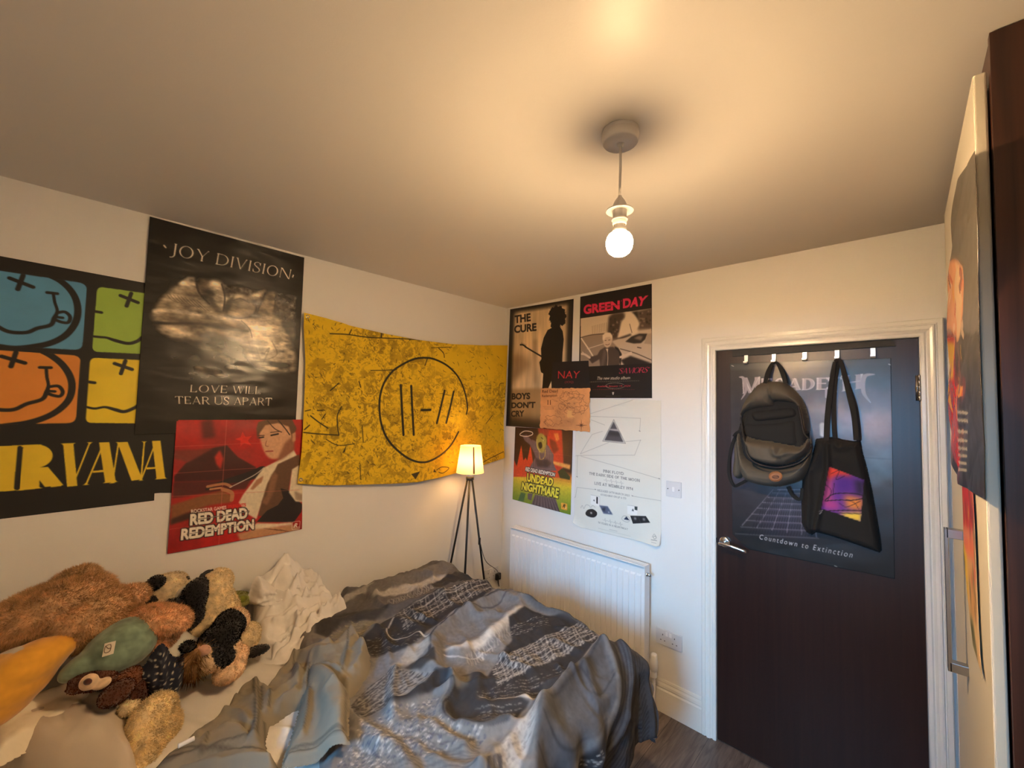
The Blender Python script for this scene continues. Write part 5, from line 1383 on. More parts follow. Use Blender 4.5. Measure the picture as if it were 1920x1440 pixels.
# ---------------------------------------------------------------- duvet
DZ = 0.665
def V3(pts): return [(600+x/3.0, 1040+y/3.0) for x, y in pts]
cv = Canvas(2, DZ, -0.02, 1.98, -2.10, -0.20, 420, (128, 125, 124)).view(3, 600, 1040)
DK, MG, LG2, WH, SLT = (46, 44, 47), (112, 110, 112), (160, 157, 154), (204, 199, 192), (88, 91, 99)
gd = np.random.default_rng(14)
lg = fractal(cv.h, cv.w, 90, 4, 71); cv.img *= (0.86+0.28*lg)[..., None]
def inq(q, u, v):
    q = np.array(q, float); return tuple((q[0]*(1-u)+q[1]*u)*(1-v)+(q[3]*(1-u)+q[2]*u)*v)
def windows(clip, q, nu, nv, col, w=0.003, jit=0.12, wob=2.5, duty=0.8, lines=True):
    """rows of little lit windows inside the outline 'clip', laid out over the quad q"""
    cv.clip(clip)
    for j in range(nv):
        ph = gd.random()*6
        if lines and j % 3 == 0:
            cv.stroke([tuple(np.array(inq(q, t, (j+.1)/nv))+np.array([0, wob*math.sin(t*9+ph)])) for t in np.linspace(0, 1, 14)], w*0.9, col, .8)
        for i in range(nu):
            if gd.random() > duty: continue
            u, v = (i+gd.normal()*jit)/nu, (j+.5+gd.normal()*jit)/nv
            a = np.array(inq(q, u, v)); b = np.array(inq(q, u+.55/nu, v)); o_ = np.array([0, wob*math.sin(u*9+ph)])
            cv.stroke([tuple(a+o_), tuple(b+o_)], w*(.6+.8*gd.random()), col, .55+.45*gd.random(), curve=False)
    cv.clip()
def hatch(clip, q, n, col, w=0.002, along=False, wob=3, al=.8):
    cv.clip(clip)
    for k in range(n):
        t = (k+.5+gd.normal()*.15)/n; ph = gd.random()*6
        pts = [inq(q, s, t) if along else inq(q, t, s) for s in np.linspace(0, 1, 8)]
        pts = [(x+wob*math.sin(i*1.3+ph), y+wob*math.cos(i*1.7+ph)) for i, (x, y) in enumerate(pts)]
        cv.stroke(pts, w*(.6+.8*gd.random()), col, al*(.6+.4*gd.random()))
    cv.clip()
far = [(-60, 235), (150, 165), (420, 90), (640, 40), (790, 10), (900, 70), (1060, 190), (900, 160), (640, 250), (440, 340), (100, 420), (-60, 400)]
cv.poly(far, (92, 90, 92), 2)
cv.poly([(-40, 240), (200, 150), (430, 80), (420, 120), (220, 190), (0, 260)], DK, 2); windows([(0, 240), (200, 155), (440, 85), (440, 140), (100, 235)], [(0, 240), (440, 90), (440, 140), (60, 260)], 26, 5, LG2, .003)
cv.poly([(130, 260), (300, 170), (300, 195), (130, 290)], LG2, 2); cv.poly([(260, 210), (320, 180), (420, 140), (480, 150), (700, 80), (760, 70), (700, 140), (560, 190), (430, 215), (330, 235)], MG, 2, curve=True)
cv.poly([(300, 235), (430, 200), (640, 150), (720, 145), (600, 190), (430, 235), (320, 255)], WH, 3, .8, curve=True); hatch([(370, 270), (640, 170), (680, 200), (400, 300)], [(370, 260), (660, 160), (680, 205), (390, 310)], 26, WH, .003)
cv.poly([(620, 190), (720, 140), (800, 100), (830, 130), (720, 190), (640, 210)], DK, 1); cv.poly([(800, 110), (960, 150), (900, 180), (780, 170)], (40, 42, 48), 2)
A1 = [(230, 500), (300, 440), (450, 330), (640, 250), (760, 195), (900, 150), (1000, 175), (900, 270), (800, 330), (700, 400), (620, 440), (560, 500), (480, 560), (290, 585)]
cv.poly(A1, DK, 1); windows(A1, [(430, 340), (930, 140), (980, 200), (480, 440)], 30, 12, WH, .0032); windows(A1, [(240, 500), (600, 400), (560, 560), (260, 590)], 20, 7, LG2, .003, lines=False)
cv.stroke([(430, 360), (375, 440), (400, 475), (480, 480), (560, 470)], .006, WH, .9); cv.stroke([(560, 470), (610, 490)], .010, WH)
G1p = [(612, 610), (620, 540), (650, 470), (720, 410), (850, 340), (990, 270), (1060, 265), (1170, 310), (1080, 410), (1000, 480), (900, 540), (760, 590), (660, 640)]
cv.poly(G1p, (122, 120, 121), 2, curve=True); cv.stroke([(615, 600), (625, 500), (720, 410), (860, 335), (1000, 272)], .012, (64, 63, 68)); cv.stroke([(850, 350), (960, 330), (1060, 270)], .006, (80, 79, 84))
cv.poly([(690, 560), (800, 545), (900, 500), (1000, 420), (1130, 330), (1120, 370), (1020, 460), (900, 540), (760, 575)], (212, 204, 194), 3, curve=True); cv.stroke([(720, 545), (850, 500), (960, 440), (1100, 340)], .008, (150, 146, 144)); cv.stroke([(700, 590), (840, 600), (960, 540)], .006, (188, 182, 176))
hatch([(820, 590), (1060, 420), (1090, 460), (1000, 540), (860, 640), (800, 620)], [(800, 570), (1060, 410), (1090, 470), (840, 650)], 22, WH, .0035); 
D3 = [(940, 700), (1010, 590), (1080, 500), (1060, 400), (1150, 330), (1260, 360), (1380, 370), (1540, 430), (1570, 520), (1440, 640), (1400, 730), (1340, 780), (1200, 805), (1110, 835), (880, 870), (860, 800)]
cv.poly(D3, DK, 1); windows(D3, [(960, 620), (1500, 380), (1560, 500), (1000, 760)], 34, 14, WH, .0034); windows(D3, [(1080, 420), (1280, 340), (1300, 420), (1060, 490)], 12, 6, WH, .003, lines=False)
windows(D3, [(860, 800), (1380, 640), (1380, 790), (860, 880)], 30, 7, LG2, .003, lines=False)
hatch(D3, [(960, 620), (1500, 380), (1560, 500), (1000, 760)], 26, WH, .0032, wob=2); hatch(D3, [(960, 620), (1500, 380), (1560, 500), (1000, 760)], 5, WH, .0045, along=True, wob=5)
hatch(A1, [(430, 340), (930, 140), (980, 200), (480, 440)], 18, WH, .003, wob=2); hatch(A1, [(430, 340), (930, 140), (980, 200), (480, 440)], 3, WH, .004, along=True, wob=4)
cv.poly([(1400, 690), (1350, 780), (1220, 790), (1260, 740)], (58, 57, 60), 2)
cv.stroke([(900, 690), (865, 780), (900, 832), (1000, 836), (1110, 828)], .006, WH, .9); cv.stroke([(1110, 832), (1190, 850)], .014, WH)
D4 = [(890, 680), (960, 700), (880, 800), (900, 850), (1110, 840), (1180, 870), (1050, 990), (925, 1015), (800, 995), (705, 965), (670, 905), (710, 840), (745, 790), (720, 740), (800, 690)]
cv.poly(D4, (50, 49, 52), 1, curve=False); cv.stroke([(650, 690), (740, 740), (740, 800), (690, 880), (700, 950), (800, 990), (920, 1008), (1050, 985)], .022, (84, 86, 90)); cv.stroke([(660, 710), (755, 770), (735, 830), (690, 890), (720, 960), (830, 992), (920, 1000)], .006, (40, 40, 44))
windows(D4, [(880, 880), (1160, 860), (1060, 980), (880, 990)], 20, 6, LG2, .003, lines=False)
cv.poly([(750, 700), (850, 690), (830, 760), (760, 790), (740, 740)], (118, 110, 96), 2)
cv.poly([(390, 870), (470, 800), (560, 760), (640, 690), (740, 690), (700, 740), (620, 790), (520, 830), (410, 885)], DK, 2); cv.poly([(470, 650), (530, 620), (640, 590), (650, 650), (560, 670)], (60, 54, 50), 1)
L1 = [(165, 850), (260, 760), (400, 650), (640, 690), (590, 760), (430, 830), (210, 925)]
cv.poly(L1, (152, 149, 146), 1); windows(L1, [(170, 830), (400, 640), (640, 690), (220, 930)], 20, 11, (54, 52, 54), .006, lines=False, duty=.9); hatch(L1, [(170, 830), (400, 640), (640, 690), (220, 930)], 14, (66, 64, 66), .0025, along=True)
cv.poly([(370, 640), (470, 570), (600, 500), (620, 570), (540, 610), (430, 650)], (178, 170, 160), 2); cv.poly([(300, 590), (480, 560), (430, 620), (300, 690)], (126, 126, 130), 3)
cv.poly([(150, 400), (330, 380), (300, 440), (240, 470), (60, 470)], (132, 126, 110), 3); windows([(100, 390), (330, 390), (240, 480), (40, 470)], [(60, 390), (330, 380), (260, 470), (40, 480)], 18, 6, (210, 196, 150), .0025, lines=False)
cv.poly([(-30, 400), (140, 330), (420, 300), (300, 380), (120, 400), (40, 470), (-30, 450)], (60, 58, 60), 2)
SP = [(150, 1100), (230, 930), (420, 880), (600, 800), (690, 830), (670, 930), (760, 990), (920, 1020), (1010, 1040), (960, 1160), (940, 1260), (0, 1260)]
cv.poly(SP, (134, 131, 128), 3); windows(SP, [(150, 960), (700, 790), (950, 1060), (60, 1260)], 40, 34, (214, 206, 196), .0042, lines=False, duty=.34, jit=.35); windows(SP, [(150, 960), (700, 790), (950, 1060), (60, 1260)], 44, 36, (84, 88, 104), .004, lines=False, duty=.30, jit=.4)
hatch(SP, [(500, 960), (900, 1060), (880, 1250), (350, 1200)], 16, (92, 90, 92), .003, along=True, wob=6)
P1 = [(985, 1150), (1060, 1060), (1180, 940), (1240, 880), (1235, 1000), (1180, 1100), (1110, 1220), (990, 1220)]
cv.poly(P1, (186, 182, 178), 1); windows(P1, [(1000, 1120), (1230, 890), (1230, 1010), (1020, 1220)], 18, 10, (130, 128, 128), .0025, lines=False, duty=.6); hatch([(940, 1200), (1020, 1150), (1040, 1260), (900, 1280)], [(940, 1180), (1030, 1150), (1040, 1260), (930, 1280)], 9, (60, 66, 84), .006)
S1 = [(1225, 960), (1290, 880), (1420, 740), (1500, 640), (1600, 540), (1700, 640), (1720, 760), (1700, 880), (1640, 980), (1590, 1080), (1480, 1240), (1240, 1260), (1215, 1080)]
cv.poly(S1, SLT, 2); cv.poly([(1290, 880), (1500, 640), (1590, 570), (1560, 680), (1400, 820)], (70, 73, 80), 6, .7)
for p in ([(1300, 900), (1340, 860), (1480, 700), (1590, 560)], [(1500, 720), (1560, 800), (1600, 760), (1660, 690)], [(1260, 1000), (1400, 1040), (1560, 960), (1690, 850)], [(1390, 760), (1460, 720), (1540, 760)], [(1240, 1100), (1350, 1120), (1500, 1080)]): cv.stroke(p, .007, (54, 57, 66), .8, soft=2)  # dark lines along the folds: crease shade painted into the duvet colour
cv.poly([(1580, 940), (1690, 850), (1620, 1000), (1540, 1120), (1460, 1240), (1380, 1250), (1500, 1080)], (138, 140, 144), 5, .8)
R1 = [(1560, 430), (1700, 490), (1850, 540), (2400, 560), (2900, 900), (2900, 1700), (1900, 1500), (1760, 1100), (1740, 900), (1690, 720), (1600, 560)]
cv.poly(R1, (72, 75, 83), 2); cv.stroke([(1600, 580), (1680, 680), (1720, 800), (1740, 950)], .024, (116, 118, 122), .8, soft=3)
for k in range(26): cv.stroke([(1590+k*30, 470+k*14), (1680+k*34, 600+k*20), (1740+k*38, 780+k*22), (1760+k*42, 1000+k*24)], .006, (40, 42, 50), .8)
cv.poly([(1620, 1000), (1700, 860), (1760, 980), (1900, 1200), (1900, 1700), (1500, 1700), (1480, 1300)], (44, 43, 47), 2); windows([(1600, 1040), (1700, 880), (1780, 1050), (1860, 1300), (1640, 1700), (1500, 1500)], [(1600, 1000), (1740, 900), (1760, 1260), (1560, 1300)], 8, 26, WH, .003, lines=False, duty=.5)
cv.poly([(1040, 190), (1250, 290), (1420, 360), (1560, 430), (1400, 380), (1230, 340), (1090, 260), (960, 250)], (84, 86, 90), 3)
for k in range(6): cv.stroke([(1000+k*12, 180+k*16), (1200+k*20, 270+k*14), (1420+k*22, 350+k*16)], .004, (48, 48, 52), .7)
cv.grain(0.10, 4, 2, 77); cv.img *= 0.87

SR, TF, RR = 1.405, -0.735, 0.085        # where the duvet turns over the bed's right side and foot, turning radius
nx_, ny_ = 400, 400
S_ = np.linspace(0.075, SR+0.36, nx_); head = np.interp(S_, [0.0, 0.16, 0.26, 0.36, 0.55, 0.8, 1.05, 1.25, 1.45, 1.8], [-1.30, -1.33, -1.42, -1.62, -1.66, -1.70, -1.80, -1.96, -2.06, -2.10])
Tv = np.linspace(0, 1, ny_)[:, None]
foot_drop = 0.34
SS = np.repeat(S_[None], ny_, 0); TT = head[None]*(1-Tv)+(TF+foot_drop)*Tv
def turn(q):
    """distance past the edge -> (outward, down)"""
    th = np.clip(q/RR, 0, math.radians(84)); o_ = RR*np.sin(th); dn = RR*(1-np.cos(th))
    ex = np.maximum(0, q-RR*math.radians(84)); return o_+ex*0.0, dn+ex*0.99
qx = np.maximum(0, SS-SR); qy = np.maximum(0, TT-TF)
ox, dx = turn(qx); oy, dy = turn(qy)
Xd = np.minimum(SS, SR)+ox; Yd = np.minimum(TT, TF)+oy
down = np.sqrt(dx**2+dy**2); 
corner = np.clip(np.minimum(qx, qy)/0.2, 0, 1)
Xd -= corner*0.06*0; 
def F(pts, w, h): return (pl_top(V3(pts)), w, h)
def pl_top(pts):
    w_ = hit_arr([p[0] for p in pts], [p[1] for p in pts], 2, DZ); return np.array(smooth_path(w_[:, :2], 5))
FOLDS = [F([(640, 620), (630, 520), (720, 420), (860, 340), (1000, 275), (1110, 300)], .035, .040), F([(760, 570), (900, 500), (1020, 420), (1130, 330)], .035, .022), F([(820, 350), (900, 380), (980, 360)], .018, .018),
         F([(240, 480), (420, 380), (560, 440), (480, 540)], .03, .018), F([(0, 250), (250, 200), (480, 150), (720, 80), (800, 50)], .04, .022), F([(-20, 420), (150, 380), (400, 320), (650, 250), (960, 150)], .03, .024), F([(560, 640), (700, 690), (760, 760), (690, 880), (760, 980), (930, 1010), (1060, 980)], .022, .026),
         F([(390, 870), (520, 810), (640, 710)], .02, .024), F([(890, 690), (880, 800), (940, 860), (1120, 850)], .025, .014), F([(1600, 560), (1480, 680), (1380, 790), (1280, 900), (1235, 1010), (1225, 1150)], .030, .050), F([(1280, 980), (1420, 1010), (1560, 950), (1680, 860)], .05, .035),
         F([(1500, 700), (1560, 790), (1620, 800), (1680, 700)], .022, .022), F([(1620, 590), (1700, 700), (1730, 830), (1745, 1000)], .025, .030), F([(1690, 540), (1790, 640), (1850, 800), (1860, 1000)], .022, .026), F([(1000, 230), (1160, 290), (1330, 340), (1500, 400)], .03, .024), F([(1080, 250), (1250, 330), (1400, 372)], .015, .012),
         F([(180, 930), (300, 1000), (420, 1090), (520, 1220)], .025, .022), F([(480, 960), (640, 1040), (820, 1130), (900, 1240)], .03, .014), F([(900, 1240), (1000, 1130), (1120, 1000), (1240, 900)], .022, .020), F([(1160, 830), (1220, 880), (1290, 850), (1400, 740)], .02, .020)]
for k in range(46):
    x0, y0 = gd.random()*1.3+0.1, -1.75+gd.random()*1.05; an = math.radians(20+gd.normal()*38); l = .08+.18*gd.random()
    FOLDS.append((np.array([(x0, y0), (x0+l*.5*math.cos(an)+gd.normal()*.015, y0+l*.5*math.sin(an)+gd.normal()*.015), (x0+l*math.cos(an), y0+l*math.sin(an))]), .010+.014*gd.random(), .006+.010*gd.random()))
hd_ = folds_height(SS, TT, FOLDS)
nn = fractal(ny_, nx_, 60, 4, 90); hd_ += 0.014*(1-np.abs(2*nn-1)*2)+0.012*(fractal(ny_, nx_, 22, 3, 91)-.5)+0.010*(1-np.abs(2*fractal(ny_, nx_, 26, 2, 92, (1.6, .8))-1)*2)*np.clip(qx*8+qy*8+.35, 0, 1)
# vertical gathers where it hangs
gat = np.clip((down-0.02)/0.12, 0, 1)
wv = 0.020*np.sin(TT*34+1.5*np.sin(TT*11))*(qx > 0)+0.016*np.sin(SS*30+2*np.sin(SS*9))*(qy > 0)
edge_t = np.clip(Tv*ny_/14, 0, 1); roll = np.sqrt(np.maximum(0, 1-(1-edge_t)**2))
ed_l = np.clip((SS-S_[0])/0.05, 0, 1); roll = roll*np.sqrt(np.maximum(0, 1-(1-ed_l)**2))
plump = 0.07*(0.55+0.45*np.clip((TT+1.9)/1.0, 0, 1))
top_h = BZ+0.004+(plump+hd_)*roll
puffo = (0.006+0.55*hd_+0.7*wv)*gat
Z = top_h*1.0-down
Z = np.where(down > 0.03, Z-hd_*gat*0.7, Z)
nrm = np.sqrt(qx**2+qy**2)+1e-9
Xd = Xd+puffo*qx/nrm; Yd = Yd+puffo*qy/nrm
hem = 0.30+0.025*np.sin(TT*9)+0.02*np.sin(SS*11)
Z = hem+np.log1p(np.exp(np.clip((Z-hem)/0.02, -30, 30)))*0.02
PD = np.stack([Xd, Yd, Z], -1)
colD = cv.sample(np.minimum(SS, 1.97), TT)
M_DUVET = mat('printed_duvet_cotton', None, 0.9, vcol=True, bump=0.3, bscale=26, bdist=0.008)
duv = tag(link('duvet', grid_mesh('duvet', PD, colD, (0, 0, -0.012)), M_DUVET, None, True), 'grey patterned duvet with dark city-block print, crumpled over the foot of the bed', 'duvet')
def bed_h(X, Y):
    """height of whatever covers the bed at plan points (duvet or sheet)"""
    i = np.clip((X-S_[0])/(S_[1]-S_[0]), 0, nx_-1).astype(int); hy = head[i]
    t = (Y-hy)/((TF+foot_drop)-hy); j = np.clip((t*(ny_-1)), 0, ny_-1).astype(int)
    inside = (X > S_[0]) & (X < SR) & (t > 0) & (Y < TF)
    return np.where(inside, Z[j, i], BZ+0.004)
# ---------------------------------------------------------------- clothes and bedding lying on the bed
V2 = (3.6, 260, 1040)          # view of the garment area
V1 = (3.6, 0, 1040)            # view of the toys
M_TEE = mat('white_jersey', (0.74, 0.71, 0.67, 1), 0.9, bump=0.3, bscale=30, bdist=0.006)
M_PILLOW = mat('beige_pillowcase', rgb(196, 182, 164), 0.92, bump=0.3, bscale=12, bdist=0.01)
M_IVORY = mat('ivory_blanket', rgb(232, 220, 196), 0.9, bump=0.3, bscale=14, bdist=0.01)

gar = empty('jacket', (0.75, -1.75, 0.62), 'crumpled olive-grey jacket thrown over the bed beside the stuffed toys', 'jacket')
GZ = 0.655
GCV = Canvas(2, GZ, 0.1, 1.35, -2.35, -1.15, 420, (132, 124, 108)).view(*V2)
GCV.grain(.10, 60, 4, 81); SE = (80, 74, 64)
for p in ([(420, 1350), (560, 1290), (780, 1225)], [(130, 1400), (330, 1330), (420, 1350)], [(770, 830), (785, 1000), (775, 1220)], [(800, 830), (812, 1000), (800, 1200)], [(1150, 770), (1140, 900), (1150, 1000), (1110, 1240)], [(1040, 660), (1050, 760), (1030, 780)], [(1270, 690), (1340, 620), (1410, 585)], [(1410, 600), (1400, 760), (1370, 900)],
          [(980, 1352), (1180, 1322), (1385, 1310)], [(980, 1372), (1180, 1342), (1430, 1330)], [(1395, 1010), (1390, 1300)], [(450, 1310), (480, 1180)], [(890, 880), (880, 1020)], [(830, 880), (830, 1040)], [(120, 1420), (300, 1370), (600, 1300), (860, 1270)], [(850, 1090), (880, 1300)]):
    GCV.stroke(p, .006, SE, .85, soft=1)
M_GARM = mat('grey_olive_cotton', None, 0.9, vcol=True, bump=0.25, bscale=40, bdist=0.004)
def gbase(X, Y): return bed_h(X, Y)-GZ-0.004
body_o = [(100, 1400), (180, 1310), (330, 1170), (450, 1090), (560, 1000), (640, 890), (700, 830), (800, 780), (860, 830), (960, 720), (1050, 655), (1150, 660), (1260, 670), (1340, 620), (1400, 580), (1470, 572), (1520, 640), (1562, 700), (1566, 800), (1500, 920), (1410, 1000), (1300, 960), (1180, 960), (1080, 960), (1000, 1000), (900, 1080), (880, 1200), (960, 1320), (900, 1395), (780, 1420), (600, 1440), (400, 1470), (200, 1470), (120, 1440)]
GF = [([(330, 1190), (420, 1130), (560, 1030), (640, 960)], .012, .012), ([(580, 1040), (680, 1050), (740, 1120)], .012, .016), ([(560, 980), (650, 950), (760, 970)], .010, .016), ([(800, 800), (790, 920), (800, 1100), (770, 1220)], .012, .018), ([(850, 880), (870, 980), (860, 1040)], .012, .020),
      ([(890, 960), (990, 880), (1080, 830), (1060, 760)], .014, .026), ([(1050, 690), (1180, 660), (1280, 690)], .014, .030), ([(1080, 780), (1060, 900), (980, 960)], .013, .020), ([(1100, 700), (1250, 740), (1400, 690)], .013, .018), ([(1300, 640), (1420, 590), (1500, 620), (1530, 720)], .014, .028), ([(1440, 640), (1400, 760), (1380, 880)], .010, .016),
      ([(1490, 680), (1500, 780), (1440, 880)], .010, .016), ([(1150, 740), (1130, 860), (1140, 960)], .010, .018), ([(1230, 820), (1320, 870), (1400, 940)], .012, .014), ([(130, 1410), (330, 1350), (560, 1280), (780, 1230)], .010, .018), ([(160, 1440), (400, 1410), (640, 1370), (880, 1340)], .011, .018), ([(880, 1190), (960, 1180), (1000, 1260)], .012, .022), ([(870, 1120), (940, 1060), (960, 1000)], .013, .020),
      ([(360, 1240), (400, 1190), (380, 1300)], .008, .010), ([(680, 870), (760, 860), (840, 860)], .010, .014), ([(900, 830), (940, 790), (1040, 700)], .012, .022)]
puff('body', M_GARM, gar, 2, GZ, body_o, 0.040, edge=0.035, cell=0.005, folds=GF, cv=GCV, base=gbase, noise=0.010, nscale=0.07, seed=11, view=V2)
slv = [(1080, 1010), (1110, 900), (1150, 770), (1230, 800), (1330, 880), (1400, 980), (1425, 1080), (1418, 1200), (1422, 1330), (1440, 1345), (1300, 1350), (1150, 1370), (985, 1392), (970, 1350), (1000, 1260), (1040, 1150)]
def gbase2(X, Y): return bed_h(X, Y)-GZ+0.030
puff('sleeve', M_GARM, gar, 2, GZ+0.01, slv, 0.030, edge=0.03, cell=0.006, cv=GCV, base=gbase2, noise=0.006, nscale=0.08, seed=12, view=V2,
     folds=[([(1130, 830), (1140, 960), (1130, 1120), (1100, 1240)], .009, .014), ([(1250, 1000), (1330, 970), (1400, 1000)], .012, .012), ([(1230, 960), (1260, 1080)], .014, .010), ([(990, 1335), (1200, 1310), (1415, 1290)], .006, -.008), ([(1330, 900), (1300, 980)], .012, .010), ([(1395, 1060), (1392, 1300)], .006, -.006), ([(990, 1375), (1200, 1345), (1430, 1330)], .006, .008)])
flap = [(110, 1395), (240, 1290), (420, 1210), (560, 1120), (700, 1110), (790, 1200), (770, 1235), (600, 1290), (400, 1360), (220, 1430), (120, 1430)]
puff('front_flap', M_GARM, gar, 2, GZ+0.01, flap, 0.022, edge=0.02, cell=0.006, cv=GCV, base=gbase2, noise=0.006, nscale=0.08, seed=13, view=V2, folds=[([(240, 1400), (500, 1310), (760, 1220)], .006, -.008), ([(420, 1340), (450, 1230), (480, 1180)], .008, .008), ([(360, 1230), (390, 1280)], .006, .008)])
def on_bed(px, py, z): return hit(px, py, 2, z)
bm = bmesh.new()
w3 = [on_bed(260+x/3.6, 1040+y/3.6, GZ) for x, y in ((258, 1432), (310, 1405), (368, 1375))]
pts = smooth_path([(p[0], p[1], p[2]+0.055) for p in w3], 5); bm_tube(bm, pts, 0.006, 8); from_bm('care_label', bm, M_TEE, gar, True)
gar.children[-1]['label'] = 'white care label'

# white T-shirts heaped against the wall
tee = empty('t_shirt_pile', (0.2, -1.58, 0.62), 'heap of crumpled white T-shirts against the wall at the edge of the duvet', 'clothes')
foot = [(0.012, -1.71), (0.10, -1.73), (0.20, -1.755), (0.33, -1.755), (0.42, -1.70), (0.43, -1.62), (0.38, -1.52), (0.33, -1.44), (0.30, -1.36), (0.20, -1.36), (0.10, -1.39), (0.012, -1.42)]
def tee_prof(X, Y, t):
    r = np.sqrt(np.maximum(0, 1-(1-t)**2))
    wall = np.clip(1-(X-0.05)/0.36, 0.12, 1)
    pk = np.exp(-((Y+1.575)/0.07)**2)*0.34+np.exp(-((Y+1.69)/0.06)**2)*0.14
    return r*(wall**1.1)*(0.56+pk)
g = np.random.default_rng(4)
TF_ = []
for k in range(70):
    x0, y0 = 0.03+g.random()*.36, -1.78+g.random()*.40; an = math.radians(96+g.normal()*26); l = .06+.20*g.random(); w_ = .0045+.006*g.random(); bend = g.normal()*.022
    TF_.append(([(x0, y0), (x0+l*.5*math.cos(an)+bend, y0+l*.5*math.sin(an)), (x0+l*math.cos(an)-bend*.5, y0+l*math.sin(an))], w_, (.010+w_*2.2*g.random())*(1 if g.random() < .7 else -1)))
puff('body', M_TEE, tee, 2, BZ+0.004, foot, 0.33, edge=0.07, cell=0.004, folds=TF_, noise=0.016, nscale=0.12, seed=15, plane_pts=True, profile=tee_prof, base=lambda X, Y: 0.6*np.maximum(0, bed_h(X, Y)-BZ-0.004))
puff('hem', M_TEE, tee, 2, 0.64, [(800, 470), (870, 500), (960, 540), (1060, 500), (1170, 420), (1300, 360), (1340, 372), (1250, 440), (1150, 500), (1080, 560), (1040, 600), (950, 650), (900, 680), (870, 640), (820, 600)], 0.045, edge=0.02, cell=0.005, view=V2, noise=0.014, nscale=0.05, seed=17,
     folds=[([(840, 600), (940, 600), (1060, 530), (1180, 450)], .006, .014), ([(880, 650), (960, 630), (1040, 570)], .006, .012), ([(1000, 560), (1150, 470), (1300, 380)], .006, .012)], base=lambda X, Y: bed_h(X, Y)-0.64)
tb = [(660, 350), (760, 320), (860, 310), (1000, 330), (1080, 300), (1180, 360), (1210, 400), (1100, 460), (980, 500), (860, 560), (800, 480), (720, 470), (690, 420)]
puff('sleeve', M_TEE, tee, 0, 0.10, [(800, 140), (830, 150), (900, 190), (960, 200), (1010, 110), (1045, 115), (1100, 170), (1110, 240), (1160, 300), (1230, 350), (1180, 390), (1050, 380), (900, 350), (740, 330), (750, 240), (770, 180)], 0.06, edge=0.03, cell=0.005, view=V2, noise=0.020, nscale=0.06, seed=19,
     folds=[([(760, 330), (900, 270), (1030, 180)], .007, .022), ([(800, 360), (940, 330), (1090, 280)], .007, .022), ([(1030, 140), (1050, 220), (1100, 290)], .007, .018), ([(860, 220), (960, 230), (1060, 290)], .006, .014), ([(960, 340), (990, 380)], .006, .014)])

# pillows
def pillow(name, outline, z, depth, m, label, seed, folds=(), edge=0.10, view=V1, **kw):
    return tag(puff(name, m, None, 2, z, outline, depth, edge=edge, cell=0.008, noise=0.008, nscale=0.12, seed=seed, folds=folds, view=view, **kw), label, 'pillow')
tag(puff('pillow', M_SHEET, None, 2, BZ+0.002, [(0.015, -2.60), (0.26, -2.60), (0.31, -2.3), (0.30, -2.0), (0.27, -1.84), (0.015, -1.84)], 0.155, edge=0.10, cell=0.01, plane_pts=True, noise=0.006, nscale=.15, seed=22, curve=False), 'white pillow lying along the wall underneath the stuffed toys', 'pillow')
pillow('pillow', [(-60, 1460), (-60, 1350), (60, 1310), (250, 1240), (440, 1165), (600, 1110), (740, 1040), (840, 1010), (890, 1080), (905, 1200), (920, 1350), (930, 1480), (700, 1600), (200, 1640)], 0.605, 0.11, M_PILLOW, 'beige pillow at the lower left corner of the bed, nearest the camera', 23, edge=0.07,
       folds=[([(380, 1260), (520, 1330), (610, 1420)], .02, .016), ([(660, 1130), (760, 1080), (840, 1060)], .015, .010), ([(200, 1330), (260, 1400), (280, 1500)], .03, .012), ([(560, 1200), (660, 1210), (700, 1260)], .02, .012)])
blk = tag(puff('blanket', M_IVORY, None, 2, 0.70, [(-80, 1400), (-80, 1180), (60, 1090), (220, 1020), (380, 960), (520, 910), (640, 898), (690, 920), (712, 1010), (620, 1025), (590, 1080), (470, 1140), (280, 1230), (100, 1330)], 0.05, edge=0.035, cell=0.006, view=V1, noise=0.008, nscale=.1, seed=24,
     folds=[([(-40, 1240), (150, 1130), (330, 1040), (480, 1000)], .014, .022), ([(380, 985), (480, 1000), (600, 1020)], .010, .014), ([(480, 1130), (560, 1060), (600, 1030)], .010, .016), ([(20, 1180), (180, 1110), (340, 1050)], .010, .012)], base=lambda X, Y: -0.02+0*X), 'folded ivory blanket edge on top of the beige pillow in the lower left corner', 'blanket')

# ---------------------------------------------------------------- stuffed toys
GT = 'stuffed toys heaped on the bed'
M_PLUSH = mat('plush', None, 0.95, vcol=True, sheen=0.3)
M_FUR = bpy.data.materials.new('plush_pile'); M_FUR.use_nodes = True
nt = M_FUR.node_tree; N = nt.nodes; L = nt.links; N.remove(N['Principled BSDF'])
at_ = N.new('ShaderNodeAttribute'); at_.attribute_name = 'print'
d1 = N.new('ShaderNodeBsdfDiffuse'); t1 = N.new('ShaderNodeBsdfTranslucent'); mxf = N.new('ShaderNodeMixShader'); mxf.inputs['Fac'].default_value = 0.5
L.new(at_.outputs['Color'], d1.inputs['Color']); L.new(at_.outputs['Color'], t1.inputs['Color'])
L.new(d1.outputs[0], mxf.inputs[1]); L.new(t1.outputs[0], mxf.inputs[2]); L.new(mxf.outputs[0], N['Material Output'].inputs['Surface'])
M_EYE = mat('toy_eye', (0.015, 0.010, 0.008, 1), 0.15)
def toy(label, base_px, x):
    return empty('stuffed_toy', tuple(hit(*base_px, 0, x)), label, 'stuffed toy', GT)
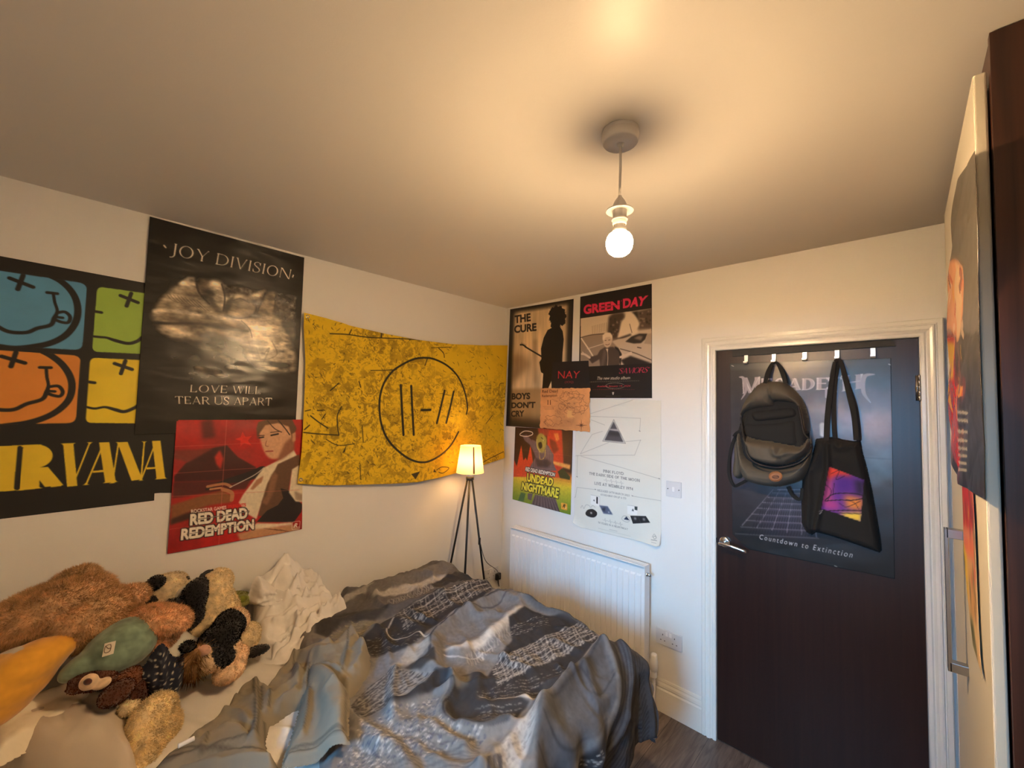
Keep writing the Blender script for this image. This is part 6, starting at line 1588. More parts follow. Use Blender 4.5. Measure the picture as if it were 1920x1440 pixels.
def skin(name, parent, els, col, fur=0, flen=0.012, voxel=0.007, smooth=5, seed=0, fn=None, droop=.35, jitter=.5):
    me = lump_mesh(els, voxel, smooth); me.name = name
    base = np.array(col, float)
    if fn is None:
        nz = np.random.default_rng(seed)
        def fn(V):
            f = np.array([mnoise.noise(Vector(v*42.0))+.6*mnoise.noise(Vector(v*95.0)) for v in V])[:, None]
            return base*(1+0.20*f)
    paint_mesh(me, fn)
    if fur: me = add_fur(me, fur, flen, seed, droop=droop, jitter=jitter); me.name = name
    mi = np.zeros(len(me.polygons), np.int32); me.polygons.foreach_get('material_index', mi)
    o = link(name, me, [M_PLUSH, M_FUR], parent, True)
    me.polygons.foreach_set('material_index', mi)
    return o
def O(x, y, px, rx, ry, rd, rot=0): return oval(x/3.6, 1040+y/3.6, px, rx/3.6, ry/3.6, rd, rot)

# big tan bear lying face down along the wall
t = toy('big tan furry bear lying along the wall behind the blue-green toy', (90, 1225), 0.2)
TAN = (210, 174, 132)
skin('body', t, [O(260, 400, .20, 330, 165, .15, -22), O(430, 330, .20, 240, 150, .14, -18), O(560, 430, .24, 250, 190, .13, -8), O(60, 560, .2, 200, 150, .13, -20)], TAN, 26000, .014, seed=31)
skin('ear', t, [O(560, 165, .16, 90, 85, .05, 20), O(480, 190, .16, 100, 80, .05, 0)], (214, 180, 138), 5000, .012, seed=32)
skin('leg', t, [O(830, 300, .20, 150, 75, .06, -10), O(700, 350, .22, 150, 100, .08, -8), O(900, 280, .20, 80, 70, .05, -10)], (222, 182, 140), 6500, .012, seed=33)
skin('leg', t, [O(1040, 440, .34, 170, 85, .07, 4), O(1130, 440, .36, 150, 80, .06, 10), O(1070, 540, .34, 110, 90, .07, 20)], (224, 180, 138), 8000, .010, seed=34)
skin('ribbon', t, [O(850, 405, .235, 70, 14, .02, -38)], (92, 20, 24), voxel=.003, seed=35)
# white toy with black ears
t = toy('white toy with black ears and spots propped against the wall above the bear\'s legs', (320, 1150), .1)
WHT, BLK = (224, 206, 170), (20, 18, 18)
skin('head', t, [O(1140, 240, .09, 120, 110, .07), O(1080, 290, .10, 70, 70, .06), O(1180, 200, .08, 70, 80, .05)], WHT, 3500, .006, seed=41)
skin('ear', t, [O(1045, 195, .12, 72, 46, .025, -32)], BLK, 900, .005, voxel=.005, seed=42)
skin('ear', t, [O(1240, 195, .10, 30, 48, .02, 20), O(1215, 240, .10, 40, 14, .02, -20)], BLK, 500, .005, voxel=.004, seed=43)
bm = bmesh.new(); c_, A_ = O(993, 228, .155, 17, 15, .006)
for v in bmesh.ops.create_icosphere(bm, subdivisions=3, radius=1)['verts']: v.co = Vector(np.array(v.co)@A_+c_)
from_bm('spot', bm, M_WPLAS, t, True)
skin('paw', t, [O(1010, 320, .14, 45, 40, .03)], BLK, 500, .005, voxel=.005, seed=44)
# cream and black upright toy
t = toy('tall cream toy with a black back sitting upright beside the white T-shirts', (400, 1190), .15)
skin('body', t, [O(1455, 200, .12, 88, 95, .08), O(1450, 330, .14, 105, 120, .09), O(1400, 460, .17, 95, 120, .08), O(1510, 400, .14, 80, 130, .08)], (226, 204, 160), 7000, .007, seed=51)
skin('back', t, [O(1310, 290, .19, 80, 120, .04, 14), O(1310, 400, .20, 62, 110, .04, 4), O(1345, 210, .18, 50, 60, .03, 30)], BLK, 2500, .005, voxel=.005, seed=52)
skin('arm', t, [O(1180, 330, .19, 70, 30, .025, 4), O(1250, 340, .19, 60, 34, .03, 0)], BLK, 700, .005, voxel=.005, seed=53)
skin('sash', t, [O(1215, 265, .15, 75, 26, .02, -48), O(1290, 195, .13, 60, 18, .02, -40)], (196, 190, 178), voxel=.004, seed=54)
pts = [hit(x/3.6, 1040+y/3.6, 0, .17) for x, y in ((1350, 190), (1362, 150), (1390, 120), (1440, 102))]
bm = bmesh.new(); bm_tube(bm, smooth_path(pts, 5), [0.010]*8+[0.007]*5+[0.004]*3, 10); from_bm('tail', bm, M_BLACKP, t, True)
# black and cream cow
t = toy('black and cream cow toy with a tan fringe lying in front of the T-shirts', (400, 1275), .42)
def cow_fn(V):
    f = np.array([mnoise.noise(Vector(v*30.0)) for v in V]); x, y = to_px(V); cx, cy = x*3.6, (y-1040)*3.6
    black = (((cx-1480)/150)**2+((cy-540)/95)**2 < 1) | (((cx-1560)/105)**2+((cy-460)/95)**2 < 1) | (((cx-1510)/80)**2+((cy-670)/95)**2 < 1) | (((cx-1400)/90)**2+((cy-590)/50)**2 < 1)
    return np.where(black[:, None], np.array([20., 18, 18]), np.array([226., 196, 158])*(1+.1*f[:, None]))
skin('body', t, [O(1560, 470, .34, 100, 95, .07), O(1480, 560, .37, 140, 90, .07, -30), O(1500, 660, .40, 105, 105, .07, 20), O(1380, 700, .43, 110, 95, .06)], WHT, 7000, .006, voxel=.006, seed=61, fn=cow_fn)
skin('muzzle', t, [O(1550, 780, .43, 90, 66, .06, -12), O(1600, 700, .40, 55, 80, .05, 20)], (232, 200, 164), 2500, .005, voxel=.005, seed=62)
skin('ear', t, [O(1370, 648, .475, 56, 38, .014, -12)], (206, 160, 136), voxel=.003, seed=63)
skin('ear', t, [O(1268, 620, .45, 50, 32, .02, 0)], BLK, 500, .006, voxel=.004, seed=64)
skin('fringe', t, [O(1300, 740, .45, 70, 85, .035, 10), O(1330, 650, .46, 60, 30, .02, -10)], (190, 150, 106), 1500, .030, voxel=.006, seed=65, droop=.8, jitter=.3)
bm = bmesh.new()
pts = [hit(x/3.6, 1040+y/3.6, 0, .465) for x, y in ((1540, 800), (1560, 808), (1575, 800))]; bm_tube(bm, smooth_path(pts, 4), .0016, 8); from_bm('mouth', bm, M_EYE, t, True)
# blue-green egg
t = toy('smooth blue-green egg-shaped toy with a small white tag', (210, 1270), .35)
TEAL = (112, 132, 112)
skin('body', t, [O(830, 610, .36, 195, 160, .11, -20), O(700, 690, .36, 170, 120, .09, -38), O(560, 740, .38, 130, 70, .06, -35)], TEAL, 0, .003, seed=71, droop=.1, jitter=.8)
c_, A_ = O(738, 636, .465, 34, 44, .001)
bm = bmesh.new(); quad = [hit(x/3.6, 1040+y/3.6, 0, .470) for x, y in ((706, 602), (783, 582), (766, 668), (688, 692))]
vs = [bm.verts.new(q) for q in quad]; vs2 = [bm.verts.new(np.array(q)+np.array((-.0015, 0, 0))) for q in quad]
bm.faces.new(vs); bm.faces.new(vs2[::-1]); [bm.faces.new((vs[i], vs[i-1], vs2[i-1], vs2[i])) for i in range(4)]
tg = from_bm('tag', bm, M_IVORY, t); tg['label'] = 'white paper tag'
pts = [hit(x/3.6, 1040+y/3.6, 0, .4725) for x, y in ((712, 618), (748, 606), (742, 650), (706, 662), (712, 620), (730, 634), (745, 630))]
bm = bmesh.new(); bm_tube(bm, smooth_path(pts, 3), .0010, 6); from_bm('print', bm, mat('tag_print', rgb(120, 100, 78), .8), tg, True)
bm = bmesh.new()
for a in ((540, 770, 580, 735), (548, 738, 575, 770), (520, 760, 596, 748)):
    bm_tube(bm, [hit(a[0]/3.6, 1040+a[1]/3.6, 0, .425), hit(a[2]/3.6, 1040+a[3]/3.6, 0, .425)], .0016, 6)
from_bm('stitching', bm, M_EYE, t, True)
# yellow
t = toy('big rounded yellow toy with a pale top at the left edge', (40, 1345), .35)
def yel_fn(V):
    x, y = to_px(V); cx, cy = x*3.6, (y-1040)*3.6
    w = (cy < 640+(0-cx)*.06+30) & (cx < 150) & (cy < 720-cx*.55)
    f = np.array([mnoise.noise(Vector(v*60.0)) for v in V])[:, None]
    return np.where(w[:, None], np.array([206., 192, 168]), np.array([224., 160, 50])*(1+.06*f))
skin('body', t, [O(300, 680, .36, 135, 100, .09, -25), O(180, 760, .36, 190, 140, .11, -40), O(60, 850, .36, 190, 190, .12, -40), O(-60, 960, .36, 200, 200, .12, -40)], (224, 160, 50), 0, .003, seed=81, fn=yel_fn, droop=.1, jitter=.8)
# brown with pale eye patches
t = toy('small brown toy with a pale face patch below the blue-green egg', (220, 1320), .42)
BRN = (92, 52, 32)
skin('body', t, [O(630, 830, .43, 130, 60, .05, 8), O(560, 860, .43, 70, 50, .04, -20)], BRN, 2500, .004, voxel=.005, seed=91)
skin('face', t, [O(600, 860, .475, 58, 50, .02, -30), O(690, 870, .478, 55, 32, .02, -22)], (222, 190, 152), voxel=.004, seed=92)
skin('eye', t, [O(592, 858, .500, 28, 22, .008)], (70, 30, 20), voxel=.003, seed=93)
skin('paw', t, [O(860, 850, .45, 82, 70, .05, 0)], (110, 64, 38), 1500, .004, voxel=.005, seed=94)
skin('paw', t, [O(790, 930, .50, 82, 66, .05, -10)], (84, 46, 28), 1500, .004, voxel=.005, seed=95)
skin('foot', t, [O(955, 930, .47, 36, 90, .04, 4)], (70, 36, 24), 900, .004, voxel=.005, seed=96)
# cream legs
t = toy('cream fluffy toy lying face down at the edge of the beige pillow', (290, 1440), .6)
skin('body', t, [O(1030, 1110, .55, 105, 140, .08, 0), O(1000, 1270, .58, 95, 130, .07, 6), O(1100, 1180, .55, 80, 120, .06, 10), O(1000, 1420, .62, 60, 90, .05, 4)], (232, 212, 168), 9000, .008, seed=101)
skin('paw', t, [O(870, 1030, .50, 50, 40, .03, 0)], (232, 214, 176), 700, .006, voxel=.005, seed=102)
# green
t = toy('small speckled green toy peeking out behind the cream toy and T-shirts', (450, 1130), .08)
skin('body', t, [O(1615, 300, .07, 80, 46, .04, 8)], (150, 150, 82), 900, .004, voxel=.005, seed=111)
skin('leaf', t, [O(1625, 300, .095, 48, 28, .02, -10)], (110, 118, 36), voxel=.003, seed=112)
# cream one under the T-shirts
t = toy('cream toy with a black foot half buried beneath the white T-shirts', (470, 1215), .3)
skin('body', t, [O(1660, 560, .24, 90, 90, .07, 20)], (218, 198, 158), 2000, .006, seed=121)
skin('foot', t, [O(1730, 650, .36, 90, 26, .03, -14)], BLK, 500, .004, voxel=.004, seed=122)

# navy dotted cushion
def dots(n, seed):
    g = np.random.default_rng(seed); return g.random((n, 2))
cvn = Canvas(0, 0.44, -2.20, -1.85, 0.45, 0.86, 900, (22, 27, 44)).view(3.6, 0, 1040)
gdn = np.random.default_rng(6); kept = []
for k in range(900):
    x, y = 920+gdn.random()*350, 590+gdn.random()*460
    if any((x-a)**2+(y-b)**2 < 26**2 for a, b in kept): continue
    kept.append((x, y)); s_ = .0022+.0028*gdn.random()
    cvn.stroke([(x-2, y), (x+2+3*gdn.random(), y+1)], s_, (214, 206, 186), .95, curve=False)
cvn.grain(.12, 20, 3, 3)
M_NAVY = mat('navy_dotted_cotton', None, .9, vcol=True, bump=.3, bscale=30, bdist=.005)
cu_ = puff('dress', M_NAVY, None, 0, 0.44, [(1085, 600), (1130, 625), (1150, 665), (1190, 690), (1240, 668), (1262, 700), (1262, 800), (1235, 870), (1195, 930), (1180, 1000), (1130, 1035), (1080, 1030), (1000, 990), (960, 900), (915, 800), (975, 740), (1020, 670)], 0.055, edge=.05, cell=.004, view=V1, cv=cvn, noise=.010, nscale=.05, seed=7,
     folds=[([(1100, 640), (1080, 800), (1090, 960)], .012, .014), ([(1180, 720), (1170, 840), (1130, 1000)], .012, .012), ([(1010, 760), (1020, 880), (1060, 980)], .010, .010)])
tag(cu_, 'navy doll dress with white dots between the blue-green egg and the cow', 'doll dress')

# ---------------------------------------------------------------- tripod lamp behind the bed
LX, LY = 0.185, -0.505
def lamp_pt(z): return (LX, LY, z)
M_SHADE = bpy.data.materials.new('lamp_shade_fabric'); M_SHADE.use_nodes = True
nt = M_SHADE.node_tree; N = nt.nodes; L = nt.links
N.remove(N['Principled BSDF'])
d_ = N.new('ShaderNodeBsdfDiffuse'); d_.inputs['Color'].default_value = (0.85, 0.72, 0.52, 1)
tr = N.new('ShaderNodeBsdfTranslucent'); tr.inputs['Color'].default_value = (0.95, 0.68, 0.36, 1)
mx = N.new('ShaderNodeMixShader'); mx.inputs['Fac'].default_value = 0.45
L.new(d_.outputs[0], mx.inputs[1]); L.new(tr.outputs[0], mx.inputs[2]); L.new(mx.outputs[0], N['Material Output'].inputs['Surface'])
lamp = empty('tripod_lamp', (LX, LY, 0.42), 'small lit tripod lamp with a cream tapered shade and black legs in the corner', 'lamp')
ZT, ZB, RT, RB = 1.398, 1.222, 0.067, 0.090
bm = bmesh.new(); bm_lathe(bm, [(RB, ZB), (RB+.001, ZB+.003), (RB-.0005, ZB+.006), (RT+.001, ZT-.006), (RT+.0015, ZT-.003), (RT, ZT)], (LX, LY, 0), 56, cap=False)
sh = from_bm('lamp_shade', bm, M_SHADE, lamp, True)
ca = math.atan2(CAM[1]-LY, CAM[0]-LX)+0.28
bm = bmesh.new(); vs = []
for k in range(2):
    for z, r_ in ((ZB+.004, RB+.0012), (ZT-.004, RT+.0018)):
        a = ca+(k-.5)*0.13; vs.append(bm.verts.new((LX+r_*math.cos(a), LY+r_*math.sin(a), z)))
bm.faces.new((vs[0], vs[1], vs[3], vs[2])); sm = from_bm('seam', bm, mat('shade_seam', rgb(120, 78, 48), .8), sh); 
bm = bmesh.new(); bm_lathe(bm, [(.0, 1.196), (.021, 1.196), (.021, 1.232), (.017, 1.24), (.012, 1.262), (.0, 1.262)], (LX, LY, 0), 32); from_bm('lamp_holder', bm, M_WPLAS, lamp, True)
bm = bmesh.new(); bm_lathe(bm, [(.0, 1.172), (.024, 1.172), (.026, 1.176), (.026, 1.194), (.022, 1.197), (.0, 1.197)], (LX, LY, 0), 32); from_bm('hub', bm, M_BLACKM, lamp, True)
LEG_Z = 0.42
for ang in (math.radians(172), math.radians(40), math.radians(268)):
    dr = _r*math.cos(ang)+np.array([-_r[1], _r[0], 0])*math.sin(ang); dr[2] = 0; dr /= np.linalg.norm(dr)
    a = np.array(lamp_pt(1.185))+dr*.016; b = np.array([LX, LY, LEG_Z])+dr*.150
    bm = bmesh.new(); bm_tube(bm, [a, b], .0068, 14); from_bm('leg', bm, M_BLACKM, lamp, True)
bm = bmesh.new(); bm_lathe(bm, [(.010, 1.262), (.012, 1.272), (.024, 1.296), (.026, 1.310), (.020, 1.328), (.009, 1.336), (.0, 1.337)], (LX, LY, 0), 32, cap=False)
from_bm('bulb', bm, emit_mat('lit_lamp_bulb', WARM2, LAMP_W/(math.pi*0.0085)), lamp, True)
bm = bmesh.new()
for k in range(3):
    a = ca+k*2.094; bm_tube(bm, [(LX+.02*math.cos(a), LY+.02*math.sin(a), 1.238), (LX+(RB-.003)*math.cos(a), LY+(RB-.003)*math.sin(a), ZB+.006)], .0014, 6)
from_bm('shade_carrier', bm, M_WPLAS, lamp, True)
cp = [(LX+.012, LY, 1.19)]+[tuple(hit(x, y, 1, LY+.02)) for x, y in ((888, 930), (891, 960), (897, 988), (899, 1010))]+[(0.20, -0.36, 0.62), (0.15, -0.2, 0.5), (0.06, -0.075, 0.385)]
bm = bmesh.new(); bm_tube(bm, smooth_path(cp, 6), .0022, 8); from_bm('cord', bm, M_BLACKP, lamp, True)
p = hit(899, 1014, 1, LY+.02); bm = bmesh.new(); bm_box(bm, (p[0]-.007, p[1]-.006, p[2]-.025), (p[0]+.007, p[1]+.006, p[2]+.020), .003); from_bm('inline_switch', bm, M_BLACKP, lamp, True)
# stool that carries it, hidden behind the bed
st = empty('stool', (LX, LY, 0), 'low round dark stool under the tripod lamp, behind the bed', 'stool')
bm = bmesh.new(); bm_lathe(bm, [(0, .395), (.158, .395), (.163, .400), (.163, .415), (.158, .4195), (0, .4195)], (LX, LY, 0), 40); from_bm('seat', bm, M_BLACKM, st, True)
for k in range(3):
    a = k*2.094+.4; bm = bmesh.new(); bm_tube(bm, [(LX+.11*math.cos(a), LY+.11*math.sin(a), .395), (LX+.13*math.cos(a), LY+.13*math.sin(a), 0)], .012, 12); from_bm('leg', bm, M_BLACKM, st, True)
plug = empty('plug', (0.02, -0.055, .375), 'black plug of the lamp in the corner wall socket', 'plug')
bm = bmesh.new(); bm_box(bm, (.0095, -.078, .352), (.034, -.030, .402), .008, 3); from_bm('plug_body', bm, M_BLACKP, plug)
bm = bmesh.new(); bm_tube(bm, [(.022, -.054, .354), (.026, -.056, .335), (.04, -.06, .31)], [.0065, .005, .003], 12); from_bm('cable_sleeve', bm, M_BLACKP, plug, True)

# ---------------------------------------------------------------- hook rack, backpack and tote on the door
V6 = (K6 if 'K6' in globals() else 1329/480.0, 1300, 580)
def D6(x, y, off): 
    w = hit(V6[1]+x/V6[0], V6[2]+y/V6[0], 1, -off); return w
rack = empty('hook_rack', tuple(D6(620, 210, .01)), 'black rail with five metal hooks over the top of the door', 'hook rack')
bm = bmesh.new()
a, b, c_, d_ = D6(203, 213, .012), D6(1036, 158, .012), D6(1052, 190, .012), D6(203, 245, .012)
vs = [bm.verts.new((q[0], -.0125, q[2])) for q in (a, b, c_, d_)]; vb = [bm.verts.new((q[0], -.0022, q[2])) for q in (a, b, c_, d_)]
bm.faces.new(vs); bm.faces.new(vb[::-1]); [bm.faces.new((vs[i], vs[i-1], vb[i-1], vb[i])) for i in range(4)]
from_bm('rail', bm, mat('black_rail', (.010, .010, .010, 1), .6), rack)
M_HOOK = mat('satin_nickel_hook', (.68, .66, .63, 1), .32, 0.9)
for (x, y0, y1) in ((274, 238, 285), (418, 232, 280), (578, 222, 270), (746, 212, 264), (932, 200, 255)):
    p0 = D6(x, y0, .014); p1 = D6(x, y1, .014); cx = p0[0]
    bm = bmesh.new()
    prof = [(-.0125, p0[2]), (-.0155, p0[2]-.001), (-.0155, p1[2]+.006), (-.020, p1[2]+.001), (-.030, p1[2]+.001), (-.036, p1[2]+.007), (-.036, p1[2]+.014), (-.0335, p1[2]+.014), (-.0335, p1[2]+.008), (-.029, p1[2]+.0045), (-.021, p1[2]+.0045), (-.0125, p1[2]+.009)]
    l_ = [bm.verts.new((cx-.008, yy, zz)) for yy, zz in prof]; r_ = [bm.verts.new((cx+.008, yy, zz)) for yy, zz in prof]
    bm.faces.new(l_); bm.faces.new(r_[::-1]); n = len(prof)
    for i in range(n): bm.faces.new((l_[i], l_[i-1], r_[i-1], r_[i]))
    from_bm('hook', bm, M_HOOK, rack)

M_BAG = mat('grey_olive_canvas', rgb(84, 78, 68), .85, bump=.2, bscale=60, var=.06, vscale=8)
M_LIN = mat('black_lining', rgb(26, 26, 26), .9, bump=.2, bscale=30)
M_ZIP = mat('black_zip', rgb(16, 16, 17), .6)
M_WEB = mat('black_webbing', rgb(18, 18, 18), .85)
M_LEATH = mat('tan_leather', rgb(150, 96, 56), .6, bump=.2, bscale=60)
bag = empty('backpack', tuple(D6(430, 920, .08)), 'open grey backpack with a leather patch hanging on the door', 'backpack')
def P6(name, m, out, off, depth, parent=bag, **kw):
    return puff(name, m, parent, 1, -off, out, depth, view=V6, **kw)
P6('back_body', M_LIN, [(250, 570), (290, 470), (355, 385), (420, 375), (485, 385), (560, 455), (600, 560), (612, 700), (610, 800), (560, 885), (430, 915), (300, 890), (245, 790), (232, 660)], .006, .055, edge=.03, cell=.005)
P6('hood', M_BAG, [(242, 556), (262, 490), (300, 430), (352, 382), (420, 374), (488, 386), (555, 450), (592, 530), (606, 620), (590, 650), (566, 640), (560, 580), (545, 525), (520, 495), (440, 487), (428, 508), (340, 520), (290, 535)], .030, .095, edge=.05, cell=.004,
   folds=[([(415, 400), (425, 450), (440, 487)], .006, .012), ([(330, 430), (350, 520)], .012, .010), ([(520, 440), (560, 560)], .014, .008)])
P6('inner_pocket', M_LIN, [(300, 530), (380, 515), (520, 505), (540, 560), (430, 580), (320, 585)], .050, .028, edge=.02, cell=.005)
P6('inner_pocket', M_LIN, [(270, 590), (320, 588), (430, 582), (530, 570), (545, 640), (540, 715), (400, 700), (262, 660)], .050, .020, edge=.02, cell=.005)
P6('front_panel', M_BAG, [(230, 648), (250, 640), (268, 700), (300, 775), (440, 815), (560, 785), (612, 730), (616, 800), (600, 850), (555, 892), (430, 922), (300, 898), (255, 850), (238, 760)], .030, .125, edge=.06, cell=.004,
   folds=[([(270, 760), (330, 840), (430, 870), (560, 830)], .02, -.010), ([(250, 660), (262, 760)], .01, .010)])
P6('flap', M_BAG, [(262, 655), (330, 672), (430, 686), (530, 706), (565, 704), (600, 665), (612, 690), (608, 735), (560, 780), (500, 806), (440, 812), (360, 798), (300, 765), (278, 710)], .060, .105, edge=.03, cell=.004,
   folds=[([(440, 700), (460, 750), (540, 720)], .012, .022), ([(330, 690), (360, 760)], .02, .012), ([(470, 720), (480, 790)], .012, -.012)])
P6('side_pocket', M_BAG, [(215, 690), (240, 670), (262, 740), (275, 830), (262, 870), (232, 880), (205, 850), (212, 770)], .010, .060, edge=.03, cell=.004)
def tube6(name, pts, offs, rad, m, parent, seg=10):
    P_ = [D6(x, y, o_) for (x, y), o_ in zip(pts, offs)]
    bm = bmesh.new(); bm_tube(bm, smooth_path(P_, 6), rad, seg); return from_bm(name, bm, m, parent, True)
tube6('zip', [(266, 690), (285, 760), (330, 800), (430, 822), (540, 800), (600, 750), (614, 715)], [.150, .158, .166, .168, .166, .160, .14], .0042, M_ZIP, bag)
tube6('zip', [(246, 560), (255, 620), (262, 660), (270, 700)], [.10, .10, .13, .15], .0040, M_ZIP, bag)
tube6('zip', [(545, 500), (558, 560), (575, 640), (600, 670)], [.12, .12, .12, .13], .0040, M_ZIP, bag)
def ribbon6(name, pts, offs, width, m, parent, th=.002):
    """flat strap: width across the direction on the door plane"""
    P_ = np.array(smooth_path([D6(x, y, o_) for (x, y), o_ in zip(pts, offs)], 6))
    tg = np.gradient(P_, axis=0); nrm_ = np.array([0, -1.0, 0]); sd = np.cross(tg, nrm_); sd /= np.linalg.norm(sd, axis=1)[:, None]
    w = np.interp(np.linspace(0, 1, len(P_)), np.linspace(0, 1, len(width)), width)[:, None] if isinstance(width, (list, tuple)) else width
    bm = bmesh.new(); rows = []
    for p, s_ in zip(P_, sd*np.asarray(w)/2 if not np.isscalar(w) else sd*w/2):
        rows.append([bm.verts.new(p-s_), bm.verts.new(p+s_), bm.verts.new(p+s_+np.array([0, th, 0])), bm.verts.new(p-s_+np.array([0, th, 0]))])
    for i in range(len(rows)-1):
        for k in range(4): bm.faces.new((rows[i][k], rows[i][(k+1) % 4], rows[i+1][(k+1) % 4], rows[i+1][k]))
    bm.faces.new(rows[0]); bm.faces.new(rows[-1][::-1])
    return from_bm(name, bm, m, parent, False)
ribbon6('grab_handle', [(372, 384), (385, 330), (408, 284), (424, 276), (440, 286), (462, 330), (478, 384)], [.08, .06, .036, .034, .036, .06, .08], [.016, .018, .014, .010, .014, .018, .016], M_WEB, bag)
ribbon6('shoulder_strap', [(240, 630), (205, 690), (186, 780), (185, 860), (210, 915), (245, 905), (280, 885)], [.03, .03, .03, .03, .035, .05, .06], .014, M_WEB, bag)
ribbon6('shoulder_strap', [(490, 920), (510, 960), (540, 985), (560, 978), (566, 930)], [.05, .045, .04, .04, .04], .014, M_WEB, bag)
ribbon6('strap_end', [(252, 630), (225, 640), (208, 660)], [.06, .06, .05], .012, M_WEB, bag)
a_ = [(427+36*math.cos(t), 868+27*math.sin(t)) for t in np.linspace(0, 6.283, 20)[:-1]]
lp = P6('leather_patch', M_LEATH, a_, .146, .006, edge=.006, cell=.002); lp['label'] = 'oval tan leather patch'
bm = bmesh.new(); pts = [D6(427+17*math.cos(t), 870+8*math.sin(t), .154) for t in np.linspace(0, 6.283, 24)]; bm_tube(bm, pts, .0012, 6); bm_tube(bm, [D6(412, 872, .154), D6(442, 868, .154)], .0012, 6)
from_bm('embossed_mark', bm, mat('leather_mark', rgb(84, 48, 28), .7), lp, True)

tote = empty('tote_bag', tuple(D6(750, 1200, .03)), 'black cotton tote bag with a purple and orange square print hanging on the door', 'tote bag')
TB = (20, 19, 19)
cvt = Canvas(1, -0.03, 1.88, 2.22, 1.08, 1.58, 900, TB).view(*V6)
SQ = [(712, 815), (890, 882), (872, 1096), (672, 1030)]
cvt.clip(SQ); cvt.poly(SQ, (98, 52, 148))
cvt.poly([(700, 810), (800, 830), (830, 870), (760, 860), (700, 890)], (222, 66, 40), 8); cvt.poly([(690, 880), (730, 870), (720, 1000), (670, 1000)], (214, 84, 110), 12, .8)
cvt.poly([(740, 860), (840, 870), (830, 950), (740, 950)], (74, 40, 130), 14, .8); cvt.poly([(840, 880), (895, 890), (890, 960), (850, 960)], (40, 34, 60), 8, .9)
cvt.poly([(790, 960), (890, 980), (880, 1040), (800, 1030)], (240, 150, 50), 10, .9); cvt.poly([(760, 1050), (880, 1050), (875, 1100), (800, 1080)], (244, 214, 70), 6, .95); cvt.poly([(680, 990), (760, 990), (760, 1040), (680, 1030)], (200, 70, 130), 10, .7)
for p in ([(720, 850), (760, 835), (745, 880), (790, 860)], [(690, 900), (720, 940), (700, 990)], [(800, 985), (840, 1000), (860, 1030)], [(760, 1000), (800, 1020), (870, 990)], [(735, 900), (728, 960)]): cvt.stroke(p, .003, (30, 20, 40), .6)
cvt.clip()
g = np.random.default_rng(1)
cvt.stroke([(672, 1042), (800, 1038), (905, 1040)], .004, (26, 24, 28), .9); cvt.stroke([(690, 985), (730, 955), (800, 950), (860, 955), (895, 970), (840, 985), (760, 985), (690, 990)], .004, (26, 24, 34), .9); cvt.stroke([(700, 1050), (880, 1056)], .003, (26, 24, 28), .8)
for p in ([(662, 1038), (676, 1038)], [(664, 1052), (672, 1044)]): cvt.stroke(p, .003, (210, 206, 200), .9, curve=False)
M_TOTE = mat('black_cotton_print', None, .9, vcol=True, bump=.25, bscale=30, bdist=.004)
P6('bag', M_TOTE, [(636, 672), (690, 664), (740, 662), (770, 674), (835, 684), (868, 672), (880, 740), (905, 830), (930, 940), (955, 1080), (975, 1200), (980, 1252), (968, 1264), (900, 1240), (800, 1205), (700, 1172), (640, 1158), (615, 1172), (585, 1155), (562, 1110), (560, 1000), (566, 880), (590, 800), (622, 740)], .012, .045, parent=tote, edge=.03, cell=.0035, cv=cvt, curve=False,
   folds=[([(700, 690), (706, 800), (690, 900), (660, 1050), (640, 1150)], .010, .020), ([(740, 665), (760, 720), (840, 690)], .012, .012), ([(850, 700), (890, 900), (950, 1180)], .015, .010), ([(600, 820), (610, 980), (600, 1120)], .014, .016), ([(760, 760), (800, 800)], .02, .008)])
ribbon6('strap', [(734, 272), (722, 340), (706, 460), (694, 580), (690, 680)], [.036, .036, .036, .04, .045], [.012, .017, .020, .020, .019], M_WEB, tote)
ribbon6('strap', [(734, 272), (748, 262), (764, 272), (784, 340), (812, 450), (836, 560), (846, 680)], [.036, .034, .034, .036, .036, .038, .045], [.012, .014, .014, .018, .021, .020, .019], M_WEB, tote)
ribbon6('strap', [(752, 270), (736, 360), (728, 480), (730, 600), (735, 670)], [.026, .026, .028, .03, .035], .017, M_WEB, tote)
ribbon6('strap', [(770, 280), (800, 380), (840, 500), (856, 600), (862, 680)], [.026, .026, .028, .03, .035], .014, M_WEB, tote)

# ---------------------------------------------------------------- curling posters on the wardrobe door
WXP = 2.3855
c = Canvas(0, WXP, -1.30, -0.20, 0.95, 2.40, 420, (52, 48, 44)).view(2, 1720, 0)
gradient_v(c, [(0, (88, 84, 76)), (.35, (92, 86, 78)), (.5, (40, 38, 36)), (.62, (28, 27, 27)), (1, (24, 24, 24))])
c.poly([(100, 990), (150, 970), (180, 1000), (180, 1180), (165, 1280), (130, 1240), (100, 1250)], (226, 156, 112), 3); c.poly([(150, 985), (178, 1010), (172, 1250), (160, 1280), (150, 1180)], (226, 186, 140), 3)
c.poly([(100, 1250), (150, 1260), (155, 1420), (130, 1800), (112, 1420)], (206, 64, 50), 3); c.poly([(118, 1280), (150, 1290), (146, 1420), (120, 1430)], (232, 180, 50), 3); c.poly([(118, 1440), (158, 1440), (170, 1820), (140, 1640)], (190, 40, 46), 2)
c.view(2, 1720, 720)
c.poly([(120, 0), (160, 0), (165, 350), (140, 240)], (196, 44, 50), 2); c.poly([(158, 10), (180, 8), (182, 50), (160, 54)], (226, 150, 60)); c.poly([(120, 0), (132, 0), (140, 120), (128, 60)], (230, 170, 50))
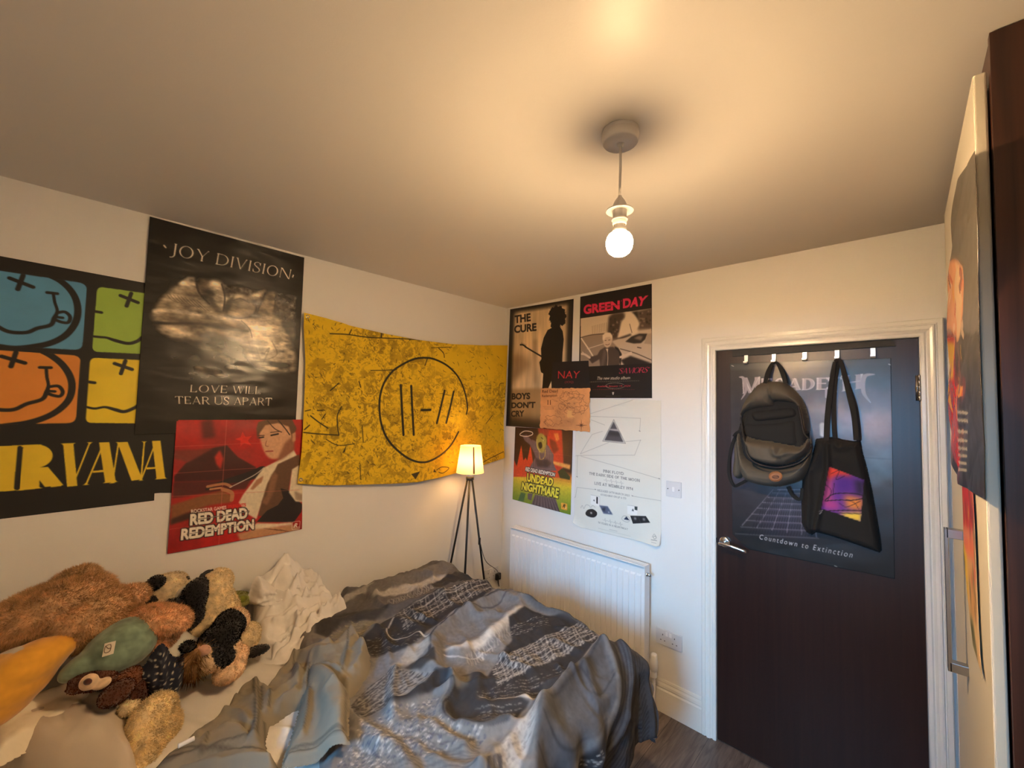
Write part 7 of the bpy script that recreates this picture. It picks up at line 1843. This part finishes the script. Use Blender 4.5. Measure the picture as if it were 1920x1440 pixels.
for k in range(60):
    x, y = 104+gd.random()*76, -470+gd.random()*900; c.stroke([(x, y), (x+gd.normal()*4, y+18), (x+gd.normal()*5, y+40+30*gd.random())], .012+.016*gd.random(), [(206, 120, 90), (240, 200, 160), (190, 90, 70), (226, 170, 60), (120, 40, 40), (180, 60, 60)][k % 6], .6)
for y in (100, 130, 172, 205, 235, 262, 290, 315): c.poly([(160, y), (196, y+4), (197, y+18), (162, y+14)], (196, 192, 180), 0, .8)
def wl(pts, s=(1, 0, 0)): return [(float(q[1]), float(q[2])) for q in (hit(s[1]+x/s[0], s[2]+y/s[0], 0, WXP) for x, y in pts)]
le = wl([(1797, 345), (1789, 420), (1787, 480), (1780, 560), (1783, 660), (1784, 780), (1790, 870), (1803, 908)]); re = wl([(1831, 282), (1836, 420), (1838, 560), (1842, 700), (1848, 800), (1854, 900), (1857, 938)])
re = [(a, z) for a, z in re]
def wlift(u, v): return 0.001+.004*np.clip((v-.85)/.15, 0, 1)*u+.005*np.abs(np.sin(v*17+u*5))*(1-u)
tag(link('poster', sheet('poster', c, ([le[0], re[0]], [le[-1], re[-1]], le, re), 0.001, lift=wlift, wav=.001, seed=5, density=200), M_GLOSSY, None, True), 'dark curling poster with orange and red streaks on the cream wardrobe door, uppermost', 'poster', GP)
c = Canvas(0, WXP, -1.20, -0.50, 1.05, 1.60, 420, (222, 190, 140)).view(2, 1720, 720)
c.poly([(172, 360), (216, 400), (220, 560), (178, 540)], (176, 30, 50), 4); c.poly([(176, 540), (222, 570), (224, 680), (184, 640)], (214, 110, 80), 6); c.poly([(178, 600), (192, 640), (200, 820), (184, 760)], (226, 190, 60), 3); c.poly([(196, 680), (226, 700), (232, 900), (208, 880)], (206, 160, 100), 5)
for k in range(60):
    x, y = 178+gd.random()*50, 380+gd.random()*660; c.blob(x, y, .010, .022, [(60, 40, 36), (190, 60, 60), (220, 170, 70), (70, 90, 50)][k % 4], .7, .4)
c.poly([(200, 880), (216, 900), (236, 1060), (214, 980)], (70, 80, 50), 4, .8)
le = wl([(1806, 905), (1808, 960), (1810, 1040), (1818, 1130), (1827, 1210), (1845, 1272)]); re = wl([(1828, 925), (1832, 1000), (1835, 1080), (1838, 1160), (1842, 1230), (1847, 1275)])
tag(link('poster', sheet('poster', c, ([le[0], re[0]], [le[-1], re[-1]], le, re), 0.001, lift=lambda u, v: .001+.001*u, wav=.001, seed=6, density=260), M_PAPER, None, True), 'narrow red and yellow poster corner hanging below the dark one on the wardrobe door', 'poster', GP)
